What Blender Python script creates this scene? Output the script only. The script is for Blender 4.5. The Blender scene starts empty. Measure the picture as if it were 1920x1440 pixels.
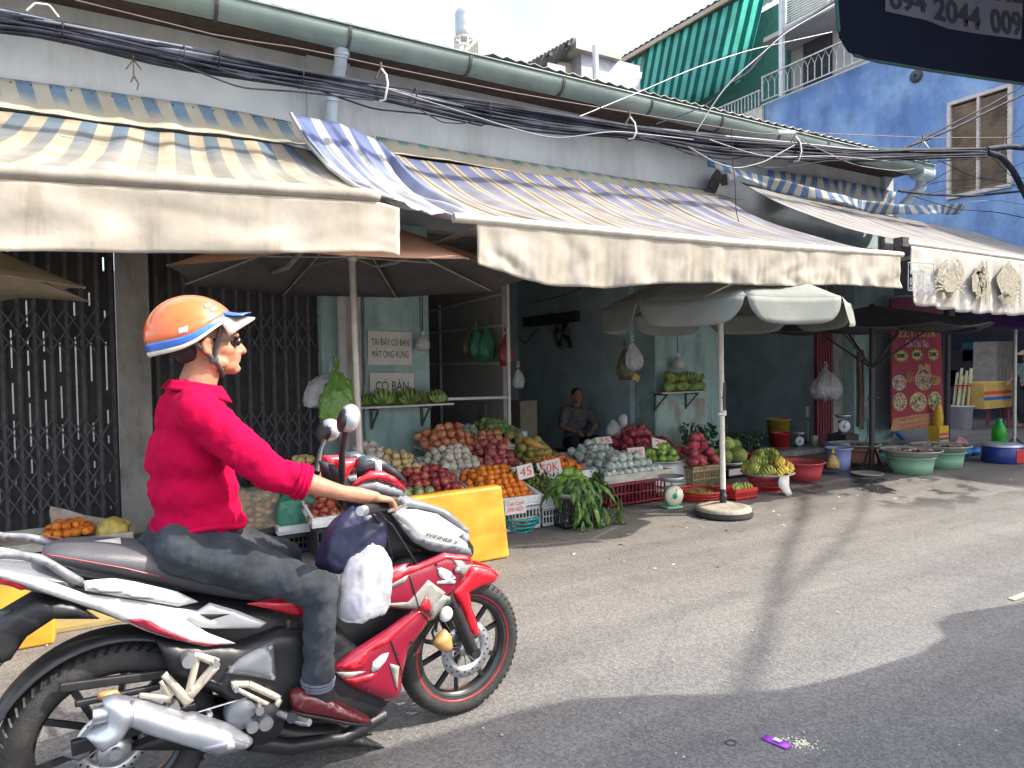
import bpy, bmesh, math, random
from mathutils import Vector, Matrix, Euler, noise
rad = math.radians
random.seed(7)
S = bpy.context.scene
COL = S.collection

# ------------------------------------------------------------------ camera
FPX, CAMH = 1280.0, 1.52          # focal length in photo pixels (1920 wide), eye height
_a, _p, _r = rad(59.85), rad(1.75), .014
_R0 = Vector((math.sin(_a), -math.cos(_a), 0))
FW = Vector((math.cos(_a)*math.cos(_p), math.sin(_a)*math.cos(_p), -math.sin(_p)))
_U0 = Vector((math.cos(_a)*math.sin(_p), math.sin(_a)*math.sin(_p), math.cos(_p)))
CR = _R0*math.cos(_r) - _U0*math.sin(_r)
CU = _R0*math.sin(_r) + _U0*math.cos(_r)
cam = bpy.data.cameras.new('camera'); cam.sensor_width = 36; cam.lens = 36*FPX/1920
cam.clip_start = .05; cam.clip_end = 500
camo = bpy.data.objects.new('camera', cam); COL.objects.link(camo)
m = Matrix.Identity(4)
for i in range(3):
    m[i][0] = CR[i]; m[i][1] = CU[i]; m[i][2] = -FW[i]
m[2][3] = CAMH
camo.matrix_world = m
S.camera = camo

# ------------------------------------------------------------------ sky, sun, exposure
SUN_EL, SUN_AZ = 44, 122.4
w = bpy.data.worlds.new('World'); S.world = w; w.use_nodes = True
nt = w.node_tree; nt.nodes.clear()
sky = nt.nodes.new('ShaderNodeTexSky'); sky.sky_type = 'NISHITA'; sky.sun_disc = False
sky.sun_elevation = rad(SUN_EL); sky.sun_rotation = rad(SUN_AZ)
sky.air_density = 1.0; sky.dust_density = 6; sky.ozone_density = 1.0; sky.altitude = 0
bg = nt.nodes.new('ShaderNodeBackground'); bg.inputs[1].default_value = .15
wo = nt.nodes.new('ShaderNodeOutputWorld')
# thin bright cloud veil over the blue
_tc = nt.nodes.new('ShaderNodeTexCoord'); _mp = nt.nodes.new('ShaderNodeMapping'); _mp.inputs['Scale'].default_value = (1, 1, 2.2); nt.links.new(_tc.outputs['Generated'], _mp.inputs[0])
_cn = nt.nodes.new('ShaderNodeTexNoise'); _cn.inputs['Scale'].default_value = 2.1; _cn.inputs['Detail'].default_value = 7; nt.links.new(_mp.outputs[0], _cn.inputs[0])
_mr = nt.nodes.new('ShaderNodeMapRange'); _mr.inputs[1].default_value = .40; _mr.inputs[2].default_value = .62; _mr.inputs[3].default_value = .12; _mr.inputs[4].default_value = .95; nt.links.new(_cn.outputs[0], _mr.inputs[0])
_cm = nt.nodes.new('ShaderNodeMix'); _cm.data_type = 'RGBA'; nt.links.new(_mr.outputs[0], _cm.inputs[0]); nt.links.new(sky.outputs[0], _cm.inputs[6]); _cm.inputs[7].default_value = (3.0, 3.3, 3.7, 1)
nt.links.new(_cm.outputs[2], bg.inputs[0]); nt.links.new(bg.outputs[0], wo.inputs[0])
sun = bpy.data.lights.new('sun', 'SUN'); sun.energy = 2.05; sun.angle = rad(.6); sun.color = (1, .93, .82)
suno = bpy.data.objects.new('sun', sun); COL.objects.link(suno)
az = rad(SUN_AZ)
sdir = Vector((math.sin(az)*math.cos(rad(SUN_EL)), math.cos(az)*math.cos(rad(SUN_EL)), math.sin(rad(SUN_EL))))
suno.rotation_euler = (-sdir).to_track_quat('-Z', 'Y').to_euler(); suno.location = (0, 0, 30)
S.view_settings.view_transform = 'Standard'; S.view_settings.look = 'None'
S.view_settings.exposure = 1.88; S.view_settings.gamma = 1; S.view_settings.use_curve_mapping = False
S.render.engine = 'CYCLES'
S.cycles.max_bounces = 8; S.cycles.transparent_max_bounces = 12

# ------------------------------------------------------------------ measuring helpers: a sight line met with a real plane of the street
def ray(px, py):
    return FW + CR*((px-960)/FPX) + CU*((720-py)/FPX)
EYE = Vector((0, 0, CAMH))
def aX(px, py, X): d = ray(px, py); return EYE + d*(X/d.x)
def aY(px, py, Y): d = ray(px, py); return EYE + d*(Y/d.y)
def aZ(px, py, Z=0.0): d = ray(px, py); return EYE + d*((Z-CAMH)/d.z)
BO = Vector((1.27, 2.67, 0)); BYAW = rad(4)
_bd = Vector((math.cos(BYAW), math.sin(BYAW), 0)); _bn = Vector((math.sin(BYAW), -math.cos(BYAW), 0))
def L(px, py, off=0.0):
    """point in the motorcycle's own frame (x forward, y left, z up) on its lengthwise plane `off` metres right of centre"""
    d = ray(px, py); t = (BO.dot(_bn)+off)/d.dot(_bn)
    q = EYE + d*t - BO
    return Vector((q.dot(_bd), -off, q.z))

# ------------------------------------------------------------------ materials
def new_mat(name):
    m = bpy.data.materials.new(name); m.use_nodes = True
    return m, m.node_tree, m.node_tree.nodes['Principled BSDF'], m.node_tree.nodes['Material Output']
def N(nt, t, **k):
    n = nt.nodes.new(t)
    for a, b in k.items(): setattr(n, a, b)
    return n
def mat(name, col, rough=.6, metal=0, var=.15, scale=6, bump=0., bscale=80, col2=None, mixlo=.35, mixhi=.65,
        coat=0, alpha=1, transl=0, spec=.5, rnd=0, emis=0):
    m, nt, P, out = new_mat(name)
    tc = N(nt, 'ShaderNodeTexCoord')
    src = tc.outputs['Object']
    if rnd:
        oi = N(nt, 'ShaderNodeObjectInfo'); ad = N(nt, 'ShaderNodeVectorMath', operation='ADD')
        sc = N(nt, 'ShaderNodeVectorMath', operation='SCALE'); sc.inputs[3].default_value = 37
        cb = N(nt, 'ShaderNodeCombineXYZ'); nt.links.new(oi.outputs['Random'], cb.inputs[0]); nt.links.new(oi.outputs['Random'], cb.inputs[2])
        nt.links.new(cb.outputs[0], sc.inputs[0]); nt.links.new(src, ad.inputs[0]); nt.links.new(sc.outputs[0], ad.inputs[1]); src = ad.outputs[0]
    nz = N(nt, 'ShaderNodeTexNoise'); nz.inputs['Scale'].default_value = scale; nz.inputs['Detail'].default_value = 7; nz.inputs['Roughness'].default_value = .6
    nt.links.new(src, nz.inputs[0])
    rp = N(nt, 'ShaderNodeValToRGB'); rp.color_ramp.elements[0].position = mixlo; rp.color_ramp.elements[1].position = mixhi
    c = Vector(col[:3]); a = c*(1-var); b = Vector(col2) if col2 else c*(1+var)
    rp.color_ramp.elements[0].color = (*a, 1); rp.color_ramp.elements[1].color = (*[min(1, x) for x in b], 1)
    nt.links.new(nz.outputs[0], rp.inputs[0])
    co = rp.outputs[0]
    if rnd:
        hs = N(nt, 'ShaderNodeHueSaturation'); mr = N(nt, 'ShaderNodeMapRange'); mr.inputs[3].default_value = 1-rnd; mr.inputs[4].default_value = 1+rnd
        nt.links.new(oi.outputs['Random'], mr.inputs[0]); nt.links.new(mr.outputs[0], hs.inputs['Value']); nt.links.new(co, hs.inputs['Color'])
        mr2 = N(nt, 'ShaderNodeMapRange'); mr2.inputs[3].default_value = .5-rnd*.04; mr2.inputs[4].default_value = .5+rnd*.04
        nt.links.new(oi.outputs['Random'], mr2.inputs[0]); nt.links.new(mr2.outputs[0], hs.inputs['Hue']); co = hs.outputs[0]
    nt.links.new(co, P.inputs['Base Color'])
    P.inputs['Roughness'].default_value = rough; P.inputs['Metallic'].default_value = metal
    P.inputs['Coat Weight'].default_value = coat; P.inputs['Coat Roughness'].default_value = .08
    P.inputs['Specular IOR Level'].default_value = spec; P.inputs['Alpha'].default_value = alpha
    if emis: nt.links.new(co, P.inputs['Emission Color']); P.inputs['Emission Strength'].default_value = emis
    if bump:
        n2 = N(nt, 'ShaderNodeTexNoise'); n2.inputs['Scale'].default_value = bscale; n2.inputs['Detail'].default_value = 5
        nt.links.new(tc.outputs['Object'], n2.inputs[0])
        bp = N(nt, 'ShaderNodeBump'); bp.inputs['Strength'].default_value = bump; bp.inputs['Distance'].default_value = .01
        nt.links.new(n2.outputs[0], bp.inputs['Height']); nt.links.new(bp.outputs[0], P.inputs['Normal'])
    if transl:
        tr = N(nt, 'ShaderNodeBsdfTranslucent'); mx = N(nt, 'ShaderNodeMixShader'); mx.inputs[0].default_value = transl
        nt.links.new(co, tr.inputs[0]); nt.links.new(P.outputs[0], mx.inputs[1]); nt.links.new(tr.outputs[0], mx.inputs[2]); nt.links.new(mx.outputs[0], out.inputs[0])
    return m
def stripe_mat(name, base, stripe, period, duty=.5, fade=(.2, .75), dirt=.25, transl=.2, second=None, faded=None, resid=.08):
    """striped canvas: u (metres) sets the stripes, v how far the stripe colour pales towards the lower edge"""
    m, nt, P, out = new_mat(name)
    uv = N(nt, 'ShaderNodeUVMap'); sp = N(nt, 'ShaderNodeSeparateXYZ'); nt.links.new(uv.outputs[0], sp.inputs[0])
    def frac(per, off=0):
        a = N(nt, 'ShaderNodeMath', operation='MULTIPLY_ADD'); a.inputs[1].default_value = 1/per; a.inputs[2].default_value = off
        nt.links.new(sp.outputs[0], a.inputs[0]); b = N(nt, 'ShaderNodeMath', operation='FRACT'); nt.links.new(a.outputs[0], b.inputs[0]); return b.outputs[0]
    fr = frac(period)
    lt = N(nt, 'ShaderNodeMath', operation='LESS_THAN'); lt.inputs[1].default_value = duty; nt.links.new(fr, lt.inputs[0])
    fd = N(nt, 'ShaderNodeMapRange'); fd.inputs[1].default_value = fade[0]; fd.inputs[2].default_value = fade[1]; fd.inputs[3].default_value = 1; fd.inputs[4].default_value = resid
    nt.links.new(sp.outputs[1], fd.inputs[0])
    nz = N(nt, 'ShaderNodeTexNoise'); nz.inputs['Scale'].default_value = 2.5; nz.inputs['Detail'].default_value = 8
    tc = N(nt, 'ShaderNodeTexCoord'); nt.links.new(tc.outputs['Object'], nz.inputs[0])
    f2 = N(nt, 'ShaderNodeMath', operation='MULTIPLY'); nt.links.new(lt.outputs[0], f2.inputs[0]); nt.links.new(fd.outputs[0], f2.inputs[1])
    mx = N(nt, 'ShaderNodeMix', data_type='RGBA'); nt.links.new(f2.outputs[0], mx.inputs[0])
    mx.inputs[6].default_value = (*base, 1); mx.inputs[7].default_value = (*stripe, 1); co = mx.outputs[2]
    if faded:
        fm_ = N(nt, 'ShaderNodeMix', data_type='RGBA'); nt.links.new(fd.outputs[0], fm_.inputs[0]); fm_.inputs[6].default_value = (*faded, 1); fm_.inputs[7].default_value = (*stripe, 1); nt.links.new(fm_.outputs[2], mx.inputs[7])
    if second:
        g = N(nt, 'ShaderNodeMath', operation='COMPARE'); g.inputs[1].default_value = second[1]; g.inputs[2].default_value = second[2]; nt.links.new(fr, g.inputs[0])
        g2 = N(nt, 'ShaderNodeMath', operation='MULTIPLY'); g2.inputs[1].default_value = second[3]; nt.links.new(g.outputs[0], g2.inputs[0])
        mz = N(nt, 'ShaderNodeMix', data_type='RGBA'); nt.links.new(g2.outputs[0], mz.inputs[0]); nt.links.new(co, mz.inputs[6]); mz.inputs[7].default_value = (*second[0], 1); co = mz.outputs[2]
    rp = N(nt, 'ShaderNodeValToRGB'); rp.color_ramp.elements[0].position = .38; rp.color_ramp.elements[1].position = .7
    d = 1-dirt; rp.color_ramp.elements[0].color = (d, d*.95, d*.85, 1); rp.color_ramp.elements[1].color = (1, 1, 1, 1)
    nt.links.new(nz.outputs[0], rp.inputs[0])
    ml = N(nt, 'ShaderNodeMix', data_type='RGBA', blend_type='MULTIPLY'); ml.inputs[0].default_value = 1; nt.links.new(co, ml.inputs[6]); nt.links.new(rp.outputs[0], ml.inputs[7]); co = ml.outputs[2]
    nt.links.new(co, P.inputs['Base Color']); P.inputs['Roughness'].default_value = .8; P.inputs['Specular IOR Level'].default_value = .25
    n2 = N(nt, 'ShaderNodeTexNoise'); n2.inputs['Scale'].default_value = 9; n2.inputs['Detail'].default_value = 6; nt.links.new(tc.outputs['Object'], n2.inputs[0])
    bp = N(nt, 'ShaderNodeBump'); bp.inputs['Strength'].default_value = .25; bp.inputs['Distance'].default_value = .02; nt.links.new(n2.outputs[0], bp.inputs['Height']); nt.links.new(bp.outputs[0], P.inputs['Normal'])
    tr = N(nt, 'ShaderNodeBsdfTranslucent'); ms = N(nt, 'ShaderNodeMixShader'); ms.inputs[0].default_value = transl
    nt.links.new(co, tr.inputs[0]); nt.links.new(P.outputs[0], ms.inputs[1]); nt.links.new(tr.outputs[0], ms.inputs[2]); nt.links.new(ms.outputs[0], out.inputs[0])
    return m
def film(name, col, alpha=.35, rough=.2):
    m = mat(name, col, rough=rough, var=.1, scale=20, alpha=alpha, spec=.6, bump=.4, bscale=25); return m

# ------------------------------------------------------------------ mesh builder
class MB:
    def __init__(s): s.v = []; s.f = []; s.m = []; s.uv = {}; s.sm = []
    def add(s, vs, fs, mi=0, smooth=True):
        o = len(s.v); s.v += [Vector(q) for q in vs]
        for f in fs: s.f.append(tuple(i+o for i in f)); s.m.append(mi); s.sm.append(smooth)
        return s
    def box(s, c, d, rz=0, mi=0, rot=None):
        c = Vector(c); h = Vector(d)/2
        M = rot if rot is not None else Matrix.Rotation(rz, 3, 'Z')
        vs = [c + M @ Vector((x*h.x, y*h.y, z*h.z)) for x in (-1, 1) for y in (-1, 1) for z in (-1, 1)]
        return s.add(vs, [(0, 1, 3, 2), (4, 6, 7, 5), (0, 4, 5, 1), (2, 3, 7, 6), (0, 2, 6, 4), (1, 5, 7, 3)], mi, False)
    def bb(s, x0, x1, y0, y1, z0, z1, mi=0): return s.box(((x0+x1)/2, (y0+y1)/2, (z0+z1)/2), (x1-x0, y1-y0, z1-z0), 0, mi)
    def bar(s, p0, p1, w, h=None, mi=0):
        p0 = Vector(p0); p1 = Vector(p1); d = p1-p0; q = d.to_track_quat('X', 'Z').to_matrix()
        return s.box((p0+p1)/2, (d.length, w, h or w), mi=mi, rot=q)
    def tube(s, pts, r, n=8, mi=0, cap=True):
        pts = [Vector(q) for q in pts]; rs = r if isinstance(r, (list, tuple)) else [r]*len(pts)
        vs = []; up = None
        for i, q in enumerate(pts):
            d = (pts[min(i+1, len(pts)-1)]-pts[max(i-1, 0)])
            d = d.normalized() if d.length > 1e-9 else Vector((0, 0, 1))
            if up is None: up = Vector((0, 0, 1)) if abs(d.z) < .9 else Vector((1, 0, 0))
            a = d.cross(up)
            if a.length < 1e-5: a = d.cross(Vector((1, 0, 0)))
            a.normalize(); b = a.cross(d).normalized(); up = b
            for k in range(n):
                t = 2*math.pi*k/n; vs.append(q + (a*math.cos(t)+b*math.sin(t))*rs[i])
        fs = [(i*n+k, i*n+(k+1) % n, (i+1)*n+(k+1) % n, (i+1)*n+k) for i in range(len(pts)-1) for k in range(n)]
        s.add(vs, fs, mi, True)
        if cap:
            s.add(vs[:n], [tuple(range(n))], mi, False); s.add(vs[-n:], [tuple(range(n-1, -1, -1))], mi, False)
        return s
    def cap(s, p0, r0, p1, r1, n=14, mi=0):
        """tapered limb with round ends"""
        p0 = Vector(p0); p1 = Vector(p1); d = (p1-p0); l = d.length or 1e-6; d = d/l
        pts = []; rs = []
        for t in (90, 60, 30): pts.append(p0-d*r0*math.sin(rad(t))); rs.append(max(1e-4, r0*math.cos(rad(t))))
        pts.append(p0); rs.append(r0); pts.append(p1); rs.append(r1)
        for t in (30, 60, 90): pts.append(p1+d*r1*math.sin(rad(t))); rs.append(max(1e-4, r1*math.cos(rad(t))))
        return s.tube(pts, rs, n, mi)
    def limb(s, ch, n=14, mi=0):
        for (a, ra), (b, rb) in zip(ch, ch[1:]): s.cap(a, ra, b, rb, n, mi)
        return s
    def ell(s, c, r, rot=None, nu=16, nv=10, mi=0):
        c = Vector(c); r = (r, r, r) if isinstance(r, (int, float)) else r
        M = rot if rot is not None else Matrix.Identity(3)
        vs = []
        for j in range(1, nv):
            t = math.pi*j/nv
            for i in range(nu):
                a = 2*math.pi*i/nu; vs.append(c + M @ Vector((r[0]*math.sin(t)*math.cos(a), r[1]*math.sin(t)*math.sin(a), r[2]*math.cos(t))))
        vs.append(c + M @ Vector((0, 0, r[2]))); vs.append(c + M @ Vector((0, 0, -r[2])))
        T = len(vs)-2; B = T+1
        fs = [(j*nu+i, (j+1)*nu+i, (j+1)*nu+(i+1) % nu, j*nu+(i+1) % nu) for j in range(nv-2) for i in range(nu)]
        fs += [(T, i, (i+1) % nu) for i in range(nu)] + [(B, (nv-2)*nu+(i+1) % nu, (nv-2)*nu+i) for i in range(nu)]
        return s.add(vs, fs, mi, True)
    def lathe(s, prof, c=(0, 0, 0), n=24, mi=0, axis='Z', sy=1, smooth=True):
        c = Vector(c); vs = []
        for r, h in prof:
            for k in range(n):
                t = 2*math.pi*k/n; x, y = r*math.cos(t), r*sy*math.sin(t)
                q = Vector((x, y, h)) if axis == 'Z' else (Vector((x, h, y)) if axis == 'Y' else Vector((h, x, y)))
                vs.append(c+q)
        fs = [(j*n+k, j*n+(k+1) % n, (j+1)*n+(k+1) % n, (j+1)*n+k) for j in range(len(prof)-1) for k in range(n)]
        return s.add(vs, fs, mi, smooth)
    def prism(s, poly, vec, mi=0):
        vec = Vector(vec); n = len(poly); vs = [Vector(q) for q in poly]; vs += [q+vec for q in vs[:n]]
        fs = [tuple(range(n)), tuple(range(2*n-1, n-1, -1))] + [(i, i+n, (i+1) % n+n, (i+1) % n) for i in range(n)]
        return s.add(vs, fs, mi, False)
    def grid(s, rows, mi=0, uv=True, us=None, vs_=None):
        """rows: list of rows of points"""
        nr = len(rows); nc = len(rows[0]); o = len(s.v)
        s.v += [Vector(q) for r in rows for q in r]
        if uv:
            L0 = [0]
            for i in range(1, nc): L0.append(L0[-1]+(Vector(rows[0][i])-Vector(rows[0][i-1])).length)
            if us: L0 = us
            for j in range(nr):
                for i in range(nc): s.uv[o+j*nc+i] = (L0[i], vs_[j] if vs_ else j/(nr-1))
        for j in range(nr-1):
            for i in range(nc-1):
                s.f.append((o+j*nc+i, o+j*nc+i+1, o+(j+1)*nc+i+1, o+(j+1)*nc+i)); s.m.append(mi); s.sm.append(True)
        return s
    def mesh(s, name, mats, org=None):
        me = bpy.data.meshes.new(name)
        o = Vector(org) if org is not None else Vector((0, 0, 0))
        me.from_pydata([q-o for q in s.v], [], s.f)
        for mm in (mats if isinstance(mats, (list, tuple)) else [mats]): me.materials.append(mm)
        me.polygons.foreach_set('material_index', s.m); me.polygons.foreach_set('use_smooth', s.sm)
        if s.uv:
            ul = me.uv_layers.new(name='UVMap')
            for lp in me.loops:
                ul.data[lp.index].uv = s.uv.get(lp.vertex_index, (0, 0))
        me.update(); return me
    def build(s, name, mats, parent=None, org=None, solid=0, lining=False, bevel=0, remesh=0, smooth=0, weld=False, disp=None, hard=False, fix=False):
        me = s.mesh(name, mats, org)
        if fix or bevel or weld:
            bm = bmesh.new(); bm.from_mesh(me)
            if weld or bevel: bmesh.ops.remove_doubles(bm, verts=bm.verts, dist=1e-5)
            bmesh.ops.recalc_face_normals(bm, faces=bm.faces); bm.to_mesh(me); bm.free()
        o = bpy.data.objects.new(name, me); COL.objects.link(o); o.parent = parent
        if parent is None and org is not None: o.location = org
        if remesh:
            r = o.modifiers.new('r', 'REMESH'); r.mode = 'VOXEL'; r.voxel_size = remesh; r.use_smooth_shade = True
        if smooth:
            q = o.modifiers.new('s', 'SMOOTH'); q.iterations = smooth; q.factor = .5
        if disp:
            for st, sz in disp:
                tx = bpy.data.textures.new('folds', 'CLOUDS'); tx.noise_scale = sz; tx.noise_type = 'HARD_NOISE' if hard else 'SOFT_NOISE'; tx.noise_depth = 1
                dm = o.modifiers.new('d', 'DISPLACE'); dm.texture = tx; dm.strength = st; dm.mid_level = .22 if hard else .5; dm.texture_coords = 'LOCAL'
        if solid:
            q = o.modifiers.new('t', 'SOLIDIFY'); q.thickness = solid; q.offset = 0; q.material_offset = 1 if lining else 0
        if bevel:
            q = o.modifiers.new('b', 'BEVEL'); q.width = bevel; q.segments = 3; q.limit_method = 'ANGLE'; q.angle_limit = rad(35); q.harden_normals = False
            me.polygons.foreach_set('use_smooth', [True]*len(me.polygons))
            wn = o.modifiers.new('wn', 'WEIGHTED_NORMAL'); wn.keep_sharp = False
        return o

def tag(o, label=None, cat=None, group=None, kind=None):
    if label: o['label'] = label
    if cat: o['category'] = cat
    if group: o['group'] = group
    if kind: o['kind'] = kind
    return o
def thing(name, label, cat, loc=(0, 0, 0), rz=0, group=None):
    o = bpy.data.objects.new(name, None); COL.objects.link(o); o.location = loc; o.rotation_euler = (0, 0, rz)
    return tag(o, label, cat, group)
def inst(o, loc=None, rot=None, label=None, group=None, parent=None):
    c = o.copy(); COL.objects.link(c); c.parent = parent
    if loc is not None: c.location = loc
    if rot is not None: c.rotation_euler = rot
    if label: c['label'] = label
    if group: c['group'] = group
    for ch in list(o.children): inst(ch, parent=c)
    return c
def text(s, parent, M, width, mt, name='lettering', height=None, depth=.002, shear=0, bold=0, align='CENTER', spacing=1, org=None, warp=None):
    """flat raised lettering: local x right, y up; M puts it in the parent's frame"""
    cu = bpy.data.curves.new('t', 'FONT'); cu.body = s; cu.align_x = align; cu.align_y = 'CENTER'; cu.shear = shear
    cu.offset = bold; cu.space_line = spacing; cu.resolution_u = 3
    o = bpy.data.objects.new('t', cu); COL.objects.link(o); bpy.context.view_layer.update()
    me = bpy.data.meshes.new_from_object(o.evaluated_get(bpy.context.evaluated_depsgraph_get())); bpy.data.objects.remove(o)
    xs = [q.co.x for q in me.vertices] or [0, 1]; ys = [q.co.y for q in me.vertices] or [0, 1]
    w0 = max(xs)-min(xs); h0 = max(ys)-min(ys) or 1; k = width/w0; kh = (height/h0) if height else k
    cx = (max(xs)+min(xs))/2 if align == 'CENTER' else min(xs); cy = (max(ys)+min(ys))/2
    og = Vector(org) if org is not None else Vector((0, 0, 0))
    for q in me.vertices:
        l = Vector(((q.co.x-cx)*k, (q.co.y-cy)*kh, depth))
        q.co = (warp(l) if warp else M @ l) - og
    me.name = name; me.materials.clear(); me.materials.append(mt)
    ob = bpy.data.objects.new(name, me); COL.objects.link(ob); ob.parent = parent
    return ob
def frame(o, x, y):
    """matrix with local x along x, local y along y, origin o"""
    x = Vector(x).normalized(); y = Vector(y); z = x.cross(y).normalized(); y = z.cross(x)
    M = Matrix.Identity(4)
    for i in range(3): M[i][0] = x[i]; M[i][1] = y[i]; M[i][2] = z[i]; M[i][3] = o[i]
    return M
def lerp(a, b, t): return Vector(a)*(1-t)+Vector(b)*t
def resample(pts, n):
    pts = [Vector(q) for q in pts]; d = [0]
    for a, b in zip(pts, pts[1:]): d.append(d[-1]+(b-a).length)
    out = []
    for i in range(n):
        t = d[-1]*i/(n-1); j = 0
        while j < len(d)-2 and d[j+1] < t: j += 1
        out.append(lerp(pts[j], pts[j+1], (t-d[j])/max(1e-9, d[j+1]-d[j])))
    return out
def nz(x, y=0, z=0): return noise.noise(Vector((x, y, z)))
# ------------------------------------------------------------------ palette
def M_(): pass
concrete = mat('concrete', (.27, .26, .25), .9, var=.2, scale=2.5, bump=.3, bscale=30, col2=(.36, .35, .33))
wall_paint = mat('wall_paint', (.50, .53, .55), .85, var=.08, scale=1.3, bump=.15, bscale=20, col2=(.58, .61, .62))
teal_paint = mat('teal_paint', (.30, .47, .46), .8, var=.18, scale=3, bump=.3, bscale=25, col2=(.38, .53, .51))
teal_worn = mat('teal_worn', (.36, .36, .32), .9, var=.1, scale=4, bump=.3, bscale=25, col2=(.36, .50, .47), mixlo=.45, mixhi=.56)
white_worn = mat('white_worn', (.45, .42, .40), .85, var=.15, scale=5, bump=.3, bscale=30)
dark_teal = mat('interior_teal', (.42, .53, .56), .8, var=.15, scale=3, bump=.2)
gate_metal = mat('gate_metal', (.085, .085, .092), .55, metal=.3, var=.3, scale=12, bump=.1)
gate_back = mat('gate_sheet', (.042, .042, .047), .7, var=.3, scale=6)
gutter_m = mat('gutter_zinc', (.20, .27, .25), .42, metal=.1, var=.12, scale=2, col2=(.25, .32, .30))
rust = mat('rusty_steel', (.055, .035, .025), .8, var=.4, scale=10, bump=.3)
dark_strap = mat('dark_strap', (.06, .06, .065), .6)
pvc = mat('pvc_pipe', (.42, .50, .56), .45, var=.12, scale=4)
grey_pvc = mat('grey_pipe', (.45, .45, .46), .5, var=.1)
corr = mat('corrugated_sheet', (.16, .16, .16), .6, metal=.4, var=.3, scale=4)
asph_near = None
blue_paint = mat('blue_paint', (.15, .26, .53), .85, var=.1, scale=.7, bump=.4, bscale=8, col2=(.30, .45, .66), mixlo=.42, mixhi=.72)
def weather(m, vert=(2.2, 2.2, .25), dark=.72, lo=.36, hi=.52, light=1.0):
    nt = m.node_tree; P = nt.nodes['Principled BSDF']; src = P.inputs['Base Color'].links[0].from_socket
    tc = N(nt, 'ShaderNodeTexCoord'); mp = N(nt, 'ShaderNodeMapping'); mp.inputs['Scale'].default_value = vert; nt.links.new(tc.outputs['Object'], mp.inputs[0])
    n = N(nt, 'ShaderNodeTexNoise'); n.inputs['Scale'].default_value = 1.6; n.inputs['Detail'].default_value = 9; n.inputs['Roughness'].default_value = .68; nt.links.new(mp.outputs[0], n.inputs[0])
    r = N(nt, 'ShaderNodeValToRGB'); r.color_ramp.elements[0].position = lo; r.color_ramp.elements[1].position = hi; r.color_ramp.elements[0].color = (dark, dark*.97, dark*.93, 1); r.color_ramp.elements[1].color = (light, light, light, 1); nt.links.new(n.outputs[0], r.inputs[0])
    x = N(nt, 'ShaderNodeMix', data_type='RGBA', blend_type='MULTIPLY'); x.inputs[0].default_value = 1; nt.links.new(src, x.inputs[6]); nt.links.new(r.outputs[0], x.inputs[7]); nt.links.new(x.outputs[2], P.inputs['Base Color'])
weather(blue_paint, (1.2, 1.2, .5), .75); weather(wall_paint, (2, 2, .4), .86); weather(teal_paint, (5, 5, 1), .78); weather(teal_worn, (5, 5, 1.5), .8); weather(concrete, (4, 4, 1), .7); weather(white_worn, (4, 4, .8), .75)
weather(gutter_m, (1, 1, 6), .82)
white_metal = mat('white_metal', (.62, .63, .62), .45, var=.12, scale=5)
rail_white = mat('rail_white', (.55, .53, .50), .6, var=.25, scale=12)
beige_wall = mat('beige_wall', (.45, .42, .38), .9, var=.1, scale=1.5)
cream_wall = mat('cream_wall', (.62, .56, .42), .9, var=.15, scale=1.5)
glass_pane = mat('window_pane', (.20, .15, .12), .25, var=.25, scale=1.5, col2=(.36, .27, .19), spec=.5)
tank_steel = mat('tank_steel', (.42, .46, .50), .35, metal=.3, var=.08, scale=3)
cream_cloth = mat('cream_canvas', (.47, .43, .36), .85, var=.12, scale=3, bump=.3, bscale=14, transl=.32, col2=(.58, .54, .47), spec=.2)
cloth_white = mat('white_canvas', (.54, .52, .48), .85, var=.1, scale=3, bump=.25, bscale=12, transl=.3, col2=(.64, .62, .58), spec=.2)
weather(cream_cloth, (9, 9, 1.0), .84, .34, .46); weather(cloth_white, (7, 7, 1.2), .86, .34, .5)
print_grey = mat('faded_print', (.20, .18, .13), .85, var=.3, scale=40, col2=(.36, .33, .25))
print_ink = mat('faded_ink', (.22, .25, .30), .85, var=.3, scale=20)
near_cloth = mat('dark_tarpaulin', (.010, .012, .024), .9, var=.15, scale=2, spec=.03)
near_label = mat('grey_label', (.10, .10, .13), .9, var=.1, spec=.03)
near_ink = mat('navy_ink', (.008, .008, .02), .8)
pole_alu = mat('aluminium_tube', (.50, .47, .42), .4, metal=.4, var=.15, scale=10)
pole_white = mat('white_tube', (.70, .66, .58), .4, var=.12, scale=15)
black_metal = mat('black_metal', (.035, .03, .03), .5, var=.3, scale=20)
brown_cloth = mat('brown_umbrella_cloth', (.52, .28, .18), .8, var=.08)
tan_cloth = mat('tan_umbrella_cloth', (.34, .29, .21), .8, var=.08, transl=.25)
grey_cloth = mat('grey_umbrella_cloth', (.22, .24, .22), .8, var=.1, scale=5, bump=.15, bscale=30, transl=.12)
black_cloth = mat('black_umbrella_cloth', (.02, .02, .028), .8, var=.1)
under_cloth = mat('umbrella_shaded_lining', (.10, .095, .10), .8)  # dark lining; the backlit undersides' shade is put into its colour
tan_lining = mat('tan_lining', (.36, .30, .22), .8)
purple_cloth = mat('purple_umbrella_cloth', (.13, .05, .30), .7, var=.3, scale=3, transl=.3)
cable_black = mat('cable_black', (.018, .02, .03), .6, var=.3, scale=3, col2=(.045, .05, .07), spec=.08)
cable_grey = mat('cable_grey', (.16, .17, .20), .45, var=.2, scale=3)
cable_white = mat('cable_white', (.60, .60, .56), .5)
foam = mat('white_foam', (.66, .68, .68), .7, var=.08, scale=20, bump=.2, bscale=60)
foam_old = mat('dirty_foam', (.46, .44, .38), .8, var=.15, scale=10)
paper = mat('white_paper', (.62, .60, .55), .8, var=.06)
red_ink = mat('red_ink', (.62, .07, .06), .7)
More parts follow.
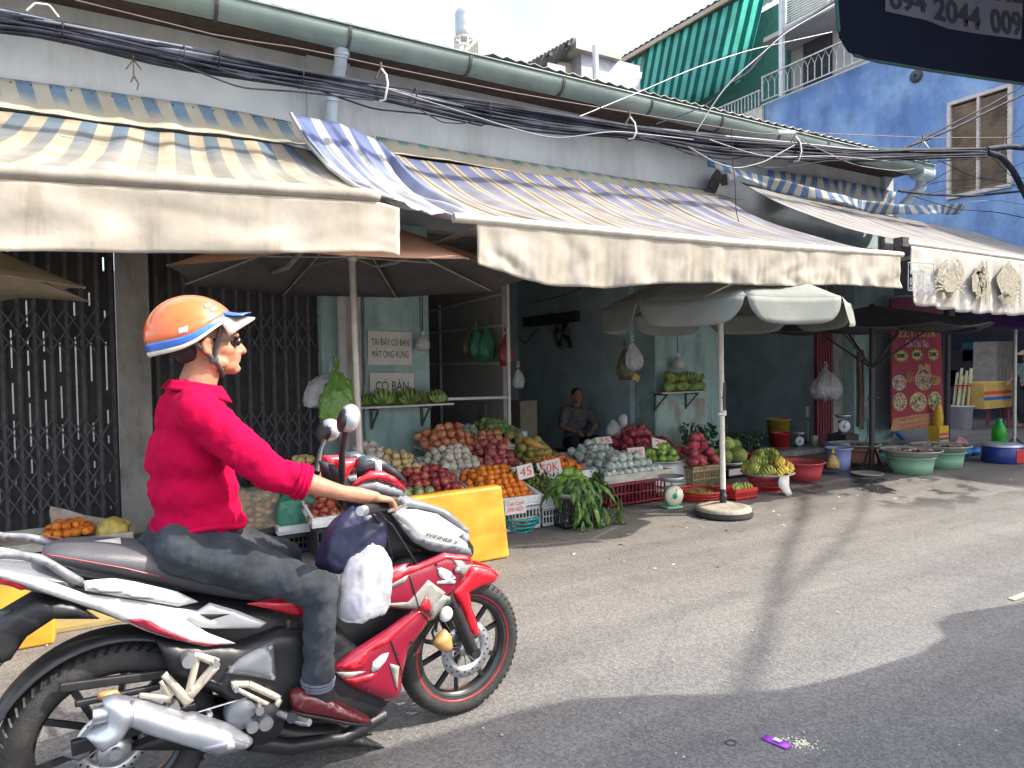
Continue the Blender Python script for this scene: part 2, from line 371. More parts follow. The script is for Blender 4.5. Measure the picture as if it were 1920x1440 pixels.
black_ink = mat('black_ink', (.03, .03, .04), .7)
red_plastic = mat('red_plastic', (.50, .03, .03), .35, var=.1)
pink_plastic = mat('coral_basin_plastic', (.52, .07, .08), .4, var=.1)
dkred_plastic = mat('dark_red_crate_plastic', (.22, .02, .035), .5, var=.2)
teal_plastic = mat('teal_plastic', (.02, .28, .28), .35)
black_plastic = mat('black_plastic', (.03, .03, .033), .5)
white_plastic = mat('white_plastic', (.55, .56, .56), .4, var=.08)
lilac_plastic = mat('lilac_plastic', (.30, .35, .62), .35, var=.06)
orange_plastic = mat('terracotta_plastic', (.48, .23, .16), .5, var=.08)
green_plastic = mat('pale_green_plastic', (.25, .46, .32), .45, var=.08)
yellow_plastic = mat('ochre_plastic', (.45, .26, .05), .5, var=.12)
steel = mat('dull_steel', (.42, .42, .41), .35, metal=.6, var=.15, scale=12)
tray_steel = mat('tray_steel', (.38, .37, .34), .45, metal=.3, var=.2, scale=8)
mint_paint = mat('mint_paint', (.22, .55, .33), .45, var=.1)
dial_face = mat('dial_face', (.66, .62, .48), .5, var=.05)
white_dial = mat('white_dial', (.66, .68, .70), .5, var=.05)
green_hub = mat('green_hub', (.02, .35, .22), .4)
wicker = mat('wicker', (.33, .26, .14), .8, var=.3, scale=30, bump=.5, bscale=90)
wood = mat('wood', (.28, .19, .11), .7, var=.25, scale=8)
tile_floor = mat('tile_floor', (.22, .25, .27), .3, var=.1, scale=2)
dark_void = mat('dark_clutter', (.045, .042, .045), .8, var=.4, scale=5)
skin = mat('skin', (.40, .185, .105), .55, var=.14, scale=22, bump=.12, bscale=160, col2=(.47, .21, .13))
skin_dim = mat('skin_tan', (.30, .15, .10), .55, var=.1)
hair_m = mat('dark_hair', (.02, .017, .015), .6, bump=.5, bscale=200)
yellow_tape = None

# yellow taped foam: crumpled glossy tape with wavering seams
def taped():
    m, nt, P, out = new_mat('yellow_tape')
    tc = N(nt, 'ShaderNodeTexCoord'); mp = N(nt, 'ShaderNodeMapping'); mp.inputs['Scale'].default_value = (3, 3, 5)
    nt.links.new(tc.outputs['Object'], mp.inputs[0])
    a = N(nt, 'ShaderNodeTexNoise'); a.inputs['Scale'].default_value = 1.4; a.inputs['Detail'].default_value = 7; nt.links.new(mp.outputs[0], a.inputs[0])
    r = N(nt, 'ShaderNodeValToRGB'); r.color_ramp.elements[0].position = .3; r.color_ramp.elements[1].position = .7
    r.color_ramp.elements[0].color = (.52, .20, .012, 1); r.color_ramp.elements[1].color = (.72, .36, .04, 1); nt.links.new(a.outputs[0], r.inputs[0])
    nt.links.new(r.outputs[0], P.inputs['Base Color']); P.inputs['Roughness'].default_value = .22
    P.inputs['Coat Weight'].default_value = .5; P.inputs['Coat Roughness'].default_value = .2
    b = N(nt, 'ShaderNodeBump'); b.inputs['Strength'].default_value = .6; b.inputs['Distance'].default_value = .01
    nt.links.new(a.outputs[0], b.inputs['Height']); nt.links.new(b.outputs[0], P.inputs['Normal']); return m
yellow_tape = taped()

def asphalt_mat():
    m, nt, P, out = new_mat('asphalt')
    geo = N(nt, 'ShaderNodeNewGeometry'); sp = N(nt, 'ShaderNodeSeparateXYZ'); nt.links.new(geo.outputs['Position'], sp.inputs[0])
    def noise_(sc, det=6, ro=.6):
        n = N(nt, 'ShaderNodeTexNoise'); n.inputs['Scale'].default_value = sc; n.inputs['Detail'].default_value = det; n.inputs['Roughness'].default_value = ro
        nt.links.new(geo.outputs['Position'], n.inputs[0]); return n.outputs[0]
    def ramp(src, p0, c0, p1, c1):
        r = N(nt, 'ShaderNodeValToRGB'); r.color_ramp.elements[0].position = p0; r.color_ramp.elements[1].position = p1
        r.color_ramp.elements[0].color = (*c0, 1); r.color_ramp.elements[1].color = (*c1, 1); nt.links.new(src, r.inputs[0]); return r.outputs[0]
    def mixc(f, a, b, bt='MIX'):
        x = N(nt, 'ShaderNodeMix', data_type='RGBA', blend_type=bt)
        if isinstance(f, float): x.inputs[0].default_value = f
        else: nt.links.new(f, x.inputs[0])
        nt.links.new(a, x.inputs[6]); nt.links.new(b, x.inputs[7]); return x.outputs[2]
    big = noise_(.55, 5)
    tar = ramp(big, .3, (.125, .126, .130), .7, (.155, .153, .149))
    dust = ramp(noise_(1.3, 6), .3, (.128, .122, .113), .7, (.160, .151, .140))
    # trodden dust along the stalls
    ys = N(nt, 'ShaderNodeMath', operation='MULTIPLY_ADD'); ys.inputs[1].default_value = 1.6; nt.links.new(noise_(.9, 4), ys.inputs[0]); nt.links.new(sp.outputs[1], ys.inputs[2])
    mr = N(nt, 'ShaderNodeMapRange'); mr.inputs[1].default_value = 3.0; mr.inputs[2].default_value = 5.6; nt.links.new(ys.outputs[0], mr.inputs[0])
    co = mixc(mr.outputs[0], tar, dust)
    # aggregate: pale chips and dark pits
    v = N(nt, 'ShaderNodeTexVoronoi'); v.inputs['Scale'].default_value = 95; nt.links.new(geo.outputs['Position'], v.inputs[0])
    sv = N(nt, 'ShaderNodeSeparateColor'); nt.links.new(v.outputs['Color'], sv.inputs[0])
    chips = ramp(sv.outputs[0], .15, (.72, .72, .74), .9, (1.32, 1.31, 1.29))
    co = mixc(.85, co, chips, 'MULTIPLY')
    cr = N(nt, 'ShaderNodeTexVoronoi', feature='DISTANCE_TO_EDGE'); cr.inputs['Scale'].default_value = .55
    wv = N(nt, 'ShaderNodeVectorMath', operation='MULTIPLY_ADD'); nn = N(nt, 'ShaderNodeTexNoise'); nn.inputs['Scale'].default_value = 3; nn.inputs['Detail'].default_value = 6; nt.links.new(geo.outputs['Position'], nn.inputs[0]); nt.links.new(nn.outputs['Color'], wv.inputs[0]); wv.inputs[1].default_value = (.5, .5, .5); nt.links.new(geo.outputs['Position'], wv.inputs[2]); nt.links.new(wv.outputs[0], cr.inputs[0])
    crk = ramp(cr.outputs['Distance'], .0, (.62, .62, .62), .006, (1, 1, 1)); co = mixc(.6, co, crk, 'MULTIPLY')
    sm = N(nt, 'ShaderNodeMapping'); sm.inputs['Scale'].default_value = (.25, 2.2, 1); sm.inputs['Rotation'].default_value = (0, 0, .06); nt.links.new(geo.outputs['Position'], sm.inputs[0])
    sn = N(nt, 'ShaderNodeTexNoise'); sn.inputs['Scale'].default_value = 1.3; sn.inputs['Detail'].default_value = 7; nt.links.new(sm.outputs[0], sn.inputs[0]); co = mixc(.9, co, ramp(sn.outputs[0], .36, (.80, .80, .81), .62, (1.12, 1.11, 1.08)), 'MULTIPLY')
    fine = ramp(noise_(170, 3), .35, (.78, .78, .78), .65, (1.22, 1.22, 1.22)); co = mixc(1.0, co, fine, 'MULTIPLY')
    st = ramp(noise_(2.4, 8, .7), .30, (.72, .72, .73), .48, (1, 1, 1)); co = mixc(.7, co, st, 'MULTIPLY')
    # damp patches in front of the basins
    wn = ramp(noise_(1.9, 4), .50, (0, 0, 0), .56, (1, 1, 1))
    a = N(nt, 'ShaderNodeVectorMath', operation='DISTANCE'); a.inputs[1].default_value = (7.9, 5.0, 0); nt.links.new(geo.outputs['Position'], a.inputs[0])
    am = N(nt, 'ShaderNodeMapRange'); am.inputs[1].default_value = .5; am.inputs[2].default_value = 1.9; am.inputs[3].default_value = 1; am.inputs[4].default_value = 0; nt.links.new(a.outputs['Value'], am.inputs[0])
    wet = N(nt, 'ShaderNodeMath', operation='MULTIPLY'); nt.links.new(am.outputs[0], wet.inputs[0])
    wr = N(nt, 'ShaderNodeSeparateColor'); nt.links.new(wn, wr.inputs[0]); nt.links.new(wr.outputs[0], wet.inputs[1])
    dk = N(nt, 'ShaderNodeMix', data_type='RGBA'); nt.links.new(wet.outputs[0], dk.inputs[0]); nt.links.new(co, dk.inputs[6]); dk.inputs[7].default_value = (.035, .036, .04, 1)
    nt.links.new(dk.outputs[2], P.inputs['Base Color'])
    rr = N(nt, 'ShaderNodeMapRange'); rr.inputs[3].default_value = .85; rr.inputs[4].default_value = .12; nt.links.new(wet.outputs[0], rr.inputs[0]); nt.links.new(rr.outputs[0], P.inputs['Roughness'])
    b = N(nt, 'ShaderNodeBump'); b.inputs['Strength'].default_value = .35; b.inputs['Distance'].default_value = .005
    nt.links.new(v.outputs['Distance'], b.inputs['Height']); nt.links.new(b.outputs[0], P.inputs['Normal'])
    return m
asphalt = asphalt_mat()
# ================================================================== ground
g = MB(); xs = [-90, -20, -6, -2, 0, 2, 4, 6, 8, 10, 14, 20, 40, 120]; ysl = [-60, -12, -2, 0, 1.5, 3, 4.5, 6, 7.1, 10, 14, 24, 60, 140]
g.grid([[(x, y, 0) for x in xs] for y in ysl], uv=False)
tag(g.build('road', asphalt), kind='structure')
# raised shop floor with a worn concrete lip
g = MB(); g.bb(3.1, 10.5, 7.05, 10.7, .004, .09); g.bb(3.1, 10.5, 6.98, 7.05, .004, .085, 1)
tag(g.build('shop_floor', [tile_floor, concrete], bevel=.008), kind='structure')

# ================================================================== the long low market building
MK = thing('market_building', 'long low pale market building with green zinc gutter behind the fruit stalls', 'building', (0, 7.2, 0))
def mk(mb, name, m, **k): return mb.build(name, m, MK, org=(0, 7.2, 0), **k)
g = MB(); g.bb(-7, 1.78, 7.2, 7.4, 3.05, 4.78); g.bb(1.78, 2.23, 7.15, 7.4, 3.05, 4.78); g.bb(2.23, 11.75, 7.2, 7.4, 3.05, 4.78); g.bb(11.75, 12.0, 7.12, 7.4, 2.2, 4.78)
mk(g, 'upper_wall', wall_paint)
for x0, x1, y0, m_ in ((.02, .29, 7.12, concrete), (1.87, 2.06, 7.16, teal_paint), (2.06, 2.285, 7.1, white_worn), (2.29, 3.05, 7.08, teal_paint), (6.39, 7.36, 7.1, teal_paint),
                       (7.40, 7.75, 7.16, teal_paint), (10.57, 10.86, 7.3, concrete), (10.86, 12.0, 7.1, teal_paint)):
    g = MB(); g.bb(x0, x1, y0, y0+.42, 0, 3.05); mk(g, 'column', m_, bevel=.012)
g = MB(); g.bb(6.42, 7.33, 7.094, 7.1, 0, .98); mk(g, 'bare_plaster', teal_worn)
g = MB(); g.bb(2.30, 3.04, 7.073, 7.079, .1, .95); mk(g, 'bare_plaster', teal_paint)
# interior walls
g = MB(); g.bb(4.2, 4.28, 7.45, 10.5, 0, 3.05); mk(g, 'partition_wall', mat('grey_partition', (.38, .35, .33), .85, var=.08))
g = MB(); g.bb(6.3, 6.39, 7.52, 10.6, 0, 3.05); g.bb(10.5, 10.57, 7.4, 10.6, 0, 3.05); g.bb(3.05, 10.57, 10.6, 10.7, 0, 3.05); g.bb(2.95, 3.05, 7.5, 10.6, 0, 3.05)
mk(g, 'inner_wall', dark_teal)
g = MB(); g.bb(.3, 12, 7.4, 10.7, 3.05, 3.13); g.bb(-7, .3, 7.4, 7.9, 3.05, 3.13); mk(g, 'ceiling', concrete)
g = MB(); g.bb(7.76, 11.7, 7.185, 7.197, 3.05, 3.72); mk(g, 'shade_band', dark_teal)  # darker band painted where the awnings shade the wall
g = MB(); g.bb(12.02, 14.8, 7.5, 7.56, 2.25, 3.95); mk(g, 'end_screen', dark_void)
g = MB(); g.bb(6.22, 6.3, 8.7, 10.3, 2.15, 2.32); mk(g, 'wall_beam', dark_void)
# pale yard wall seen only as bright slits through the closed gate
g = MB(); g.bb(-9, .3, 12, 12.1, 0, 3); g.bb(.3, .42, 7.6, 12, 0, 3.05); mk(g, 'yard_wall', mat('lime_wall', (.75, .72, .66), .9))
# roof: corrugated sheets pitched back from the gutter
g = MB(); nx = 330; rows = [[], []]
for i in range(nx+1):
    x = -7+i*19.05/nx; c = (.006 if x < 3.5 else .016)*math.sin(i*2.1)-(.035 if x < 3.5 else 0)
    rows[0].append((x, 6.44, 4.80+c)); rows[1].append((x, 12.3, 5.75+c) if x > .3 else (x, 7.9, 5.0+c))
g.grid(rows, uv=False); mk(g, 'roof', corr, solid=.012)
# eaves: brown soffit and fascia
g = MB(); g.bb(-7, 12.0, 6.72, 7.2, 4.70, 4.73); g.bb(-7, 12.0, 6.74, 6.77, 4.64, 4.70); mk(g, 'soffit', rust)
# half round gutter with straps
g = MB(); gr = .135; rows = []
for k in range(13):
    t = math.pi+math.pi*k/12; rows.append([(x, 6.55+gr*math.cos(t), 4.725+gr*1.12*math.sin(t)+.01*nz(x*.7)) for x in [i*.5-7 for i in range(39)]])
g.grid(rows, uv=False); GT = mk(g, 'gutter', gutter_m, solid=.008)
g = MB(); g.tube([(-7, 6.40, 4.735), (12.0, 6.40, 4.735)], .009, 6); g.build('rolled_edge', gutter_m, GT, org=(0, 7.2, 0))
for px in (405, 655, 880, 1055, 1220, 1352, 1460, 1550):
    X = aY(px, (43+.243*(px-640)), 6.45).x; g = MB()
    for k in range(12):
        t = math.pi+math.pi*k/12; t2 = math.pi+math.pi*(k+1)/12; R_ = gr+.012
        g.bar((X, 6.55+R_*math.cos(t), 4.725+R_*1.12*math.sin(t)), (X, 6.55+R_*math.cos(t2), 4.725+R_*1.12*math.sin(t2)), .03, .006)
    g.build('strap', dark_strap, GT, org=(0, 7.2, 0))
# downpipes
g = MB(); g.tube([(1.98, 6.56, 4.60), (1.98, 6.62, 4.54), (2.0, 6.72, 4.47), (2.0, 6.86, 4.36), (1.99, 6.98, 4.24), (1.99, 7.03, 4.10), (1.98, 7.05, 3.9)], .062, 14); dp = mk(g, 'downpipe', pvc)
g = MB(); g.tube([(1.98, 7.05, 4.02), (1.98, 7.05, 3.1)], .058, 14); g.build('lower_pipe', grey_pvc, dp, org=(0, 7.2, 0))
for z in (4.56, 4.24, 4.02):
    g = MB(); y = {4.56: 6.61, 4.24: 6.985, 4.02: 7.05}[z]; g.tube([(1.985, y, z+.035), (1.985, y+.005, z-.035)], .072, 14); g.build('socket', pvc, dp, org=(0, 7.2, 0))
g = MB(); g.tube([(11.7, 6.55, 4.62), (12.05, 6.55, 4.62)], .13, 14); g.tube([(11.95, 6.6, 4.60), (11.97, 6.62, 4.42), (11.9, 6.75, 4.25), (11.72, 6.95, 4.0)], .085, 14); mk(g, 'downpipe', pvc)
g = MB(); g.tube([(2.05, 7.02, 3.05), (2.05, 7.02, 0)], .05, 12); mk(g, 'drainpipe', grey_pvc)
# folding gates
def gate(x0, x1, slits):
    g = MB(); rz_ = random.Random(3); x = x0; step = .118; i = 0
    while x < x1-.02:
        e = min(x+step, x1); g.bb(x+(.008 if slits else 0), e-(.004 if slits else 0), 7.33, 7.336, .02, 3.0, 1)
        if slits:
            z = .02
            while z < 3.0:
                h = rz_.uniform(.03, .14); op = rz_.random() < (.75 if .75 < z < 1.75 else (.25 if z < 2.1 else .1))
                if not op: g.bb(x-.006, x+.010, 7.326, 7.33, z, min(3, z+h), 1)
                z += h
        g.bb(x+step*.42, x+step*.42+.022, 7.285, 7.315, .02, 3.0, 0); g.bb(x+step*.42-.012, x+step*.42+.034, 7.31, 7.325, .02, 3.0, 0)
        x += step; i += 1
    for zz in (.24, .68, 1.66):                # scissor lattice
        x = x0; k = 0
        while x < x1-.24:
            for s_ in (0, 1):
                a = (x+.05, 7.278-.004*s_, zz+(.40 if s_ else 0)); b = (x+.286, 7.278-.004*s_, zz+(0 if s_ else .40)); g.bar(a, b, .004, .014)
            x += .118; k += 1
    g.bb(x0, x1, 7.26, 7.36, 0, .02); g.bb(x0, x1, 7.26, 7.36, 3.0, 3.05)
    mk(g, 'folding_gate', [gate_metal, gate_back])
gate(-4.2, .02, True); gate(.29, 1.87, False)
# dark red folded door leaf at the last column
g = MB(); g.bb(10.14, 10.56, 7.30, 7.36, 0, 2.6)
for x in (10.2, 10.27, 10.34, 10.41, 10.48): g.bb(x, x+.012, 7.285, 7.30, 0, 2.6)
mk(g, 'door', mat('dark_red_door', (.16, .025, .035), .6, var=.2))
# grey metal rail frame of the fruit shop
g = MB()
for z0, z1 in ((2.32, 2.38), (2.0, 1.99), (1.52, 1.52)): g.bar((4.18, 9.9, z0), (4.18, 7.3, z1), .03, .03)
g.bar((4.18, 9.3, 0), (4.18, 9.3, 2.4), .03, .03); g.bar((4.18, 7.28, 0), (4.18, 7.28, 2.6), .035, .035); g.bar((3.2, 6.95, 1.13), (4.18, 7.28, 1.1), .025, .03)
mk(g, 'rail_frame', white_metal)

# ================================================================== blue building and its neighbours
BB = thing('blue_building', 'tall bright blue rendered building with a louvred window at the far right', 'building', (17, 9, 0))
def bb_(mb, name, m, parent=None, **k): return mb.build(name, m, parent or BB, org=(17, 9, 0), **k)
g = MB(); g.bb(17, 24, -2, 7.49, 3.0, 9.15); g.bb(17, 24, 8.755, 13.98, 3.0, 9.15); g.bb(17, 24, 11.0, 13.98, 0, 3.0); g.bb(17, 24, 7.49, 8.755, 3.0, 5.25); g.bb(17, 24, 7.49, 8.755, 7.4, 9.15); g.bb(20, 24, -2, 11, 0, 3.0)
bb_(g, 'wall', blue_paint)
wnd = MB()
for a, b, c, d in ((7.45, 7.53, 5.2, 7.44), (8.71, 8.79, 5.2, 7.44), (7.53, 8.71, 5.2, 5.28), (7.53, 8.71, 7.36, 7.44), (8.10, 8.15, 5.28, 7.36)): wnd.bb(16.93, 17.05, a, b, c, d)
WN = bb_(wnd, 'window', mat('window_frame', (.55, .47, .42), .6))
for y0, y1 in ((7.53, 8.10), (8.15, 8.71)):
    g = MB(); z = 5.30
    while z < 7.34:
        q = Matrix.Rotation(rad(58), 3, 'Y'); g.box((17.02, (y0+y1)/2, z), (.11, y1-y0-.01, .006), rot=q); z += .098
    bb_(g, 'louvre_panes', glass_pane, WN)
    g = MB()
    for k in range(21): g.bb(16.96, 17.0, y0, y0+.02, 5.30+k*.098, 5.34+k*.098)
    bb_(g, 'louvre_clips', white_metal, WN)
g = MB(); g.bb(17.3, 17.35, 7.49, 8.76, 5.25, 7.4); bb_(g, 'curtain', mat('orange_curtain', (.35, .22, .14), .9, var=.4, scale=3))
p = aX(1718, 143, 16.97); g = MB(); g.lathe([(.04, -.05), (.14, -.05), (.15, 0), (.05, .02)], p, 14, axis='X'); bb_(g, 'pipe_stub', dark_strap)
# terrace above the blue wall
g = MB(); g.bb(18.2, 18.4, 9.5, 14.0, 9.15, 12.6); g.bb(16.95, 18.4, 9.5, 14.0, 10.95, 11.08); bb_(g, 'terrace_wall', beige_wall)
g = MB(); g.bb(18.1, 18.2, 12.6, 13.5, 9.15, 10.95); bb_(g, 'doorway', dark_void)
g = MB(); g.bb(16.9, 17.02, 13.3, 13.42, 9.15, 12.8); bb_(g, 'post', white_metal)
for y0, y1 in ((11.85, 13.3), (10.2, 11.75)):
    g = MB(); g.bb(16.95, 17.02, y0, y1, 10.95, 11.12); g.bb(16.95, 17.02, y0, y0+.07, 11.12, 12.9); g.bb(16.95, 17.02, y1-.07, y1, 11.12, 12.9)
    z = 11.15
    while z < 12.9: g.box((16.99, (y0+y1)/2, z), (.07, y1-y0-.14, .012), rot=Matrix.Rotation(rad(-40), 3, 'Y')); z += .07
    bb_(g, 'louvre_screen', white_metal)
g = MB(); g.bar((16.9, 14.0, 9.22), (16.9, 9.6, 9.22), .03); g.bar((16.9, 14.0, 9.92), (16.9, 9.6, 9.92), .035); g.bar((16.85, 14.0, 9.08), (16.85, 9.6, 9.08), .03); y = 14.0
while y > 9.7:
    g.bar((16.9, y, 9.22), (16.9, y, 9.66), .02)
    g.tube([(16.9, y, 9.66), (16.9, y-.11, 9.88), (16.9, y-.22, 9.66)], .010, 5); y -= .22
g.bar((16.9, 14.0, 9.22), (16.9, 14.0, 9.95), .04); bb_(g, 'balcony_railing', rail_white)
# dark ground floor shop with a shutter housing and a step
g = MB(); g.bb(16.9, 17.15, 3.5, 11, 2.7, 2.99); g.bb(19.4, 19.5, 3.5, 11, 0, 2.9); bb_(g, 'shopfront', mat('shopfront_dark', (.05, .06, .10), .7, var=.4, scale=2))

TB = thing('terrace_house', 'house with striped turquoise sun blinds under a corrugated roof behind the market', 'building', (17, 18, 0))
def tb(mb, name, m, **k): return mb.build(name, m, TB, org=(17, 18, 0), **k)
g = MB(); g.bb(18.0, 24, 14.0, 26, 0, 12.5); tb(g, 'wall', mat('green_wall', (.10, .25, .22), .8))
g = MB(); g.bb(16.9, 18.0, 14.02, 24, 8.4, 8.55); g.bb(16.9, 17.0, 14.02, 18, 8.55, 9.1); tb(g, 'balcony', mat('cream_balcony', (.55, .52, .45), .8))
g = MB(); g.bar((16.86, 14.05, 9.55), (16.86, 17, 9.55), .04); y = 14.1
while y < 17: g.bar((16.86, y, 9.1), (16.86, y, 9.55), .025); y += .13
tb(g, 'balcony_railing', rail_white)
blind_m = stripe_mat('turquoise_blind', (.30, .82, .74), (.03, .26, .26), .42, duty=.48, fade=(2, 3), dirt=.15, transl=.62)
def blind(pts, dx):
    q = [aX(x, y, 16.7) for x, y in pts]; n = 26; rows = []
    for j in range(7):
        t = j/6; a = lerp(q[0], q[3], t); b = lerp(q[1], q[2], t); rows.append([lerp(a, b, i/(n-1)) + Vector((-dx*t+.03*math.sin(i*1.7)*t, 0, 0)) for i in range(n)])
    g = MB(); g.grid(rows); tb(g, 'sun_blind', blind_m, solid=.01)
blind([(1212, 92), (1440, -28), (1398, 148), (1185, 250)], .0); blind([(1100, 162), (1204, 106), (1190, 185), (1085, 230)], .0)
g = MB(); a = aX(1075, 160, 16.5); b = aX(1400, -32, 16.5); rows = []
for j in range(2): rows.append([lerp(a, b, i/120)+Vector((j*3.5, 0, j*1.2+.03*math.sin(i*1.6))) for i in range(121)])
g.grid(rows, uv=False); tb(g, 'roof', corr, solid=.02)
g = MB(); g.bar(a+Vector((.05, 0, -.12)), b+Vector((.05, 0, -.12)), .08, .14); tb(g, 'roof_beam', mat('beam_paint', (.42, .33, .24), .7))

g = MB(); a = aY(897, 76, 17); b = aY(1015, 122, 17)
g.bb(a.x, b.x+2, 17, 22, 0, a.z)
BX = g.build('roof_block', cream_wall, org=None); tag(BX, 'plain cream rendered rooftop block beside the steel water tank', 'building')
g = MB(); wall_ = aY(1045, 110, 15.5); e = aY(1150, 110, 15.5)
SH = thing('tin_roof_house', 'pale grey house with a tilted corrugated lean-to roof and a white post', 'building', (wall_.x, 15.5, 0))
o_ = (wall_.x, 15.5, 0)
g.bb(aY(1090, 100, 16.5).x, aY(1200, 100, 16.5).x, 16.5, 20, 0, aY(1100, 97, 16.5).z); g.build('wall', mat('pale_grey_wall', (.45, .46, .50), .85), SH, org=o_)
A0 = aY(960, 133, 16.2); A1 = aY(1078, 68, 16.2); B1 = aY(1105, 82, 18.5); rows = []
for j in range(2): rows.append([lerp(A0, A1, i/60)+Vector((j*.6, j*2.2, .03*math.sin(i*1.7)-j*.75)) for i in range(61)])
g = MB(); g.grid(rows, uv=False); g.build('lean_to_roof', corr, SH, org=o_, solid=.02)
g = MB()
for t in (.3, .62, .92):
    q = lerp(A0, A1, t); g.bar(q+Vector((0, .05, -.1)), q+Vector((.0, 2.4, .12)), .1, .12)
g.build('rafters', dark_strap, SH, org=o_)
g = MB(); a = aY(1080, 70, 16.3); b = aY(1165, 98, 16.3); g.prism([a, b, b+Vector((0, 0, -.22)), a+Vector((0, 0, -.3))], (0, 2.5, 0)); g.build('parapet', beige_wall, SH, org=o_)
g = MB(); a = aY(1116, 86, 16.1); g.tube([a, (a.x, 16.1, a.z-1.4)], .09, 10); g.build('post', white_metal, SH, org=o_)
g = MB(); a = aY(1025, 118, 16.6); b = aY(1058, 135, 16.6); g.bb(a.x, b.x, 16.55, 16.6, b.z-.3, a.z); g.build('window', [white_metal], SH, org=o_)

tk = aY(869, 45, 22); TK = thing('water_tank', 'shiny stainless steel water tank on a ring stand above the roofs', 'tank', (tk.x, 22, tk.z-1.6))
zt = aY(869, 13, 22).z; zb = aY(869, 68, 22).z; R_ = (aY(883, 45, 22)-aY(856, 45, 22)).length/2*1.02
prof = [(.02, zt), (R_*.6, zt-.05), (R_*.95, zt-.2)]
z = zt-.25
while z > zb+.1: prof += [(R_, z), (R_*1.03, z-.04), (R_, z-.08)]; z -= .3
prof += [(R_, zb), (R_*.6, zb-.12), (.02, zb-.15)]
g = MB(); g.lathe(prof, (tk.x, 22, 0), 26); g.build('tank', tank_steel, TK, org=TK.location)
g = MB(); ring = [(tk.x+R_*1.05*math.cos(k*math.pi/10), 22+R_*1.05*math.sin(k*math.pi/10), zb-.12) for k in range(21)]; g.tube(ring, .04, 6); g.tube([Vector(q)+Vector((0, 0, -.3)) for q in ring], .04, 6)
for k in range(6): q = Vector(ring[k*3]); g.bar(q, q+Vector((0, 0, -1.3)), .06)
g.build('stand', rail_white, TK, org=TK.location)
# ================================================================== awnings
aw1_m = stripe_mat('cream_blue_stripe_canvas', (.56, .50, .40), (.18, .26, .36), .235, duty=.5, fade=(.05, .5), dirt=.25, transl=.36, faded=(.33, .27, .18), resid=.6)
fl1_m = stripe_mat('flashing_stripe', (.52, .51, .45), (.19, .30, .43), .235, duty=.5, fade=(.25, .55), dirt=.2)
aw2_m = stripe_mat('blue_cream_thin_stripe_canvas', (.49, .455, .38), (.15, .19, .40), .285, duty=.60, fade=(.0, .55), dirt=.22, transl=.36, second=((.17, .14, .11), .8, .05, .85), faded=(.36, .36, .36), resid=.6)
flap_m = stripe_mat('blue_white_flap_canvas', (.56, .57, .58), (.16, .21, .44), .30, duty=.68, fade=(.1, 1.1), dirt=.2, transl=.25)
aw3_m = stripe_mat('pale_thin_stripe_canvas', (.42, .40, .37), (.20, .23, .32), .16, duty=.45, fade=(.0, 1.6), dirt=.18, transl=.34)
rib_m = stripe_mat('ribbon_stripe', (.54, .54, .52), (.12, .22, .44), .22, duty=.5, fade=(2, 3), dirt=.2)
fl2_m = stripe_mat('green_check_flashing', (.52, .50, .42), (.20, .38, .38), .24, duty=.5, fade=(.12, .22), dirt=.25)
AY = 3.85
def cloth(top, bot, nc, nr, sag=.1, rip=.01, fr=3, seed=0, us=None):
    T = resample(top, nc); B = resample(bot, nc); rows = []
    for j in range(nr):
        t = j/(nr-1); row = []
        for i in range(nc):
            q = lerp(T[i], B[i], t); q.z -= sag*4*t*(1-t)
            q.z += rip*(nz(i*fr/nc*6+seed, t*1.5, seed)+.5*nz(i*fr/nc*14, t*2+seed, 3)) * min(1, 4*t*(1.05-t)+.15)
            row.append(q)
        rows.append(row)
    return rows
def valance(line, drops, nc, nr, rip=.03, seed=0, waves=20, scal=0, out=0):
    """cloth hanging from a bar: drops = depth at stations along the bar"""
    P = resample(line, nc); rows = []; d0 = (P[-1]-P[0]).normalized(); nrm = Vector((d0.y, -d0.x, 0))
    for j in range(nr):
        t = j/(nr-1); row = []
        for i in range(nc):
            u = i/(nc-1); f = u*(len(drops)-1); k = min(int(f), len(drops)-2); dr = drops[k]*(1-f+k)+drops[k+1]*(f-k)
            if scal: dr += scal*abs(math.sin(u*waves*.5*math.pi))*t
            q = P[i]-Vector((0, 0, dr*t)); w = rip*t**.8*(math.sin(u*waves*math.pi+1.3*nz(u*9, t*2, seed)*3+t*1.5)*.6+.8*nz(u*waves*1.3, t*.7+u*3, seed+5)+.45*nz(u*waves*4, t*1.1+u*9, seed+9))
            q = q + nrm*(w+out*t); row.append(q)
        rows.append(row)
    return rows
# --- awning 1, cream
A = thing('awning', 'wide cream and faded blue striped awning with a deep plain valance at the left', 'awning', (0, 4.2, 2.5))
o_ = A.location
b_ = aY(0, 325, AY); c_ = aY(710, 371, AY); bar1 = [(-3.0, AY, b_.z-.06), b_, c_]
top1 = [(-3.0, 6.92, 3.60), (-.75, 6.92, 3.635), (.4, 6.92, 3.645), (1.45, 6.92, 3.69), (1.80, 6.92, 3.655)]
up3 = Vector((0, .03, .03)); bot1 = [Vector(bar1[0])+up3, b_+up3, c_+up3, c_+Vector((.14, .05, .02))]
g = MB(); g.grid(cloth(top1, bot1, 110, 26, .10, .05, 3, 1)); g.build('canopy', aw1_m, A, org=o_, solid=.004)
g = MB(); g.grid(valance([Vector(q)+Vector((0, -.02, -.03)) for q in bar1]+[c_+Vector((.12, -.02, -.05))], [.35, .35, .34, .33, .32, .31, .28], 150, 16, .022, 2, 7, 0)); g.build('valance', cream_cloth, A, org=o_, solid=.004)
g = MB(); g.tube(bar1, .028, 10); g.build('front_bar', pole_alu, A, org=o_)
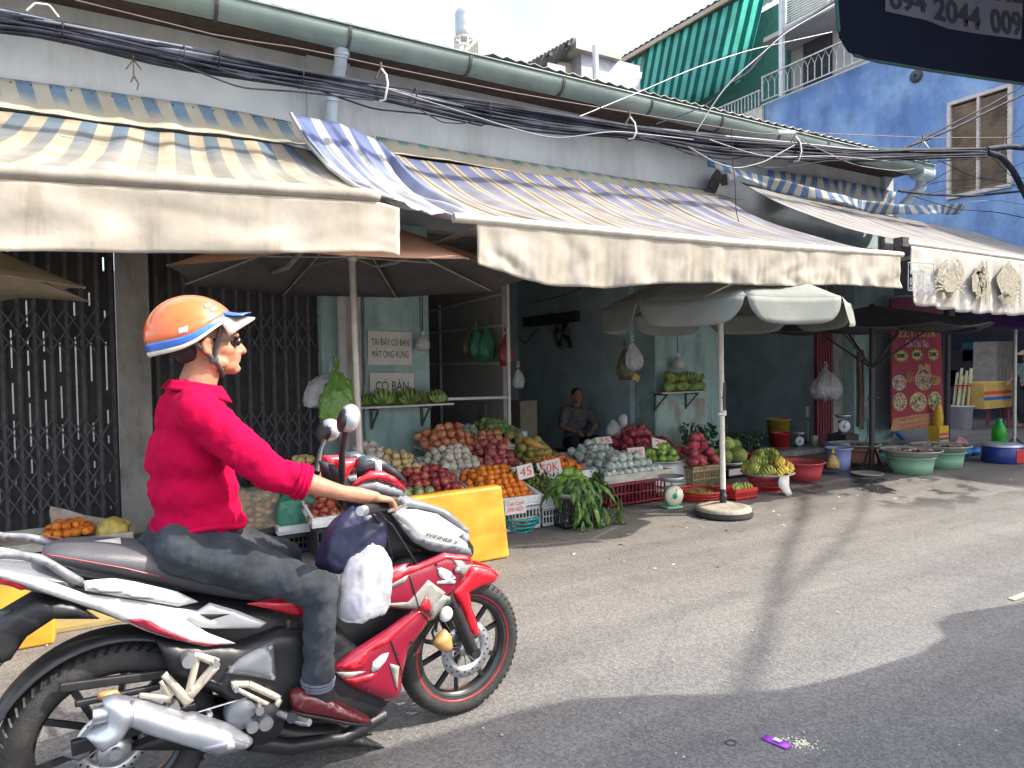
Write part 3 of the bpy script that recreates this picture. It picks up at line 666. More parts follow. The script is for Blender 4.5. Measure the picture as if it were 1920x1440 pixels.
g = MB(); g.grid(valance([Vector(bar1[0])+Vector((0, -.032, .04)), b_+Vector((0, -.035, .04)), c_+Vector((0, -.035, .04))], [.055]*4, 60, 3, .004, 3, 30)); g.build('hem', cream_cloth, A, org=o_, solid=.004)
for x in (-2.2, 1.2):
    g = MB(); g.tube([(x, 7.15, 2.4), (x, 5.6, 2.30), (x, AY+.05, b_.z if x < 0 else c_.z)], .02, 8); g.build('folding_arm', pole_alu, A, org=o_)
# flashing sheet pinned to the wall above it
ft = [aY(x, y, 7.15) for x, y in ((-330, 85), (0, 145), (200, 172), (400, 200), (545, 228))]; fb = [aY(x, y, 6.86) for x, y in ((-330, 168), (0, 200), (190, 228), (400, 250), (560, 272), (590, 275))]
g = MB(); g.grid(cloth(ft, fb, 90, 12, .05, .03, 3, 5)); FL = g.build('rain_flashing', fl1_m, None, solid=.003); tag(FL, 'faded blue and white striped canvas strip pinned to the wall above the cream awning', 'canvas strip')
g = MB()
for x in range(20, 540, 38): q = aY(x, 152+.14*x, 7.13); g.ell(q, .012, nu=6, nv=4)
g.build('nails', dark_strap, FL)
# --- awning 2, blue to cream
A = thing('awning', 'long blue to cream striped awning with a wrinkled white valance over the middle stall', 'awning', (4.5, 4.2, 2.5)); o_ = A.location
barL = aY(850, 408, AY); barR = aY(1690, 478, AY)
bar2 = [barL, lerp(barL, barR, .5)+Vector((0, 0, -.015)), barR]
top2 = [(2.45, 6.9, 3.78), (2.75, 6.9, 3.72), (4.34, 6.9, 3.755), (7.234, 6.9, 3.81), (7.6, 6.9, 3.80)]
bot2 = [barL+Vector((.35, .03, .03)), lerp(barL, barR, .5)+Vector((0, .03, .02)), barR+Vector((0, .03, .03))]
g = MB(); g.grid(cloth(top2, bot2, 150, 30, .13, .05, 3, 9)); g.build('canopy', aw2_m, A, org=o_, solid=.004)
flt = [aY(542, 213, 6.75), aY(640, 232, 6.8), aY(716, 268, 6.85), aY(745, 296, 6.88)]; flb = [aY(735, 374, AY+.1), aY(800, 398, AY+.05), aY(860, 408, AY+.04), aY(960, 414, AY+.04)]
g = MB(); g.grid(cloth(flt, flb, 60, 24, .16, .10, 2, 12)); g.build('side_flap', flap_m, A, org=o_, solid=.004)
g = MB(); g.tube([flt[0]+Vector((.02, 0, 0)), lerp(flt[0], flb[0], .25)-Vector((0, 0, .12)), lerp(flt[0], flb[0], .5)-Vector((0, 0, .16)), lerp(flt[0], flb[0], .75)-Vector((0, 0, .12)), flb[0]], .018, 6); g.build('piped_edge', cloth_white, A, org=o_)
va = aY(893, 418, AY-.01)
g = MB(); g.grid(valance([va, lerp(va, barR, .5), barR+Vector((-.05, -.02, -.02))], [.26, .38, .39, .345, .33, .335, .33, .30, .30, .31], 260, 18, .026, 4, 22)); g.build('valance', cream_cloth, A, org=o_, solid=.004)
g = MB(); g.tube([barL]+bar2[1:], .032, 10); g.build('front_bar', pole_alu, A, org=o_)
g = MB(); g.tube([(2.5, 7.0, 3.73), (7.7, 7.0, 3.79)], .04, 10); g.build('roller', rust, A, org=o_)
for x in (2.1, 6.4):
    g = MB(); g.tube([(x, 7.15, 2.5), (x, 5.6, 2.40), (x, AY+.05, barL.z)], .02, 8); g.build('folding_arm', pole_alu, A, org=o_)
ft = [aY(x, y, 7.14) for x, y in ((705, 256), (850, 282), (1000, 306), (1200, 338), (1335, 356))]; fb = [aY(x, y, 6.86) for x, y in ((716, 285), (850, 302), (1000, 330), (1200, 358), (1400, 376))]
g = MB(); g.grid(cloth(ft, fb, 90, 8, .03, .02, 3, 15)); tag(g.build('rain_flashing', fl2_m, None, solid=.003), 'dirty cream canvas strip with small green checks above the middle awning', 'canvas strip')
# --- awning 3, pale, with printed seafood valance
A = thing('awning', 'pale thin striped awning with a crab printed white valance at the right', 'awning', (9, 4.2, 2.6)); o_ = A.location
b0 = aY(1700, 456, AY); b1 = Vector((13.0, AY, b0.z-.02))
g = MB(); g.grid(cloth([(7.85, 6.9, 4.08), (9.2, 6.9, 4.0), (11.5, 6.9, 3.95), (14.5, 6.9, 3.9)], [b0+Vector((0, .03, .03)), b1+Vector((0, .03, .03))], 150, 24, .10, .03, 3, 21)); g.build('canopy', aw3_m, A, org=o_, solid=.004)
g = MB(); g.tube([b0-Vector((.05, 0, 0)), b1], .03, 10); g.build('front_bar', pole_alu, A, org=o_)
g = MB(); g.box(b0-Vector((.09, 0, 0)), (.10, .09, .09)); g.tube([b0-Vector((.12, 0, 0)), b0-Vector((.12, -.02, .1))], .02); g.build('bar_bracket', black_metal, A, org=o_)
V3 = [b0+Vector((.02, -.03, -.03)), b1+Vector((0, -.03, -.03))]
g = MB(); g.grid(valance(V3, [.55, .605, .605, .605, .605, .605, .605], 260, 18, .028, 6, 34, .02)); g.build('valance', cloth_white, A, org=o_, solid=.004)
for x in (7.5, 12.0):
    g = MB(); g.tube([(x, 7.15, 2.6), (x, 5.6, 2.50), (x, AY+.05, b0.z)], .02, 8); g.build('folding_arm', pole_alu, A, org=o_)
# faded prints on the valance: thin cloth applications just in front of it
VY = AY-.03-.052
def vpt(px, py): q = aY(px, py, VY); return q
def zz(x, y): return vpt(1680+x/8, 440+y/8)
def flat(name, polys, m, parent, org, vec, mirror=False):
    g = MB()
    for p_ in polys: g.prism(p_, vec)
    return g.build(name, m, parent, org=org)
def limbp(pts, w0, w1):
    out = []; back = []
    for i, q in enumerate(pts):
        t = i/(len(pts)-1); w = w0*(1-t)+w1*t; a = Vector(pts[max(0, i-1)]); b = Vector(pts[min(len(pts)-1, i+1)]); d = (b-a).normalized(); n_ = Vector((-d.y, d.x))
        out.append(Vector(q)+n_*w); back.append(Vector(q)-n_*w)
    return out+back[::-1]
crab = [[(800, 545), (870, 560), (920, 640), (930, 720), (900, 830), (850, 860), (760, 860), (720, 800), (710, 700), (730, 600)]]
claw = [(660, 680), (625, 620), (640, 520), (690, 430), (760, 375), (795, 395), (740, 400), (770, 440), (790, 420), (760, 490), (700, 570), (670, 620), (720, 660), (700, 700)]
claw2 = [(990, 700), (1030, 620), (1020, 520), (980, 420), (930, 360), (905, 380), (950, 440), (940, 480), (885, 450), (900, 520), (950, 600), (985, 650), (940, 690)]
crab += [claw, claw2]
for pts in ([(720, 740), (660, 710), (610, 670), (585, 630)], [(930, 750), (980, 730), (1020, 700), (1040, 670)], [(715, 780), (650, 770), (600, 780), (550, 765)], [(900, 780), (960, 765), (1020, 780), (1060, 765)],
            [(710, 810), (640, 820), (590, 860), (565, 920)], [(910, 815), (970, 820), (1010, 870), (1020, 915)]): crab.append([tuple(q) for q in limbp([Vector(p_) for p_ in pts], 15, 6)])
crab += [[(690, 870), (730, 870), (750, 950), (720, 990), (690, 960)], [(860, 860), (910, 850), (890, 940), (850, 1010), (820, 990)]]
g = MB()
for pl in crab: g.prism([zz(*q) for q in pl], (0, .004, 0))
g.build('printed_crab', print_grey, A, org=o_)
leaf = []
rr = random.Random(5)
for k in range(34):
    t = k/33; cx = 1285+60*math.sin(k*2.4)*(.4+t)+40*t*0; cy = 450+t*480; w_ = (30+90*math.sin(math.pi*min(1, t*.9+.12)))
    ang = rr.uniform(-.6, .6); L_ = rr.uniform(60, 120); leaf.append([(cx-w_*.5*rr.random(), cy+L_*.5), (cx+ang*60, cy-L_*.6), (cx+w_*.5*rr.random(), cy+L_*.5), (cx, cy+L_*.7)])
leaf += [[(1345, 620), (1360, 400), (1430, 800), (1400, 1040), (1350, 1050)], [(1140, 620), (1230, 500), (1330, 700), (1300, 900), (1150, 850)], [(1280, 410), (1340, 520), (1350, 900), (1220, 940)]]
g = MB()
for pl in leaf: g.prism([zz(*q) for q in pl], (0, .004, 0))
g.build('printed_shrimps', print_grey, A, org=o_)
fish = [[(1640, 470), (1700, 385), (1720, 430), (1850, 600), (1870, 700), (1760, 1090), (1700, 1000), (1620, 960), (1520, 720), (1510, 640), (1560, 560)]]
for k in range(10): a = Vector((1640+k*12, 860+k*8)); fish.append([tuple(q) for q in limbp([a, a+Vector((-60-k*3, 50)), a+Vector((-110, 70+k*14))], 6, 3)])
for k in range(6): a = Vector((1860, 700+k*60)); fish.append([tuple(q) for q in limbp([a-Vector((20, 0)), a+Vector((10, 40)), a+Vector((0, 90))], 9, 3)])
g = MB()
for pl in fish: g.prism([zz(*q) for q in pl], (0, .004, 0))
g.build('printed_lobster', print_grey, A, org=o_)
def vtext(s, x, y, wd, h, m_, nm='lettering'):
    c = zz(x, y); wd = (zz(x+wd/2, y)-zz(x-wd/2, y)).length; hh = (zz(x, y-h/2)-zz(x, y+h/2)).length
    text(s, A, frame(c, (1, 0, -.012), (0, 0, 1)), wd, m_, nm, height=hh, depth=0, org=o_, bold=.01)
vtext('KHANH LAP', 375, 575, 320, 70, print_ink); vtext('0913.160502', 375, 715, 330, 120, print_ink); vtext('094 2044 009', 375, 815, 340, 50, print_ink); vtext('HẢI SẢN', 400, 480, 250, 40, print_grey)
g = MB(); q = [zz(185, 415), zz(570, 440), zz(540, 850), zz(180, 835)]
for i in range(4): g.bar(q[i], q[(i+1) % 4], .004, .008)
g.build('printed_border', print_ink, A, org=o_)
# ribbons of old striped canvas above awning 3
def ribbon(pts, w_, m_, lab, Y=6.7, seed=1, name='canvas_ribbon'):
    P = resample([aY(x, y, Y+dy) for x, y, dy in pts], 60); rows = []
    for j in range(5): rows.append([q+Vector((0, -.03*j*math.sin(i*.3), -w_*j/4+.02*nz(i*.2, j, seed))) for i, q in enumerate(P)])
    g = MB(); g.grid(rows); return tag(g.build(name, m_, None, solid=.003), lab, 'canvas strip')
ribbon([(1326, 290, .2), (1390, 320, .1), (1460, 335, 0), (1600, 372, -.2), (1700, 385, -.3), (1812, 382, -.5)], .16, rib_m, 'blue and white checked canvas ribbon sagging along the top of the right awning')
ribbon([(1440, 318, .3), (1520, 330, .3), (1600, 342, .3), (1680, 360, .3)], .42, stripe_mat('flash3', (.55, .52, .45), (.10, .20, .42), .26, duty=.5, fade=(.2, .6), dirt=.3), 'grimy striped canvas sheet bunched under the eaves above the right awning', 6.75, 4, 'canvas_sheet')
# torn poster scraps and dark junction at the wall above middle awning end
g = MB(); q = aY(1338, 330, 7.08)
for k in range(7): g.box(q+Vector((random.uniform(-.1, .35), random.uniform(-.03, 0), random.uniform(-.25, .12))), (.18, .01, .16), rot=Matrix.Rotation(random.uniform(-1, 1), 3, 'Y'), mi=k % 2)
tag(g.build('torn_posters', [dark_void, paper], None), 'scraps of torn dark and pale posters on the wall between the two right awnings', 'poster')
# --- dark awning on the near side of the street, its valance at top right
NA = thing('near_awning', 'dark backlit awning with a grey phone number label hanging close at top right', 'awning', (2.19, 1.5, 2.6)); o_ = NA.location
def onl(px, py):
    d = ray(px, py); n_ = Vector((.09, .80, 0)); t = (n_.dot(Vector((1.73, 1.185, 0))))/n_.dot(d); return EYE+d*t
c0 = onl(1566, 0); edge = [onl(1566, -80), onl(1568, 0), onl(1573, 70), onl(1590, 98), onl(1622, 110), onl(1750, 132), onl(1920, 157), onl(2150, 185)]
edge = edge[:-1]+[onl(1990, 165)]; yl = lambda x, z: Vector((x, 1.185-.1125*(x-1.73), z))
edge += [yl(3.3, 2.35), yl(4.2, 2.0), yl(9, 1.95)]
topl = [yl(*q) for q in ((edge[0].x, 2.78), (2.6, 2.80), (3.1, 2.78), (3.6, 2.84), (4.0, 2.90), (4.28, 2.88), (4.34, 2.66), (4.40, 2.30), (4.50, 2.14), (4.84, 2.09), (5.39, 2.13), (5.9, 2.32), (6.35, 2.66), (6.65, 2.75), (7.07, 2.60), (7.8, 2.70), (9, 2.75))]  # unseen top edge, stepped to cast the shadow outline on the road
poly = edge + topl[::-1]
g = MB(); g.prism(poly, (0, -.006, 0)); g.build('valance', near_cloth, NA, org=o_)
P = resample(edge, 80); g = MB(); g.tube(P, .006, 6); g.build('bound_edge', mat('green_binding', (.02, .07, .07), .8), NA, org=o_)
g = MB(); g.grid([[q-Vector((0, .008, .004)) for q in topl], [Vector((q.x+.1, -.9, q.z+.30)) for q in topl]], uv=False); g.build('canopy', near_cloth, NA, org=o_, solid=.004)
lb = [onl(1656, -60), onl(1655, 24), onl(1730, 40), onl(1770, 56), onl(1830, 66), onl(1908, 76), onl(1915, -60)]
n_ = Vector((-.112, -.994, 0))
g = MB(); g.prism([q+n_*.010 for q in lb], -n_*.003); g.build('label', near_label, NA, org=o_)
def ntext(s, x, y, wpx, hpx, rot=0):
    c = onl(x, y)+n_*.012; wd = (onl(x+wpx/2, y)-onl(x-wpx/2, y)).length; hh = (onl(x, y-hpx/2)-onl(x, y+hpx/2)).length
    sl = (onl(x+wpx/2, y+wpx/2*rot)-onl(x-wpx/2, y-wpx/2*rot)); text(s, NA, frame(c, sl, (0, 0, 1)), wd, near_ink, height=hh, depth=0, org=o_, bold=.03)
ntext('094', 1696, 6, 68, 36, .12); ntext('2044', 1789, 28, 86, 44, .25); ntext('009', 1880, 45, 58, 46, .1)
ntext('HL', 1885, -8, 50, 30, .1)

# ================================================================== umbrellas
def umbrella(label, c, R, zr, h, top_m, under_m, pole_m, val=0, n=8, rot=0, pole_r=.022, base=None, ptop=None, name='market_umbrella', lean=(0, 0), cut=0):
    U_ = thing(name, label, 'umbrella', (c[0], c[1], 0)); o_ = U_.location
    apex = Vector((c[0]+lean[0], c[1]+lean[1], zr+h)); V = [Vector((c[0]+R*math.cos(rot+2*math.pi*k/n), c[1]+R*math.sin(rot+2*math.pi*k/n), zr)) for k in range(n)]
    g = MB(); ns = 8; nr = 8
    for k in range(n):
        a, b = V[k], V[(k+1) % n]; rows = []
        for j in range(nr+1):
            t = j/nr; row = []
            for i in range(ns+1):
                s_ = i/ns; e_ = lerp(a, b, s_); q = lerp(apex, e_, t); q.z += .03*h*math.sin(math.pi*t)-(.012 if val else .05)*math.sin(math.pi*s_)*t*(1 if not cut else .5)
                if cut: q = q + (apex-e_).normalized()*cut*math.sin(math.pi*s_)*t**3
                row.append(q)
            rows.append(row)
        g.grid(rows, uv=False)
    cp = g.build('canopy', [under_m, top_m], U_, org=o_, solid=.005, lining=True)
    if val:
        for k in range(n):
            a, b = V[k], V[(k+1) % n]; g = MB(); rows = []
            for j in range(6):
                t = j/5; row = []
                for i in range(13):
                    s_ = .005+.99*i/12; ins = .035*t+.09*(t**3); s2 = s_*(1-2*ins)+ins; q = lerp(a, b, s2); q.z -= .012*math.sin(math.pi*s_); q.z -= val*t*(1-.12*(abs(2*s_-1)**6)); q += Vector((math.cos(rot+2*math.pi*(k+.5)/n), math.sin(rot+2*math.pi*(k+.5)/n), 0))*(.014*math.sin(s_*7+k)*t+.012+.03*t)
                    row.append(q)
                rows.append(row)
            g.grid(rows, uv=False); g.build('valance_flap', top_m, U_, org=o_, solid=.003)
    hub = Vector((c[0]+lean[0]*.8, c[1]+lean[1]*.8, zr+h*.35))
    for k in range(n):
        g = MB(); mid = lerp(apex, V[k], .55)-Vector((0, 0, .03)); g.tube([apex-Vector((0, 0, .03)), mid, V[k]-Vector((0, 0, .0))], .007, 6); g.tube([hub, mid], .006, 6); g.build('rib', pole_m if pole_m is not pole_white else pole_alu, U_, org=o_)
    g = MB(); g.tube([(c[0], c[1], .05), (c[0]+lean[0], c[1]+lean[1], zr+h-.02)], pole_r, 12); g.ell(hub, (.045, .045, .05)); g.ell(apex, (.04, .04, .03)); g.build('pole', pole_m, U_, org=o_)
    if base: base(U_, o_, c)
    return U_
def base_disc(U_, o_, c):
    g = MB(); g.lathe([(.001, 0), (.275, 0), (.285, .03), (.27, .055), (.272, .06)], c, 40); g.build('rubber_base', black_plastic, U_, org=o_)
    g = MB(); g.lathe([(.268, .058), (.262, .085), (.20, .10), (.195, .095), (.14, .112), (.135, .108), (.09, .12), (.045, .125), (.001, .126)], c, 40); g.build('base_cap', mat('dusty_cap', (.30, .27, .22), .8, var=.15, scale=20), U_, org=o_)
    g = MB(); g.lathe([(.032, .12), (.032, .17), (.036, .175), (.036, .20), (.030, .205), (.030, .26)], c, 16); g.build('socket', black_plastic, U_, org=o_)
    g = MB(); g.tube([(c[0], c[1], 1.02), (c[0]-.004, c[1], 1.16), (c[0], c[1], 1.30)], .033, 12); g.build('black_sleeve', black_plastic, U_, org=o_)
    g = MB(); g.tube([(c[0], c[1], .98), (c[0], c[1], 1.03)], .036, 12); g.tube([(c[0]-.03, c[1]-.02, 1.0), (c[0]-.09, c[1]-.03, 1.0)], .014, 8); g.build('clamp', white_plastic, U_, org=o_)
um = aZ(1356, 966)
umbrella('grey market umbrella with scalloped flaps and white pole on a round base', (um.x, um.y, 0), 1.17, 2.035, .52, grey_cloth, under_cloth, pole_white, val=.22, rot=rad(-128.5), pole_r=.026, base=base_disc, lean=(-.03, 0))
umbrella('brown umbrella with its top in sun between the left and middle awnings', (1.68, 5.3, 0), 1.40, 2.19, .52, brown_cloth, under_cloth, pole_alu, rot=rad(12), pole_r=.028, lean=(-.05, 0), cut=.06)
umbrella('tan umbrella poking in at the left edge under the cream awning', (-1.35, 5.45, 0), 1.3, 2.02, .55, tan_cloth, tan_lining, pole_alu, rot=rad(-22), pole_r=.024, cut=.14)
def base_frame(U_, o_, c):
    g = MB(); g.bb(c[0]-.33, c[0]+.33, c[1]-.06, c[1]+.06, .004, .05); g.bb(c[0]-.06, c[0]+.06, c[1]-.33, c[1]+.33, .004, .045); g.bar((c[0]-.2, c[1], .05), (c[0], c[1], .4), .02); g.bar((c[0]+.2, c[1], .05), (c[0], c[1], .4), .02); g.build('cross_base', black_metal, U_, org=o_)
    g = MB(); g.tube([(c[0]-.14, c[1]-.04, .98), (c[0]+.14, c[1]-.04, .98)], .012); g.ell((c[0]+.14, c[1]-.04, .98), .02); g.build('crank', black_metal, U_, org=o_)
    for k in range(6):
        t = k*math.pi/3; g = MB(); g.tube([(c[0], c[1], 1.38), (c[0]+.62*math.cos(t), c[1]+.62*math.sin(t), 1.86)], .014, 6); g.build('strut', black_metal, U_, org=o_)
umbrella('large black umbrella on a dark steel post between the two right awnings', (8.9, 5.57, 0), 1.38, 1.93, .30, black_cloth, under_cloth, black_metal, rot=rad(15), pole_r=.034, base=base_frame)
def base_tripod(U_, o_, c):
    for k in range(3):
        t = k*2.1+.6; g = MB(); g.bar((c[0], c[1], .25), (c[0]+.3*math.cos(t), c[1]+.3*math.sin(t), .01), .02); g.build('leg', black_metal, U_, org=o_)
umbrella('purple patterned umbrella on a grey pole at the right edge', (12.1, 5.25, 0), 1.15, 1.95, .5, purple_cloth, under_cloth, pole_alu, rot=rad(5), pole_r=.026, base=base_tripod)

# ================================================================== overhead cables
CB = thing('cable_bundle', 'thick sagging bundle of black cables strung across the whole street front', 'cables', (0, 6, 4))
o_ = CB.location
spine = [(-420, 30, 150, 6), (-200, -10, 60, 6), (0, 15, 50, 6.0), (150, 50, 82, 6), (300, 80, 125, 6), (450, 108, 146, 6), (600, 142, 170, 6), (720, 160, 186, 6), (850, 180, 220, 6), (1000, 205, 248, 6), (1190, 238, 258, 6), (1330, 252, 288, 6), (1500, 268, 300, 6), (1600, 280, 303, 6), (1730, 280, 298, 5.9), (1850, 278, 293, 5.8)]
for k in range(92):
    rr = random.Random(k*7+1); t = (k+.5)/92; ph = rr.uniform(0, 6); pts = []
    for (x, y0, y1, Y) in spine:
        w_ = min(.98, max(.02, t+.22*math.sin(ph+x*.004)+rr.uniform(-.05, .05))); pts.append(aY(x, y0+(y1-y0)*w_+rr.uniform(-1, 1), Y+rr.uniform(-.07, .07)))
    P = resample(pts, 60)
    # round the corners of the polyline
    for _ in range(2): P = [P[0]]+[(P[i-1]+P[i]*2+P[i+1])/4 for i in range(1, len(P)-1)]+[P[-1]]
    g = MB(); g.tube(P, rr.uniform(.010, .019), 5, cap=False); g.build('cable', cable_grey if k in (3, 17, 22, 29) else cable_black, CB, org=o_)
g = MB()
for (x, y0, y1, Y) in ((120, 45, 78, 6), (345, 88, 128, 6), (410, 98, 136, 6), (565, 134, 163, 6), (775, 168, 200, 6), (912, 192, 232, 6), (1185, 236, 262, 6), (1490, 266, 303, 6)):
    a = aY(x, y0-1, Y); b = aY(x-2, y1+1, Y); c = (a+b)/2; r_ = (a-b).length/2; pts = [c+Vector((0, -.10*math.sin(q), 0))+(a-c)*math.cos(q) for q in [i*math.pi/8 for i in range(17)]]; g.tube(pts, .006, 5); g.build('tie', cable_black, CB, org=o_); g = MB()
MW = MB(); pts = [aY(x, y, 6.02) for x, y in ((140, 0), (420, 70), (573, 92), (720, 125), (950, 172), (1190, 213), (1430, 252), (1490, 248), (1730, 258), (1880, 258), (2100, 240))]
MW.tube(resample(pts, 60), .006, 5); tag(MW.build('messenger_wire', mat('rusty_wire', (.12, .08, .08), .6), None), 'single thin rusty support wire running just above the cable bundle', 'wire')
for x, y, y1 in ((714, 122, 186), (1180, 212, 258), (1490, 248, 300), (1730, 258, 298), (1882, 262, 298)):
    T = thing('cable_hanger', {714: 'red and white wire hanger holding the cables left of centre', 1180: 'white wire hanger on the cables above the middle awning', 1490: 'white wire hanger beside the white plastic splice tube', 1730: 'thin white wire hanger in front of the blue wall', 1882: 'wire hanger at the right edge over the blue window'}[x], 'hanger', aY(x, y, 5.98)); o2 = T.location
    g = MB(); g.tube([aY(x, y-4, 5.98), aY(x+1, y+6, 5.95), aY(x-6, y+18, 5.95), aY(x-10, y+26, 5.95)], .012, 6); g.build('hook', rust, T, org=o2)
    g = MB(); g.tube([aY(x+2, y+8, 5.94), aY(x+10, y+18, 5.9), aY(x+13, y+35, 5.88), aY(x+8, y1+1, 5.88), aY(x-2, y1+3, 5.95)], .010, 6); g.build('strap', cable_white, T, org=o2)
tg = MB(); tg.tube([aY(1458, 248, 5.95), aY(1488, 249, 5.95)], .03, 10); tag(tg.build('splice_tube', cable_white, None), 'short white plastic tube tied to the cables by the gutter', 'tube')
def wire(pts, r_, m_, lab, name='loose_wire', n=30):
    P = resample(pts, n)
    for _ in range(3): P = [P[0]]+[(P[i-1]+P[i]*2+P[i+1])/4 for i in range(1, len(P)-1)]+[P[-1]]
    g = MB(); g.tube(P, r_, 5); return tag(g.build(name, m_, None), lab, 'wire')
A6 = lambda l, Y=6.0: [aY(x, y, Y) for x, y in l]
wire(A6([(50, 20), (65, 6), (92, 9), (110, 32)], 5.9), .007, cable_white, 'white cable loop standing up from the bundle at top left')
wire(A6([(720, 165), (850, 205), (950, 238), (1040, 262), (1150, 245), (1300, 262)], 5.88), .007, cable_grey, 'pale cable sagging below the bundle above the middle awning')
wire(A6([(1078, 222), (1200, 172), (1300, 128), (1400, 95), (1560, 60)], 6.2), .006, cable_white, 'thin white line crossing diagonally in front of the turquoise blinds')
wire(A6([(1305, 248), (1340, 190), (1365, 155), (1430, 100), (1470, 62), (1570, 5), (1640, -30)], 6.0), .009, cable_grey, 'pale cable rising from the bundle past the terrace')
wire(A6([(1368, 156), (1400, 140), (1440, 88), (1475, 58), (1575, -5)], 6.05), .018, cable_black, 'dark cable rising beside the pale one past the terrace')
wire(A6([(1230, 233), (1320, 200), (1375, 155)], 6.1), .008, cable_black, 'dark thin wire from the gutter to the blind corner')
wire(A6([(1700, 275), (1780, 235), (1860, 195), (1935, 150)], 6.2), .016, cable_black, 'upper of two dark cables slanting across the blue window')
wire(A6([(1690, 280), (1790, 240), (1870, 200), (1945, 165)], 6.1), .020, cable_black, 'lower thicker cable slanting across the blue window')
wire(A6([(1290, 275), (1340, 305), (1380, 317), (1430, 305), (1490, 272)], 5.85), .008, cable_grey, 'pale cable drooping over the left corner of the right awning')
wire(A6([(1372, 240), (1373, 310), (1378, 330), (1380, 400), (1392, 435), (1410, 450)], 5.6), .005, cable_black, 'thin dark wire hanging down onto the middle awning')
wire(A6([(1685, 358), (1740, 365), (1820, 368), (1900, 360), (1960, 355)], 6.0), .02, cable_black, 'black cable hanging low across the base of the blue window')
wire(A6([(1690, 362), (1760, 340), (1850, 335), (1930, 300)], 6.0), .006, cable_black, 'fine wire arching above the low black cable')
wire(A6([(1700, 365), (1780, 320), (1850, 290), (1920, 235)], 6.05), .006, cable_black, 'fine wire rising from pipe end towards the right edge')
wire(A6([(1850, 285), (1880, 295), (1900, 320), (1915, 350), (1930, 380)], 5.8), .05, cable_black, 'thick black knot of cables dropping at the right edge')
wire(A6([(1850, 280), (1890, 275), (1940, 280)], 5.8), .05, cable_black, 'thick black cable end leaving at the right edge')
wire(A6([(785, 205), (830, 230), (870, 232), (900, 222)], 5.9), .006, cable_black, 'thin loop of black wire under the bundle left of centre')
wire(A6([(1820, 378), (1870, 375), (1925, 385)], 5.9), .006, cable_grey, 'grey thin wire at the right edge under the window')
g = MB(); c = aY(250, 112, 5.9)
for a, b in (((0, 0, 0), (-.05, 0, -.08)), ((0, 0, 0), (.05, 0, -.06)), ((0, 0, .03), (0, 0, -.12)), ((0, 0, -.12), (.03, 0, -.17)), ((0, 0, -.12), (-.02, 0, -.17)), ((.03, 0, -.17), (.02, 0, -.22))): g.bar(c+Vector(a), c+Vector(b), .010)
tag(g.build('cable_clamp', rust, None), 'small grey cable clamp hanging under the bundle at upper left', 'clamp')
for i, (pts, lab) in enumerate(((((330, 118), (450, 165), (560, 172), (700, 188)), 'slack black strand below the bundle at upper left'), (((20, 40), (180, 72), (330, 106), (470, 148)), 'slack strand along the underside of the bundle at far left'),
        (((1200, 258), (1330, 300), (1450, 318), (1560, 300), (1690, 300)), 'slack black strand under the bundle over the right awning'), (((1330, 262), (1430, 296), (1560, 292), (1700, 306), (1840, 298)), 'tangled grey strand under the bundle at right'),
        (((1500, 262), (1600, 310), (1690, 322), (1780, 300), (1850, 285)), 'long drooping strand in front of the blue wall'), (((1700, 372), (1800, 350), (1880, 352), (1930, 340)), 'fine strand crossing the lower blue window'),
        (((1712, 368), (1790, 392), (1870, 398), (1930, 410)), 'fine strand falling to the right edge below the window'), (((1760, 300), (1820, 330), (1900, 345), (1930, 372)), 'thin strand leaving the bundle at far right'),
        (((1860, 295), (1895, 330), (1925, 335)), 'short strand from the knot at the right edge'), (((600, 170), (700, 205), (800, 214), (905, 236)), 'slack strand under the bundle beside the downpipe'),
        (((1230, 255), (1290, 290), (1370, 300), (1470, 275)), 'curled strand under the bundle by the gutter'))):
    wire(A6(pts, 5.84+.02*i), .006 if i % 3 else .008, cable_grey if i in (3, 4) else cable_black, lab)
# thick cable bundle high over the near side: only its soft shadow crosses the road
g = MB()
def sh_pt(x, y, h): s_ = h/math.tan(rad(SUN_EL)); return Vector((x+math.sin(az)*s_, y+math.cos(az)*s_, h))
for pts, r_ in (([(1.6, 1.6), (2.45, 2.15), (3.1, 2.55), (3.74, 3.0), (4.7, 3.65), (5.67, 4.24), (6.6, 4.9)], .038), ([(3.2, 2.7), (4.1, 3.05), (5.2, 3.5), (6.2, 4.0), (7.4, 4.7)], .022)):
    g.tube(resample([sh_pt(x, y, 7.5) for x, y in pts], 20), r_, 8)
tag(g.build('cable_run', cable_black, None), 'black cables high above the road, outside the picture', 'cables')
# ================================================================== fruit prototypes (meshes only)
def bumpy(r, nu=14, nv=9, dim=0, rib=0, seed=0, amp=0):
    g = MB(); g.ell((0, 0, 0), r, nu=nu, nv=nv)
    for q in g.v:
        n_ = q.normalized()
        if dim:
            d = math.exp(-((1-abs(n_.z))/.10)); q -= Vector((0, 0, math.copysign(dim*d*(r if isinstance(r, (int, float)) else r[2]), q.z)))
        if amp: q += n_*amp*nz(n_.x*3+seed, n_.y*3, n_.z*3)
    return g
def fm(name, col, col2=None, rough=.45, scale=18, var=.2, bump=0, bscale=120, coat=0, rnd=.15, lo=.4, hi=.6, transl=0):
    return mat(name, col, rough, var=var, scale=scale, col2=col2, bump=bump, bscale=bscale, coat=coat, rnd=rnd, mixlo=lo, mixhi=hi, transl=transl)
leaf_m = fm('green_leaf', (.05, .15, .03), (.20, .38, .09), rough=.4, transl=.25, rnd=.25)
leaf_dk = fm('dark_leaf', (.015, .045, .015), (.04, .10, .03), rough=.45, rnd=.2)
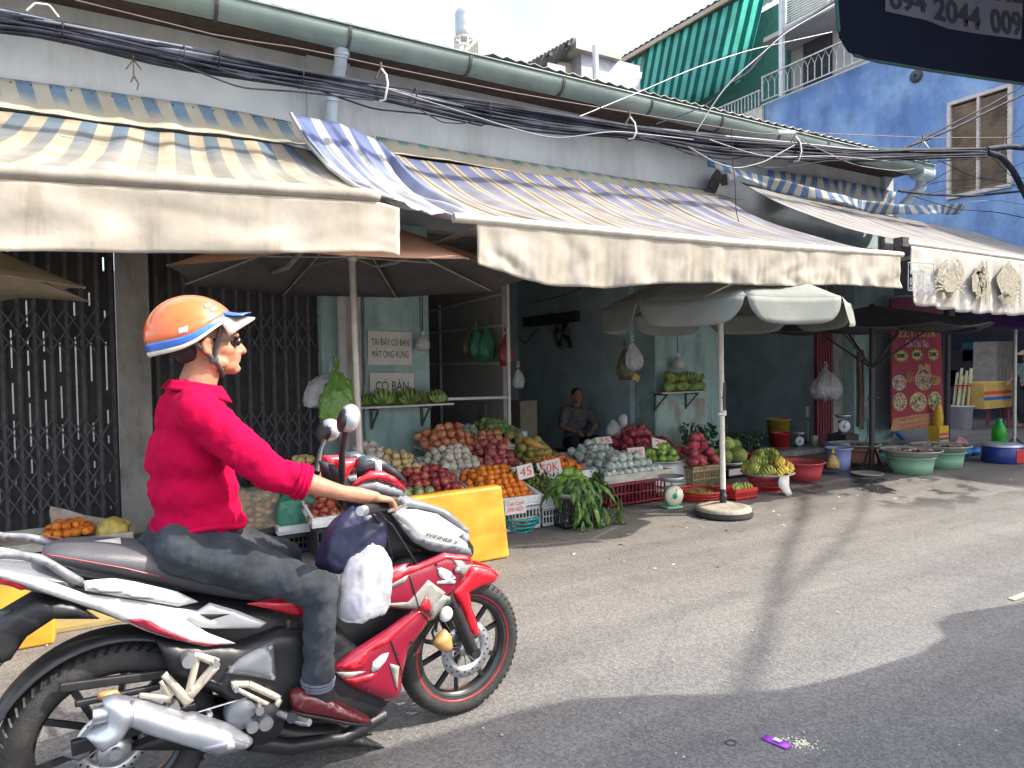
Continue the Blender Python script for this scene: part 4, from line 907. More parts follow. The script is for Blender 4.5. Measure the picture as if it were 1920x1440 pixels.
def leafpts(L_, W_, bend, n=7, wav=.0, ph=0):
    """leaf along +x drooping: rows of three points"""
    rows = []
    for i in range(n+1):
        t = i/n; w_ = W_*math.sin(math.pi*min(1, t*.92+.04))**.8*(1-.25*t); a = bend*t; x = L_*t*math.cos(a*.6); z = -L_*t*math.sin(a*.6)+wav*math.sin(t*7+ph)
        rows.append([Vector((x, -w_, z+w_*.35)), Vector((x, 0, z)), Vector((x, w_, z+w_*.35))])
    return rows
F = {}
F['orange'] = (bumpy(.037, dim=.18).mesh('orange', fm('orange_peel', (.72, .17, .012), (.80, .27, .03), bump=.15, bscale=300, rnd=.12)), .035)
F['mandarin'] = (bumpy(.027, dim=.25, nu=12, nv=8).mesh('mandarin', fm('mandarin_peel', (.72, .13, .012), (.76, .22, .03), rnd=.12)), .025)
F['pomegranate'] = (bumpy(.045, amp=.01).mesh('pomegranate', fm('pomegranate_skin', (.26, .02, .035), (.46, .11, .08), scale=14, rnd=.2, rough=.35)), .042)
F['red_apple'] = (bumpy(.042, dim=.3).mesh('red_apple', fm('apple_skin', (.26, .02, .03), (.50, .16, .07), scale=20, rough=.3, rnd=.25)), .04)
F['pear'] = (bumpy(.045, dim=.2).mesh('pear', fm('pear_skin', (.60, .42, .17), (.70, .55, .30), scale=25, rnd=.12)), .042)
F['netted_pear'] = (bumpy(.046, dim=.1, amp=.012).mesh('netted_pear', fm('foam_netting', (.60, .52, .40), (.74, .68, .58), scale=60, bump=.5, bscale=90, rnd=.12)), .043)
F['bagged_apple'] = (bumpy(.05, amp=.01).mesh('bagged_apple', fm('bagged_apple_skin', (.55, .14, .07), (.70, .32, .18), scale=16, rough=.25, rnd=.2)), .047)
F['dragon_pink'] = (bumpy(.048, amp=.012).mesh('pink_guava', fm('pink_fruit_skin', (.38, .05, .07), (.54, .18, .14), scale=16, rnd=.2)), .045)
F['cantaloupe'] = (bumpy((.075, .075, .08), amp=.006).mesh('cantaloupe', fm('cantaloupe_skin', (.42, .30, .12), (.52, .42, .22), scale=50, bump=.4, bscale=60, rnd=.15)), .07)
F['green_guava'] = (bumpy((.04, .04, .045), amp=.01).mesh('guava', fm('guava_skin', (.17, .27, .07), (.30, .40, .14), scale=14, rnd=.2)), .038)
F['avocado'] = (bumpy((.05, .05, .065), amp=.004).mesh('avocado', fm('avocado_skin', (.02, .035, .012), (.045, .07, .02), bump=.3, rnd=.2)), .046)
F['melon'] = (bumpy((.062, .062, .066), amp=.006).mesh('green_melon', fm('melon_skin', (.24, .25, .08), (.40, .34, .12), scale=10, rnd=.2)), .058)
def mango(l=.085, r=.042, name='mango', m_=None):
    g = MB(); g.ell((0, 0, 0), (l, r*1.1, r), nu=14, nv=12)
    for q in g.v: t = q.x/l; q.y += .012*t*t; k = 1-.18*t; q.y *= k; q.z *= k
    return g.mesh(name, m_)
F['mango'] = (mango(.082, .043, 'green_mango', fm('green_mango_skin', (.20, .36, .05), (.34, .50, .12), scale=9, rough=.35, rnd=.15)), .042)
F['mango2'] = (mango(.06, .040, 'green_mango', fm('light_mango_skin', (.16, .30, .05), (.30, .42, .10), scale=9, rough=.35, rnd=.18)), .038)
F['sweetmango'] = (mango(.07, .045, 'ripe_mango', fm('ripe_mango_skin', (.20, .20, .05), (.42, .32, .09), scale=9, rough=.4, rnd=.2)), .042)
F['netguava'] = (bumpy(.045, amp=.012, nu=14, nv=9).mesh('wrapped_guava', fm('white_net_wrap', (.40, .47, .40), (.64, .68, .62), scale=35, bump=.8, bscale=70, rnd=.12)), .042)
g = bumpy((.045, .045, .05), nu=16, nv=10)
for i, q in enumerate(g.v): q *= 1+.09*((i % 2)*2-1)
F['sugar'] = (g.mesh('sugar_apple', fm('sugar_apple_skin', (.17, .24, .09), (.34, .40, .20), scale=25, bump=.6, bscale=70)), .045)
F['lime'] = (bumpy(.020, nu=10, nv=6).mesh('kumquat', fm('kumquat_skin', (.09, .18, .03), (.25, .28, .05), scale=10, rnd=.3)), .019)
F['pomelo'] = (bumpy((.105, .105, .112), amp=.01, nu=22, nv=14).mesh('pomelo', fm('pomelo_skin', (.17, .27, .06), (.34, .40, .10), scale=5, bump=.2, bscale=200, rnd=.25)), .10)
g = MB(); g.ell((0, 0, 0), (.045, .045, .06), nu=14, nv=10)
for k in range(16):
    t = k*2.4; z = -.045+.1*k/16; r_ = .045*math.sqrt(max(.05, 1-(z/.062)**2)); b = Vector((r_*math.cos(t), r_*math.sin(t), z)); o2 = b+Vector((math.cos(t)*.022, math.sin(t)*.022, .03)); s_ = Vector((-math.sin(t), math.cos(t), 0))*.012
    g.add([b-s_-Vector((0, 0, .008)), b+s_-Vector((0, 0, .008)), o2, b+Vector((0, 0, .012))], [(0, 1, 2), (1, 3, 2), (3, 0, 2)], 1)
for k in range(6):
    t = k*1.05; g.add([Vector((.01*math.cos(t), .01*math.sin(t), .055)), Vector((.02*math.cos(t+.6), .02*math.sin(t+.6), .055)), Vector((.035*math.cos(t), .035*math.sin(t), .10))], [(0, 1, 2)], 1)
F['dragon'] = (g.mesh('dragon_fruit', [fm('dragon_fruit_skin', (.42, .02, .09), (.60, .07, .14), rough=.4, rnd=.2), fm('dragon_fruit_scales', (.30, .20, .08), (.45, .12, .12), rnd=.1)]), .05)
g = MB()
for k in range(60):
    n_ = Vector((random.gauss(0, 1), random.gauss(0, 1), random.gauss(0, 1))).normalized(); b = n_*.018; s_ = n_.orthogonal().normalized()*.004; g.add([b-s_, b+s_, n_*.030], [(0, 1, 2)])
g.ell((0, 0, 0), (.02, .02, .022), nu=8, nv=6)
F['rambutan'] = (g.mesh('rambutan', fm('rambutan_skin', (.28, .02, .02), (.42, .08, .03))), .024)
# banana hand, fingers fanned upward
def banana_hand(n=6, L_=.12, r=.019, name='banana_hand', m_=None, tip=None, spread=1.15, rows=2):
    g = MB()
    for rw in range(rows):
        for k in range(n):
            t = (k-(n-1)/2)/((n-1)/2)*spread*(1 if rw == 0 else .8); pts = []; rs = []
            for i in range(7):
                u = i/6; x = math.sin(t)*L_*(.75*u+.18*math.sin(u*3.14)); z = L_*u*(.92*math.cos(t*.85)+.08)+.0; y = -.015-.045*math.sin(u*2.9)+rw*.032; pts.append((x, y, z+.008)); rs.append(r*(.5 if i == 0 else .92 if i == 1 else 1.06 if i < 5 else .86 if i == 5 else .42))
            g.tube(pts, rs, 7, 0)
            g.tube([pts[-1], Vector(pts[-1])+Vector((math.sin(t)*.004, 0, .007))], .005, 5, 1)
    g.ell((0, -.012, .0), (.028, .025, .022), nu=10, nv=6, mi=1)
    return g.mesh(name, [m_, tip])
stem_m = mat('banana_stem', (.22, .17, .11), .8, var=.3, scale=40)
ban_g = fm('green_banana_skin', (.13, .22, .05), (.28, .36, .10), scale=12, rnd=.2); ban_y = fm('yellow_banana_skin', (.66, .48, .04), (.78, .60, .10), scale=14, rnd=.12); ban_yg = fm('turning_banana_skin', (.26, .36, .06), (.50, .52, .10), scale=10, rnd=.2)
BH = {'g': banana_hand(6, .13, .0175, 'banana_hand', ban_g, stem_m), 'y': banana_hand(6, .115, .0155, 'banana_hand', ban_y, stem_m), 'yg': banana_hand(6, .115, .0155, 'banana_hand', ban_yg, stem_m)}

_cnt = {}
def put(me, name, loc, rot, label, cat, group, sc=1):
    o = bpy.data.objects.new(name, me); COL.objects.link(o); o.location = loc; o.rotation_euler = rot; o.scale = (sc, sc, sc); return tag(o, label, cat, group)
def rrot(R): return (R.uniform(0, 6.28), R.uniform(0, 6.28), R.uniform(0, 6.28))
def pile(kind, name, x0, x1, y0, y1, z, label, cat, layers=2, seed=1, tilt=0, dens=1.0, sc=1, rz=0, flat=False, shape='box'):
    """heap of single fruits in a tray: hexagonal layers shrinking upwards"""
    R = random.Random(seed); me, r = F[kind]; r *= sc; d = 2*r*.98; cx, cy = (x0+x1)/2, (y0+y1)/2; n = 0
    for l in range(layers):
        sh = 1-l/layers*.75 if layers > 1 else 1; hx = (x1-x0)/2*sh-r*.6; hy = (y1-y0)/2*sh-r*.6
        if hx < 0 or hy < 0: hx = max(hx, 0); hy = max(hy, 0)
        ny = max(1, int(2*hy/(d*.9))+1); nx_ = max(1, int(2*hx/d)+1)
        for j in range(ny):
            for i in range(nx_):
                x = cx-hx+2*hx*(i+.5*(j % 2)*.8)/max(1, nx_-.5)+R.uniform(-.006, .006); y = cy-hy+2*hy*j/max(1, ny-1)+R.uniform(-.006, .006)
                if shape == 'round' and ((x-cx)/(hx+.001))**2+((y-cy)/(hy+.001))**2 > 1.05: continue
                if R.random() > dens: continue
                zz_ = z+r+l*r*1.45+tilt*(y-cy)+R.uniform(-.004, .004)
                put(me, name, (x, y, zz_), (R.uniform(-.2, .2), R.uniform(-.2, .2), R.uniform(0, 6.28)) if flat else rrot(R), label, cat, label.split(',')[0]+' heap', sc*R.uniform(.84, 1.08)); n += 1
    return n
def tray(label, x0, x1, y0, y1, z, h=.07, m_=None, name='foam_tray', tilt=0, notch=True, cat='tray', rz=0):
    m_ = m_ or foam; cx, cy = (x0+x1)/2, (y0+y1)/2; t = .022; g = MB()
    def B(a, b, c, d, e, f): g.bb(a, b, c, d, e, f)
    B(x0, x1, y0, y1, z, z+.015); B(x0, x1, y0, y0+t, z+.015, z+h); B(x0, x1, y1-t, y1, z+.015, z+h); B(x0, x0+t, y0+t, y1-t, z+.015, z+h); B(x1-t, x1, y0+t, y1-t, z+.015, z+h)
    if tilt:
        for q in g.v: q.z += tilt*(q.y-cy)
    return tag(g.build(name, m_, None, org=(cx, cy, z), bevel=.006), label, cat)
def crate(label, x0, x1, y0, y1, z0, z1, m_, name='plastic_crate', cell=.035, group=None, tilt=0):
    """open sided plastic crate: rims, corner posts and a lattice of slots"""
    g = MB(); t = .012
    for (a, b, c, d) in ((x0, x1, y0, y0+t), (x0, x1, y1-t, y1), (x0, x0+t, y0+t, y1-t), (x1-t, x1, y0+t, y1-t)):
        g.bb(a-.004, b+.004, c-.004, d+.004, z1-.035, z1); g.bb(a, b, c, d, z0, z0+.03); zm = (z0+z1)/2
        if z1-z0 > .16: g.bb(a, b, c, d, zm-.007, zm+.007)
        L_ = max(b-a, d-c); n = int(L_/cell)
        for k in range(n+1):
            u = k/n
            if b-a > d-c: x = a+(b-a-.010)*u; g.bb(x, x+.010, c+.001, d-.001, z0+.03, z1-.035)
            else: y = c+(d-c-.010)*u; g.bb(a+.001, b-.001, y, y+.010, z0+.03, z1-.035)
    g.bb(x0, x1, y0, y1, z0-.0+.002, z0+.012)
    return tag(g.build(name, m_, None, org=((x0+x1)/2, (y0+y1)/2, z0)), label, 'crate', group)
def basket(label, c, r0, r1, h, m_, name='plastic_basket', holes=30, rim=.012, cat='basket', sy=1.0, rows=3):
    """round openwork basket"""
    g = MB(); c = Vector(c); g.lathe([(.001, .004), (r0, .004), (r0, .012)], c, 36, sy=sy)
    rr_ = lambda t: r0+(r1-r0)*t**.8
    for k in range(rows+1):
        t = k/rows; r_ = rr_(t); g.tube([c+Vector((r_*math.cos(a), sy*r_*math.sin(a), h*t+.006)) for a in [i*math.pi/20 for i in range(41)]], .008 if k < rows else rim, 6, cap=False)
    for k in range(holes):
        a0 = 2*math.pi*k/holes
        for s_ in (0, .5):
            g.tube([c+Vector((rr_(t)*math.cos(a0+s_*2*math.pi/holes*(1 if s_ else 0)), sy*rr_(t)*math.sin(a0+s_*2*math.pi/holes), h*t+.006)) for t in (0, .5, 1)], .0045, 4, cap=False)
    return tag(g.build(name, m_, None, org=c), label, cat)
def basin(label, c, r0, r1, h, m_, name='basin', cat='basin', fill=None, fz=.6, sy=1, rim=.02):
    g = MB(); c = Vector(c); th = .008
    g.lathe([(.001, .003), (r0, .003), (r0+(r1-r0)*.5, h*.5), (r1, h-.015), (r1+rim, h-.012), (r1+rim, h), (r1-th, h), (r0+(r1-r0)*.5-th, h*.5), (r0-th, .014), (.001, .012)], c, 44, sy=sy)
    o = g.build(name, m_, None, org=c, weld=True); tag(o, label, cat)
    if fill: g = MB(); g.lathe([(.001, h*fz), (r0+(r1-r0)*fz-th, h*fz)], c, 44, sy=sy); g.build('water', fill, o, org=c)
    return o
def price(s, label, px, py, Y, wpx, hpx, rot=0, lean=.2, m_=None, ink=None, name='price_sign', lines=1, post=None):
    c = aY(px, py, Y); w_ = (aY(px+wpx/2, py, Y)-aY(px-wpx/2, py, Y)).length*.98; h_ = (aY(px, py-hpx/2, Y)-aY(px, py+hpx/2, Y)).length
    T = thing(name, label, 'sign', c); x = Vector((math.cos(rot), 0, math.sin(rot))); y = Vector((-math.sin(rot), lean, math.cos(rot)))
    M = frame((0, 0, 0), x, y); g = MB(); g.box((0, 0, 0), (w_, h_, .012))
    for q in g.v: q.xyz = (M @ q)
    g.build('board', m_ or paper, T, bevel=.002)
    text(s, T, M, w_*.78, ink or red_ink, height=h_*(.62 if lines == 1 else .78), depth=.0085, bold=.0, shear=.15)
    if post: g = MB(); g.tube([(0, .02, -h_/2), (0, .02, -h_/2-post)], .006); g.build('stick', wood, T)
    return T

# ================================================================== centre stall
ppl = lambda px, py, Y: aY(px, py, Y)
# yellow taped foam box in front, standing on edge
a = aZ(886, 1054); b = aZ(957, 1046); top_ = aY(940, 912, b.y)
YB = MB(); d_ = Vector((.95, .0, 0)); xR = b.x; zt_ = 1.52+(top_.z-1.52)*1.0
z_top = top_.z
pr = [Vector((xR-.78, b.y, 0)), Vector((xR, b.y, 0)), Vector((xR-.045, b.y+.03, z_top)), Vector((xR-.80, b.y+.03, z_top-.01))]
YB.prism(pr, (0, .11, 0)); tag(YB.build('foam_box', yellow_tape, None, org=(xR-.4, b.y, 0), bevel=.025), 'large foam box wrapped in glossy yellow tape standing before the fruit trays', 'box')
# the stand under the steps of trays
def stepbox(label, x0, x1, y0, y1, z1, m_=None, z0=.012, name='crate_stack'):
    return crate(label, x0, x1, y0, y1, z0, z1, m_ or black_plastic)
# row 1 (front): oranges
p0 = aY(903, 925, 5.25); p1 = aY(1013, 912, 5.25); Z1 = p0.z
tray('white foam tray of loose oranges behind the yellow taped box', p0.x, p1.x, 5.22, 5.80, Z1-.085, .085, tilt=.25)
pile('orange', 'orange', p0.x+.02, p1.x-.02, 5.25, 5.78, Z1-.04, 'orange, loose in the front foam tray behind the yellow box', 'orange', 3, 1, tilt=.42)
crate('white slotted crate holding up the tray of oranges', p0.x+.02, p1.x, 5.26, 5.78, .012, Z1-.17, white_plastic)
crate('white slotted crate beside the hanging sign, under the kumquats', p1.x+.03, p1.x+.32, 5.26, 5.78, .012, Z1-.20, white_plastic)
tray('white foam tray of kumquats and leaves next to the oranges', p1.x+.01, p1.x+.40, 5.22, 5.80, Z1-.15, .13, tilt=.2)
pile('lime', 'kumquat', p1.x+.02, p1.x+.38, 5.26, 5.78, Z1-.09, 'kumquat, green, in the tray right of the oranges', 'kumquat', 3, 2, tilt=.42, dens=.7)
pile('mandarin', 'mandarin', p1.x+.28, p1.x+.85, 5.62, 6.0, Z1+.02, 'mandarin with leaves, heaped behind the green mangoes', 'mandarin', 3, 5, tilt=.3, dens=.75)
tray('foam tray under the leafy mandarins', p1.x+.26, p1.x+.88, 5.6, 6.02, Z1-.05, .08)
# row 1: pomegranates and apples
q0 = aY(768, 935, 5.3); tray('foam tray of dark red pomegranates, the middle front tray', p0.x-.72, p0.x-.03, 5.3, 5.85, Z1-.06, .08, tilt=.25)
pile('pomegranate', 'pomegranate', p0.x-.70, p0.x-.02, 5.33, 5.85, Z1-.03, 'pomegranate, dark red, in the middle front tray', 'pomegranate', 3, 3, tilt=.40)
tray('foam tray of red apples behind the motorcycle nose', p0.x-1.45, p0.x-.76, 5.3, 5.85, Z1-.06, .08, tilt=.25)
pile('red_apple', 'red_apple', p0.x-1.44, p0.x-.78, 5.40, 5.85, Z1-.03, 'red apple, in the left front tray', 'apple', 3, 4, tilt=.40)
pile('sugar', 'sugar_apple', p0.x-1.0, p0.x-.42, 5.22, 5.36, Z1+.02, 'knobbly green sugar apple along the front of the apple tray', 'sugar apple', 1, 6)
stepbox('black crate under the pomegranate tray', p0.x-1.4, p0.x-.05, 5.34, 5.8, Z1-.14)
# row 2: pears, netted pears, pink fruit
Z2_ = aY(760, 885, 6.0).z
def row(px0, px1, py, Y0, Y1): a = aY(px0, py, Y0); b = aY(px1, py, Y0); return a.x, b.x, a.z
x0, x1, z = row(700, 812, 893, 6.0, 6.5); tray('foam tray of pale yellow pears beside the teal column', x0, x1, 5.98, 6.55, z-.06, .07, tilt=.25)
pile('pear', 'pear', x0, x1, 6.0, 6.5, z-.04, 'pale yellow pear, in the tray beside the teal column', 'pear', 3, 7, tilt=.4, dens=.8)
pile('netted_pear', 'netted_pear', x0, x1-.3, 6.2, 6.6, z+.08, 'foam netted pear, behind the bare yellow pears', 'pear', 2, 17, tilt=.4)
stepbox('crate hidden under the pear tray', x0+.02, x1-.02, 6.02, 6.5, z-.12)
x0, x1, z = row(822, 920, 882, 6.0, 6.5); tray('foam tray of netted pears in the centre of the stall', x0-.03, x1, 5.98, 6.5, z-.06, .07, tilt=.25)
pile('netted_pear', 'netted_pear', x0+.02, x1, 6.0, 6.45, z-.04, 'netted pear in a ribbed foam sleeve, centre of the stall', 'pear', 3, 8, tilt=.4)
stepbox('crate hidden under the netted pears', x0+.02, x1-.02, 6.02, 6.45, z-.12)
x0, x1, z = row(905, 985, 872, 6.0, 6.5); tray('foam tray of pink guavas left of the price sign 45', x0+.0, x1, 5.98, 6.5, z-.06, .07, tilt=.25)
pile('dragon_pink', 'pink_guava', x0+.04, x1, 6.0, 6.45, z-.04, 'pink fruit, heaped left of the ripe melons', 'guava', 3, 9, tilt=.5)
stepbox('crate hidden under the pink fruit', x0+.04, x1-.02, 6.02, 6.45, z-.12)
x0, x1, z = row(803, 860, 842, 6.55, 6.9); pile('bagged_apple', 'bagged_apple', x0, x1+.3, 6.5, 6.9, z-.02, 'orange red apple in clear film, behind the netted pears', 'apple', 3, 10, tilt=.4)
tray('steel shelf tray under the film wrapped apples', x0, x1+.35, 6.5, 6.95, z-.05, .05, m_=tray_steel, name='shelf_tray')
x0, x1, z = row(890, 960, 838, 6.55, 6.9); pile('bagged_apple', 'bagged_apple', x0, x1, 6.5, 6.75, z-.02, 'large orange apple, behind the pink fruit', 'apple', 2, 11, tilt=.3)
tray('shelf tray under the large orange apples', x0, x1, 6.48, 6.80, z-.05, .05, m_=tray_steel, name='shelf_tray')
# row 3: cantaloupes, guavas, avocados
x0, x1, z = row(808, 862, 826, 7.1, 7.5); pile('cantaloupe', 'cantaloupe', x0, x1+.05, 7.1, 7.45, z-.05, 'tan cantaloupe, at the back left of the stall', 'melon', 1, 12)
x0, x1, z = row(868, 985, 817, 7.1, 7.5); tray('white foam tray of green guavas on the top step at the back', x0, x1, 7.05, 7.6, z-.07, .10, tilt=.1)
pile('green_guava', 'guava', x0+.25, x1-.03, 7.08, 7.5, z-.04, 'green guava, in the top tray at the back', 'guava', 3, 13, tilt=.3); pile('netguava', 'guava', x0, x0+.28, 7.08, 7.4, z-.04, 'white wrapped guava, left end of the top tray', 'guava', 2, 14, tilt=.3)
stepbox('tall crate hidden behind the stall under the guavas', x0-.5, x1-.02, 7.1, 7.5, z-.13)
x0, x1, z = row(935, 978, 838, 6.75, 7.0); pile('avocado', 'avocado', x0, x1, 6.85, 7.05, z-.02, 'dark avocado, behind the pink fruit', 'avocado', 2, 15)
tray('small tray under the dark avocados', x0, x1, 6.83, 7.05, z-.05, .05, m_=black_plastic)
x0, x1, z = row(980, 1068, 868, 6.3, 6.9); tray('old foam tray of ripe mangoes and melons behind the sign 50K', x0, x1+.05, 6.25, 6.9, z-.08, .10, m_=foam_old, tilt=.2)
pile('sweetmango', 'ripe_mango', x0, x1, 6.28, 6.85, z-.05, 'dull green ripe mango, behind the sign 50K', 'mango', 3, 16, tilt=.4, flat=True); pile('melon', 'green_melon', x0+.1, x1-.15, 6.5, 6.85, z+.12, 'green yellow melon, on top of the ripe mangoes', 'melon', 1, 18, tilt=.4, dens=.8)
crate('wooden slatted crate under the ripe mangoes', x0+.02, x1+.02, 6.3, 6.85, .09, z-.10, wood)
me = mango(.12, .05, 'papaya', fm('papaya_skin', (.55, .25, .05), (.66, .36, .08))); put(me, 'papaya', aY(1000, 832, 6.5), (0, .45, -.5), 'orange papaya lying on the mango heap', 'papaya', None)
price('45', 'white price sign reading 45 stuck above the oranges', 985, 884, 5.42, 30, 26, .12)
price('50K', 'larger white price sign reading 50K before the ripe mangoes', 1030, 877, 5.62, 44, 28, .12)
price('', 'blank white card behind the sign reading 45', 962, 880, 6.0, 44, 18, .12) if 0 else None
price('Cam Canh\n(HÀ NỘI)', 'white sign with red handwriting Cam Canh over the teal basket', 966, 950, 5.18, 40, 28, 0, 0, lines=2, post=.16)
c = aZ(984, 998); c = Vector((c.x, c.y+.12, 0))
TBK = basket('round teal openwork basket of oranges on the ground', c, .13, .20, .12, teal_plastic, holes=26, rim=.011)
pile('orange', 'orange', c.x-.14, c.x+.14, c.y-.13, c.y+.13, .045, 'orange, in the round teal basket on the ground', 'orange', 2, 21, shape='round')
# green mangoes with hanging leaves
c = aZ(1098, 992); mgx, mgy = c.x+.02, c.y+.18
crate('black crate under the leafy green mangoes', mgx-.20, mgx+.22, mgy-.12, mgy+.3, .012, .27, black_plastic)
g = MB(); g.lathe([(.001, .27), (.21, .27), (.28, .33), (.29, .33), (.215, .262), (.001, .262)], (mgx, mgy+.05, 0), 30); tag(g.build('tray', tray_steel, None, org=(mgx, mgy, .27)), 'wide round tray of green mangoes with leaves', 'tray')
R = random.Random(31)
for k in range(26):
    l = 0 if k < 13 else (1 if k < 22 else 2); t = k*2.4; rr_ = (.21, .13, .06)[l]*R.uniform(.6, 1.05)
    put(F['mango'][0], 'green_mango', (mgx+rr_*math.cos(t), mgy+.05+rr_*math.sin(t), .345+l*.07+R.uniform(-.01, .01)), (R.uniform(-.4, .4), R.uniform(-.4, .4), R.uniform(0, 6.28)), 'green mango, in the leafy heap on the round tray', 'mango', 'green mangoes of the leafy heap', R.uniform(.95, 1.2))
g = MB(); R = random.Random(12)
for k in range(46):
    ang = R.uniform(-2.9, .2); st = Vector((mgx+.20*math.cos(ang)+R.uniform(-.06, .06), mgy+.05+.24*math.sin(ang), .40+R.uniform(-.06, .08)))
    L_ = R.uniform(.14, .27); bend = R.uniform(1.0, 2.8); M = Matrix.Translation(st) @ Euler((R.uniform(-.6, .6), R.uniform(-.2, .5), ang)).to_matrix().to_4x4()
    rows = leafpts(L_, .022+.010*R.random(), bend, 8, .006, k)
    g.grid([[M @ q for q in r_] for r_ in rows], uv=False)
for k in range(26):
    st = Vector((mgx+R.uniform(-.30, .36), mgy-.20+R.uniform(-.08, .05), R.uniform(.07, .30))); M = Matrix.Translation(st) @ Euler((R.uniform(-.5, .5), R.uniform(.5, 1.5), R.uniform(-2.6, -.4))).to_matrix().to_4x4()
    g.grid([[M @ q for q in r_] for r_ in leafpts(R.uniform(.16, .24), .026, R.uniform(.3, 1.4), 8, .008, k)], uv=False)
for k in range(8): q = Vector((mgx+R.uniform(-.2, .25), mgy-.18, .38)); g.tube([q, q+Vector((R.uniform(-.05, .05), -.06, -.12)), q+Vector((R.uniform(-.08, .08), -.08, -.26))], .004, 5)
for q in g.v: q.z = max(q.z, .012)
tag(g.build('mango_leaves', leaf_m, None, org=(mgx, mgy, .3), solid=.0015), 'long green mango leaves hanging down over the front of the round tray', 'leaves')
# leaves among mandarins and kumquats and dark leafy bunches on the right
def leafheap(label, c, sp, n, m_, L_=.07, W_=.016, seed=1, name='leaf_sprig'):
    g = MB(); R = random.Random(seed)
    for k in range(n):
        st = Vector(c)+Vector((R.uniform(-1, 1)*sp[0], R.uniform(-1, 1)*sp[1], R.uniform(-1, 1)*sp[2])); M = Matrix.Translation(st) @ Euler(rrot(R)).to_matrix().to_4x4(); g.grid([[M @ q for q in r_] for r_ in leafpts(L_*R.uniform(.7, 1.3), W_, R.uniform(.2, 1.3), 5)], uv=False)
    return tag(g.build(name, m_, None, org=c, solid=.001), label, 'leaves')
leafheap('dark leaves among the leafy mandarins', aY(1095, 898, 5.68), (.25, .15, .05), 70, leaf_dk, seed=2); leafheap('dark leaves over the kumquats', aY(1030, 898, 5.6), (.18, .15, .05), 60, leaf_dk, seed=3); leafheap('few leaves among the oranges', aY(965, 885, 5.65), (.25, .15, .03), 26, leaf_dk, seed=4)
# ---- right of the mangoes
x0, x1, z = row(1088, 1172, 868, 6.1, 6.5); tray('old foam tray of wrapped guavas on the upper step', x0, x1, 6.05, 6.6, z-.05, .08, m_=foam_old, tilt=.1)
pile('netguava', 'wrapped_guava', x0+.12, x1, 6.08, 6.5, z-.03, 'white netted guava, on the upper right step', 'guava', 3, 22, tilt=.3, sc=1.1)
stepbox('dark crate under the upper tray of wrapped guavas', x0+.05, x1-.02, 6.1, 6.5, z-.07)
a = aZ(1198, 946); x0 = a.x-.42; x1 = a.x+.40
crate('dark red plastic crate under the big tray of wrapped guavas', x0+.03, x1-.02, a.y, a.y+.55, .012, .26, dkred_plastic, cell=.05)
tray('big cream foam tray of wrapped guavas on the dark red crate', x0-.06, x1+.06, a.y-.03, a.y+.6, .262, .085, m_=foam_old)
pile('netguava', 'wrapped_guava', x0+.0, x1+.0, a.y+.02, a.y+.56, .30, 'white netted guava, in the big tray on the dark red crate', 'guava', 3, 23, sc=1.12)
price('30K', 'white price sign reading 30K among the wrapped guavas', 1193, 849, 5.85, 32, 20, 0)
price('35', 'small white price sign reading 35 on the upper guavas', 1132, 826, 6.3, 30, 14, 0, .5)
# dragon fruits behind
x0, x1, z = row(1170, 1235, 845, 6.7, 7.1); pile('dragon', 'dragon_fruit', x0, x1+.1, 6.65, 7.05, z-.02, 'dragon fruit, in the heap against the teal column', 'dragon fruit', 3, 24, tilt=.3, sc=1.2)
stepbox('dark crate under the dragon fruit heap', x0, x1+.1, 6.7, 7.05, z-.03)
x0, x1, z = row(1235, 1270, 838, 6.7, 7.1); pile('rambutan', 'rambutan', x0, x1, 6.65, 6.95, z-.04, 'small hairy red rambutan right of the dragon fruit', 'rambutan', 4, 25, tilt=.3)
stepbox('dark crate under the rambutans', x0+.05, x1, 6.7, 7.0, z-.05)
# mangoes on a round tray over a foam box
a = aY(1258, 868, 5.85); g = MB(); g.lathe([(.001, 0), (.24, 0), (.31, .03), (.32, .03), (.25, -.01), (.001, -.01)], (a.x, 6.05, a.z), 30); tag(g.build('tray', steel, None, org=(a.x, 6.05, a.z)), 'steel round tray of green mangoes on a white foam box', 'tray')
R = random.Random(41)
for k in range(38):
    l = 0 if k < 17 else (1 if k < 29 else 2); t = k*2.4; rr_ = (.25, .18, .09)[l]*R.uniform(.6, 1.05)
    put(F['mango2'][0], 'green_mango', (a.x+rr_*math.cos(t), 6.05+rr_*math.sin(t)*.9, a.z+.045+l*.065), (R.uniform(-.4, .4), R.uniform(-.9, .9), R.uniform(0, 6.28)), 'small green mango, on the steel tray over the white foam box', 'mango', 'green mangoes of the steel tray', R.uniform(.95, 1.15))
g = MB(); g.bb(a.x-.2, a.x+.34, 5.88, 6.3, a.z-.25, a.z-.012); g.bb(a.x-.22, a.x+.36, 5.86, 6.32, a.z-.27, a.z-.25); tag(g.build('foam_box', foam, None, org=(a.x, 6.1, a.z-.25), bevel=.01), 'white foam box under the steel tray of green mangoes', 'box')
crate('white slotted crate under the white foam box', a.x-.2, a.x+.34, 5.88, 6.3, .012, a.z-.275, white_plastic)
price('25', 'small tilted white price sign reading 25 leaning on the green mangoes', 1237, 833, 6.0, 30, 20, -.25, .4)
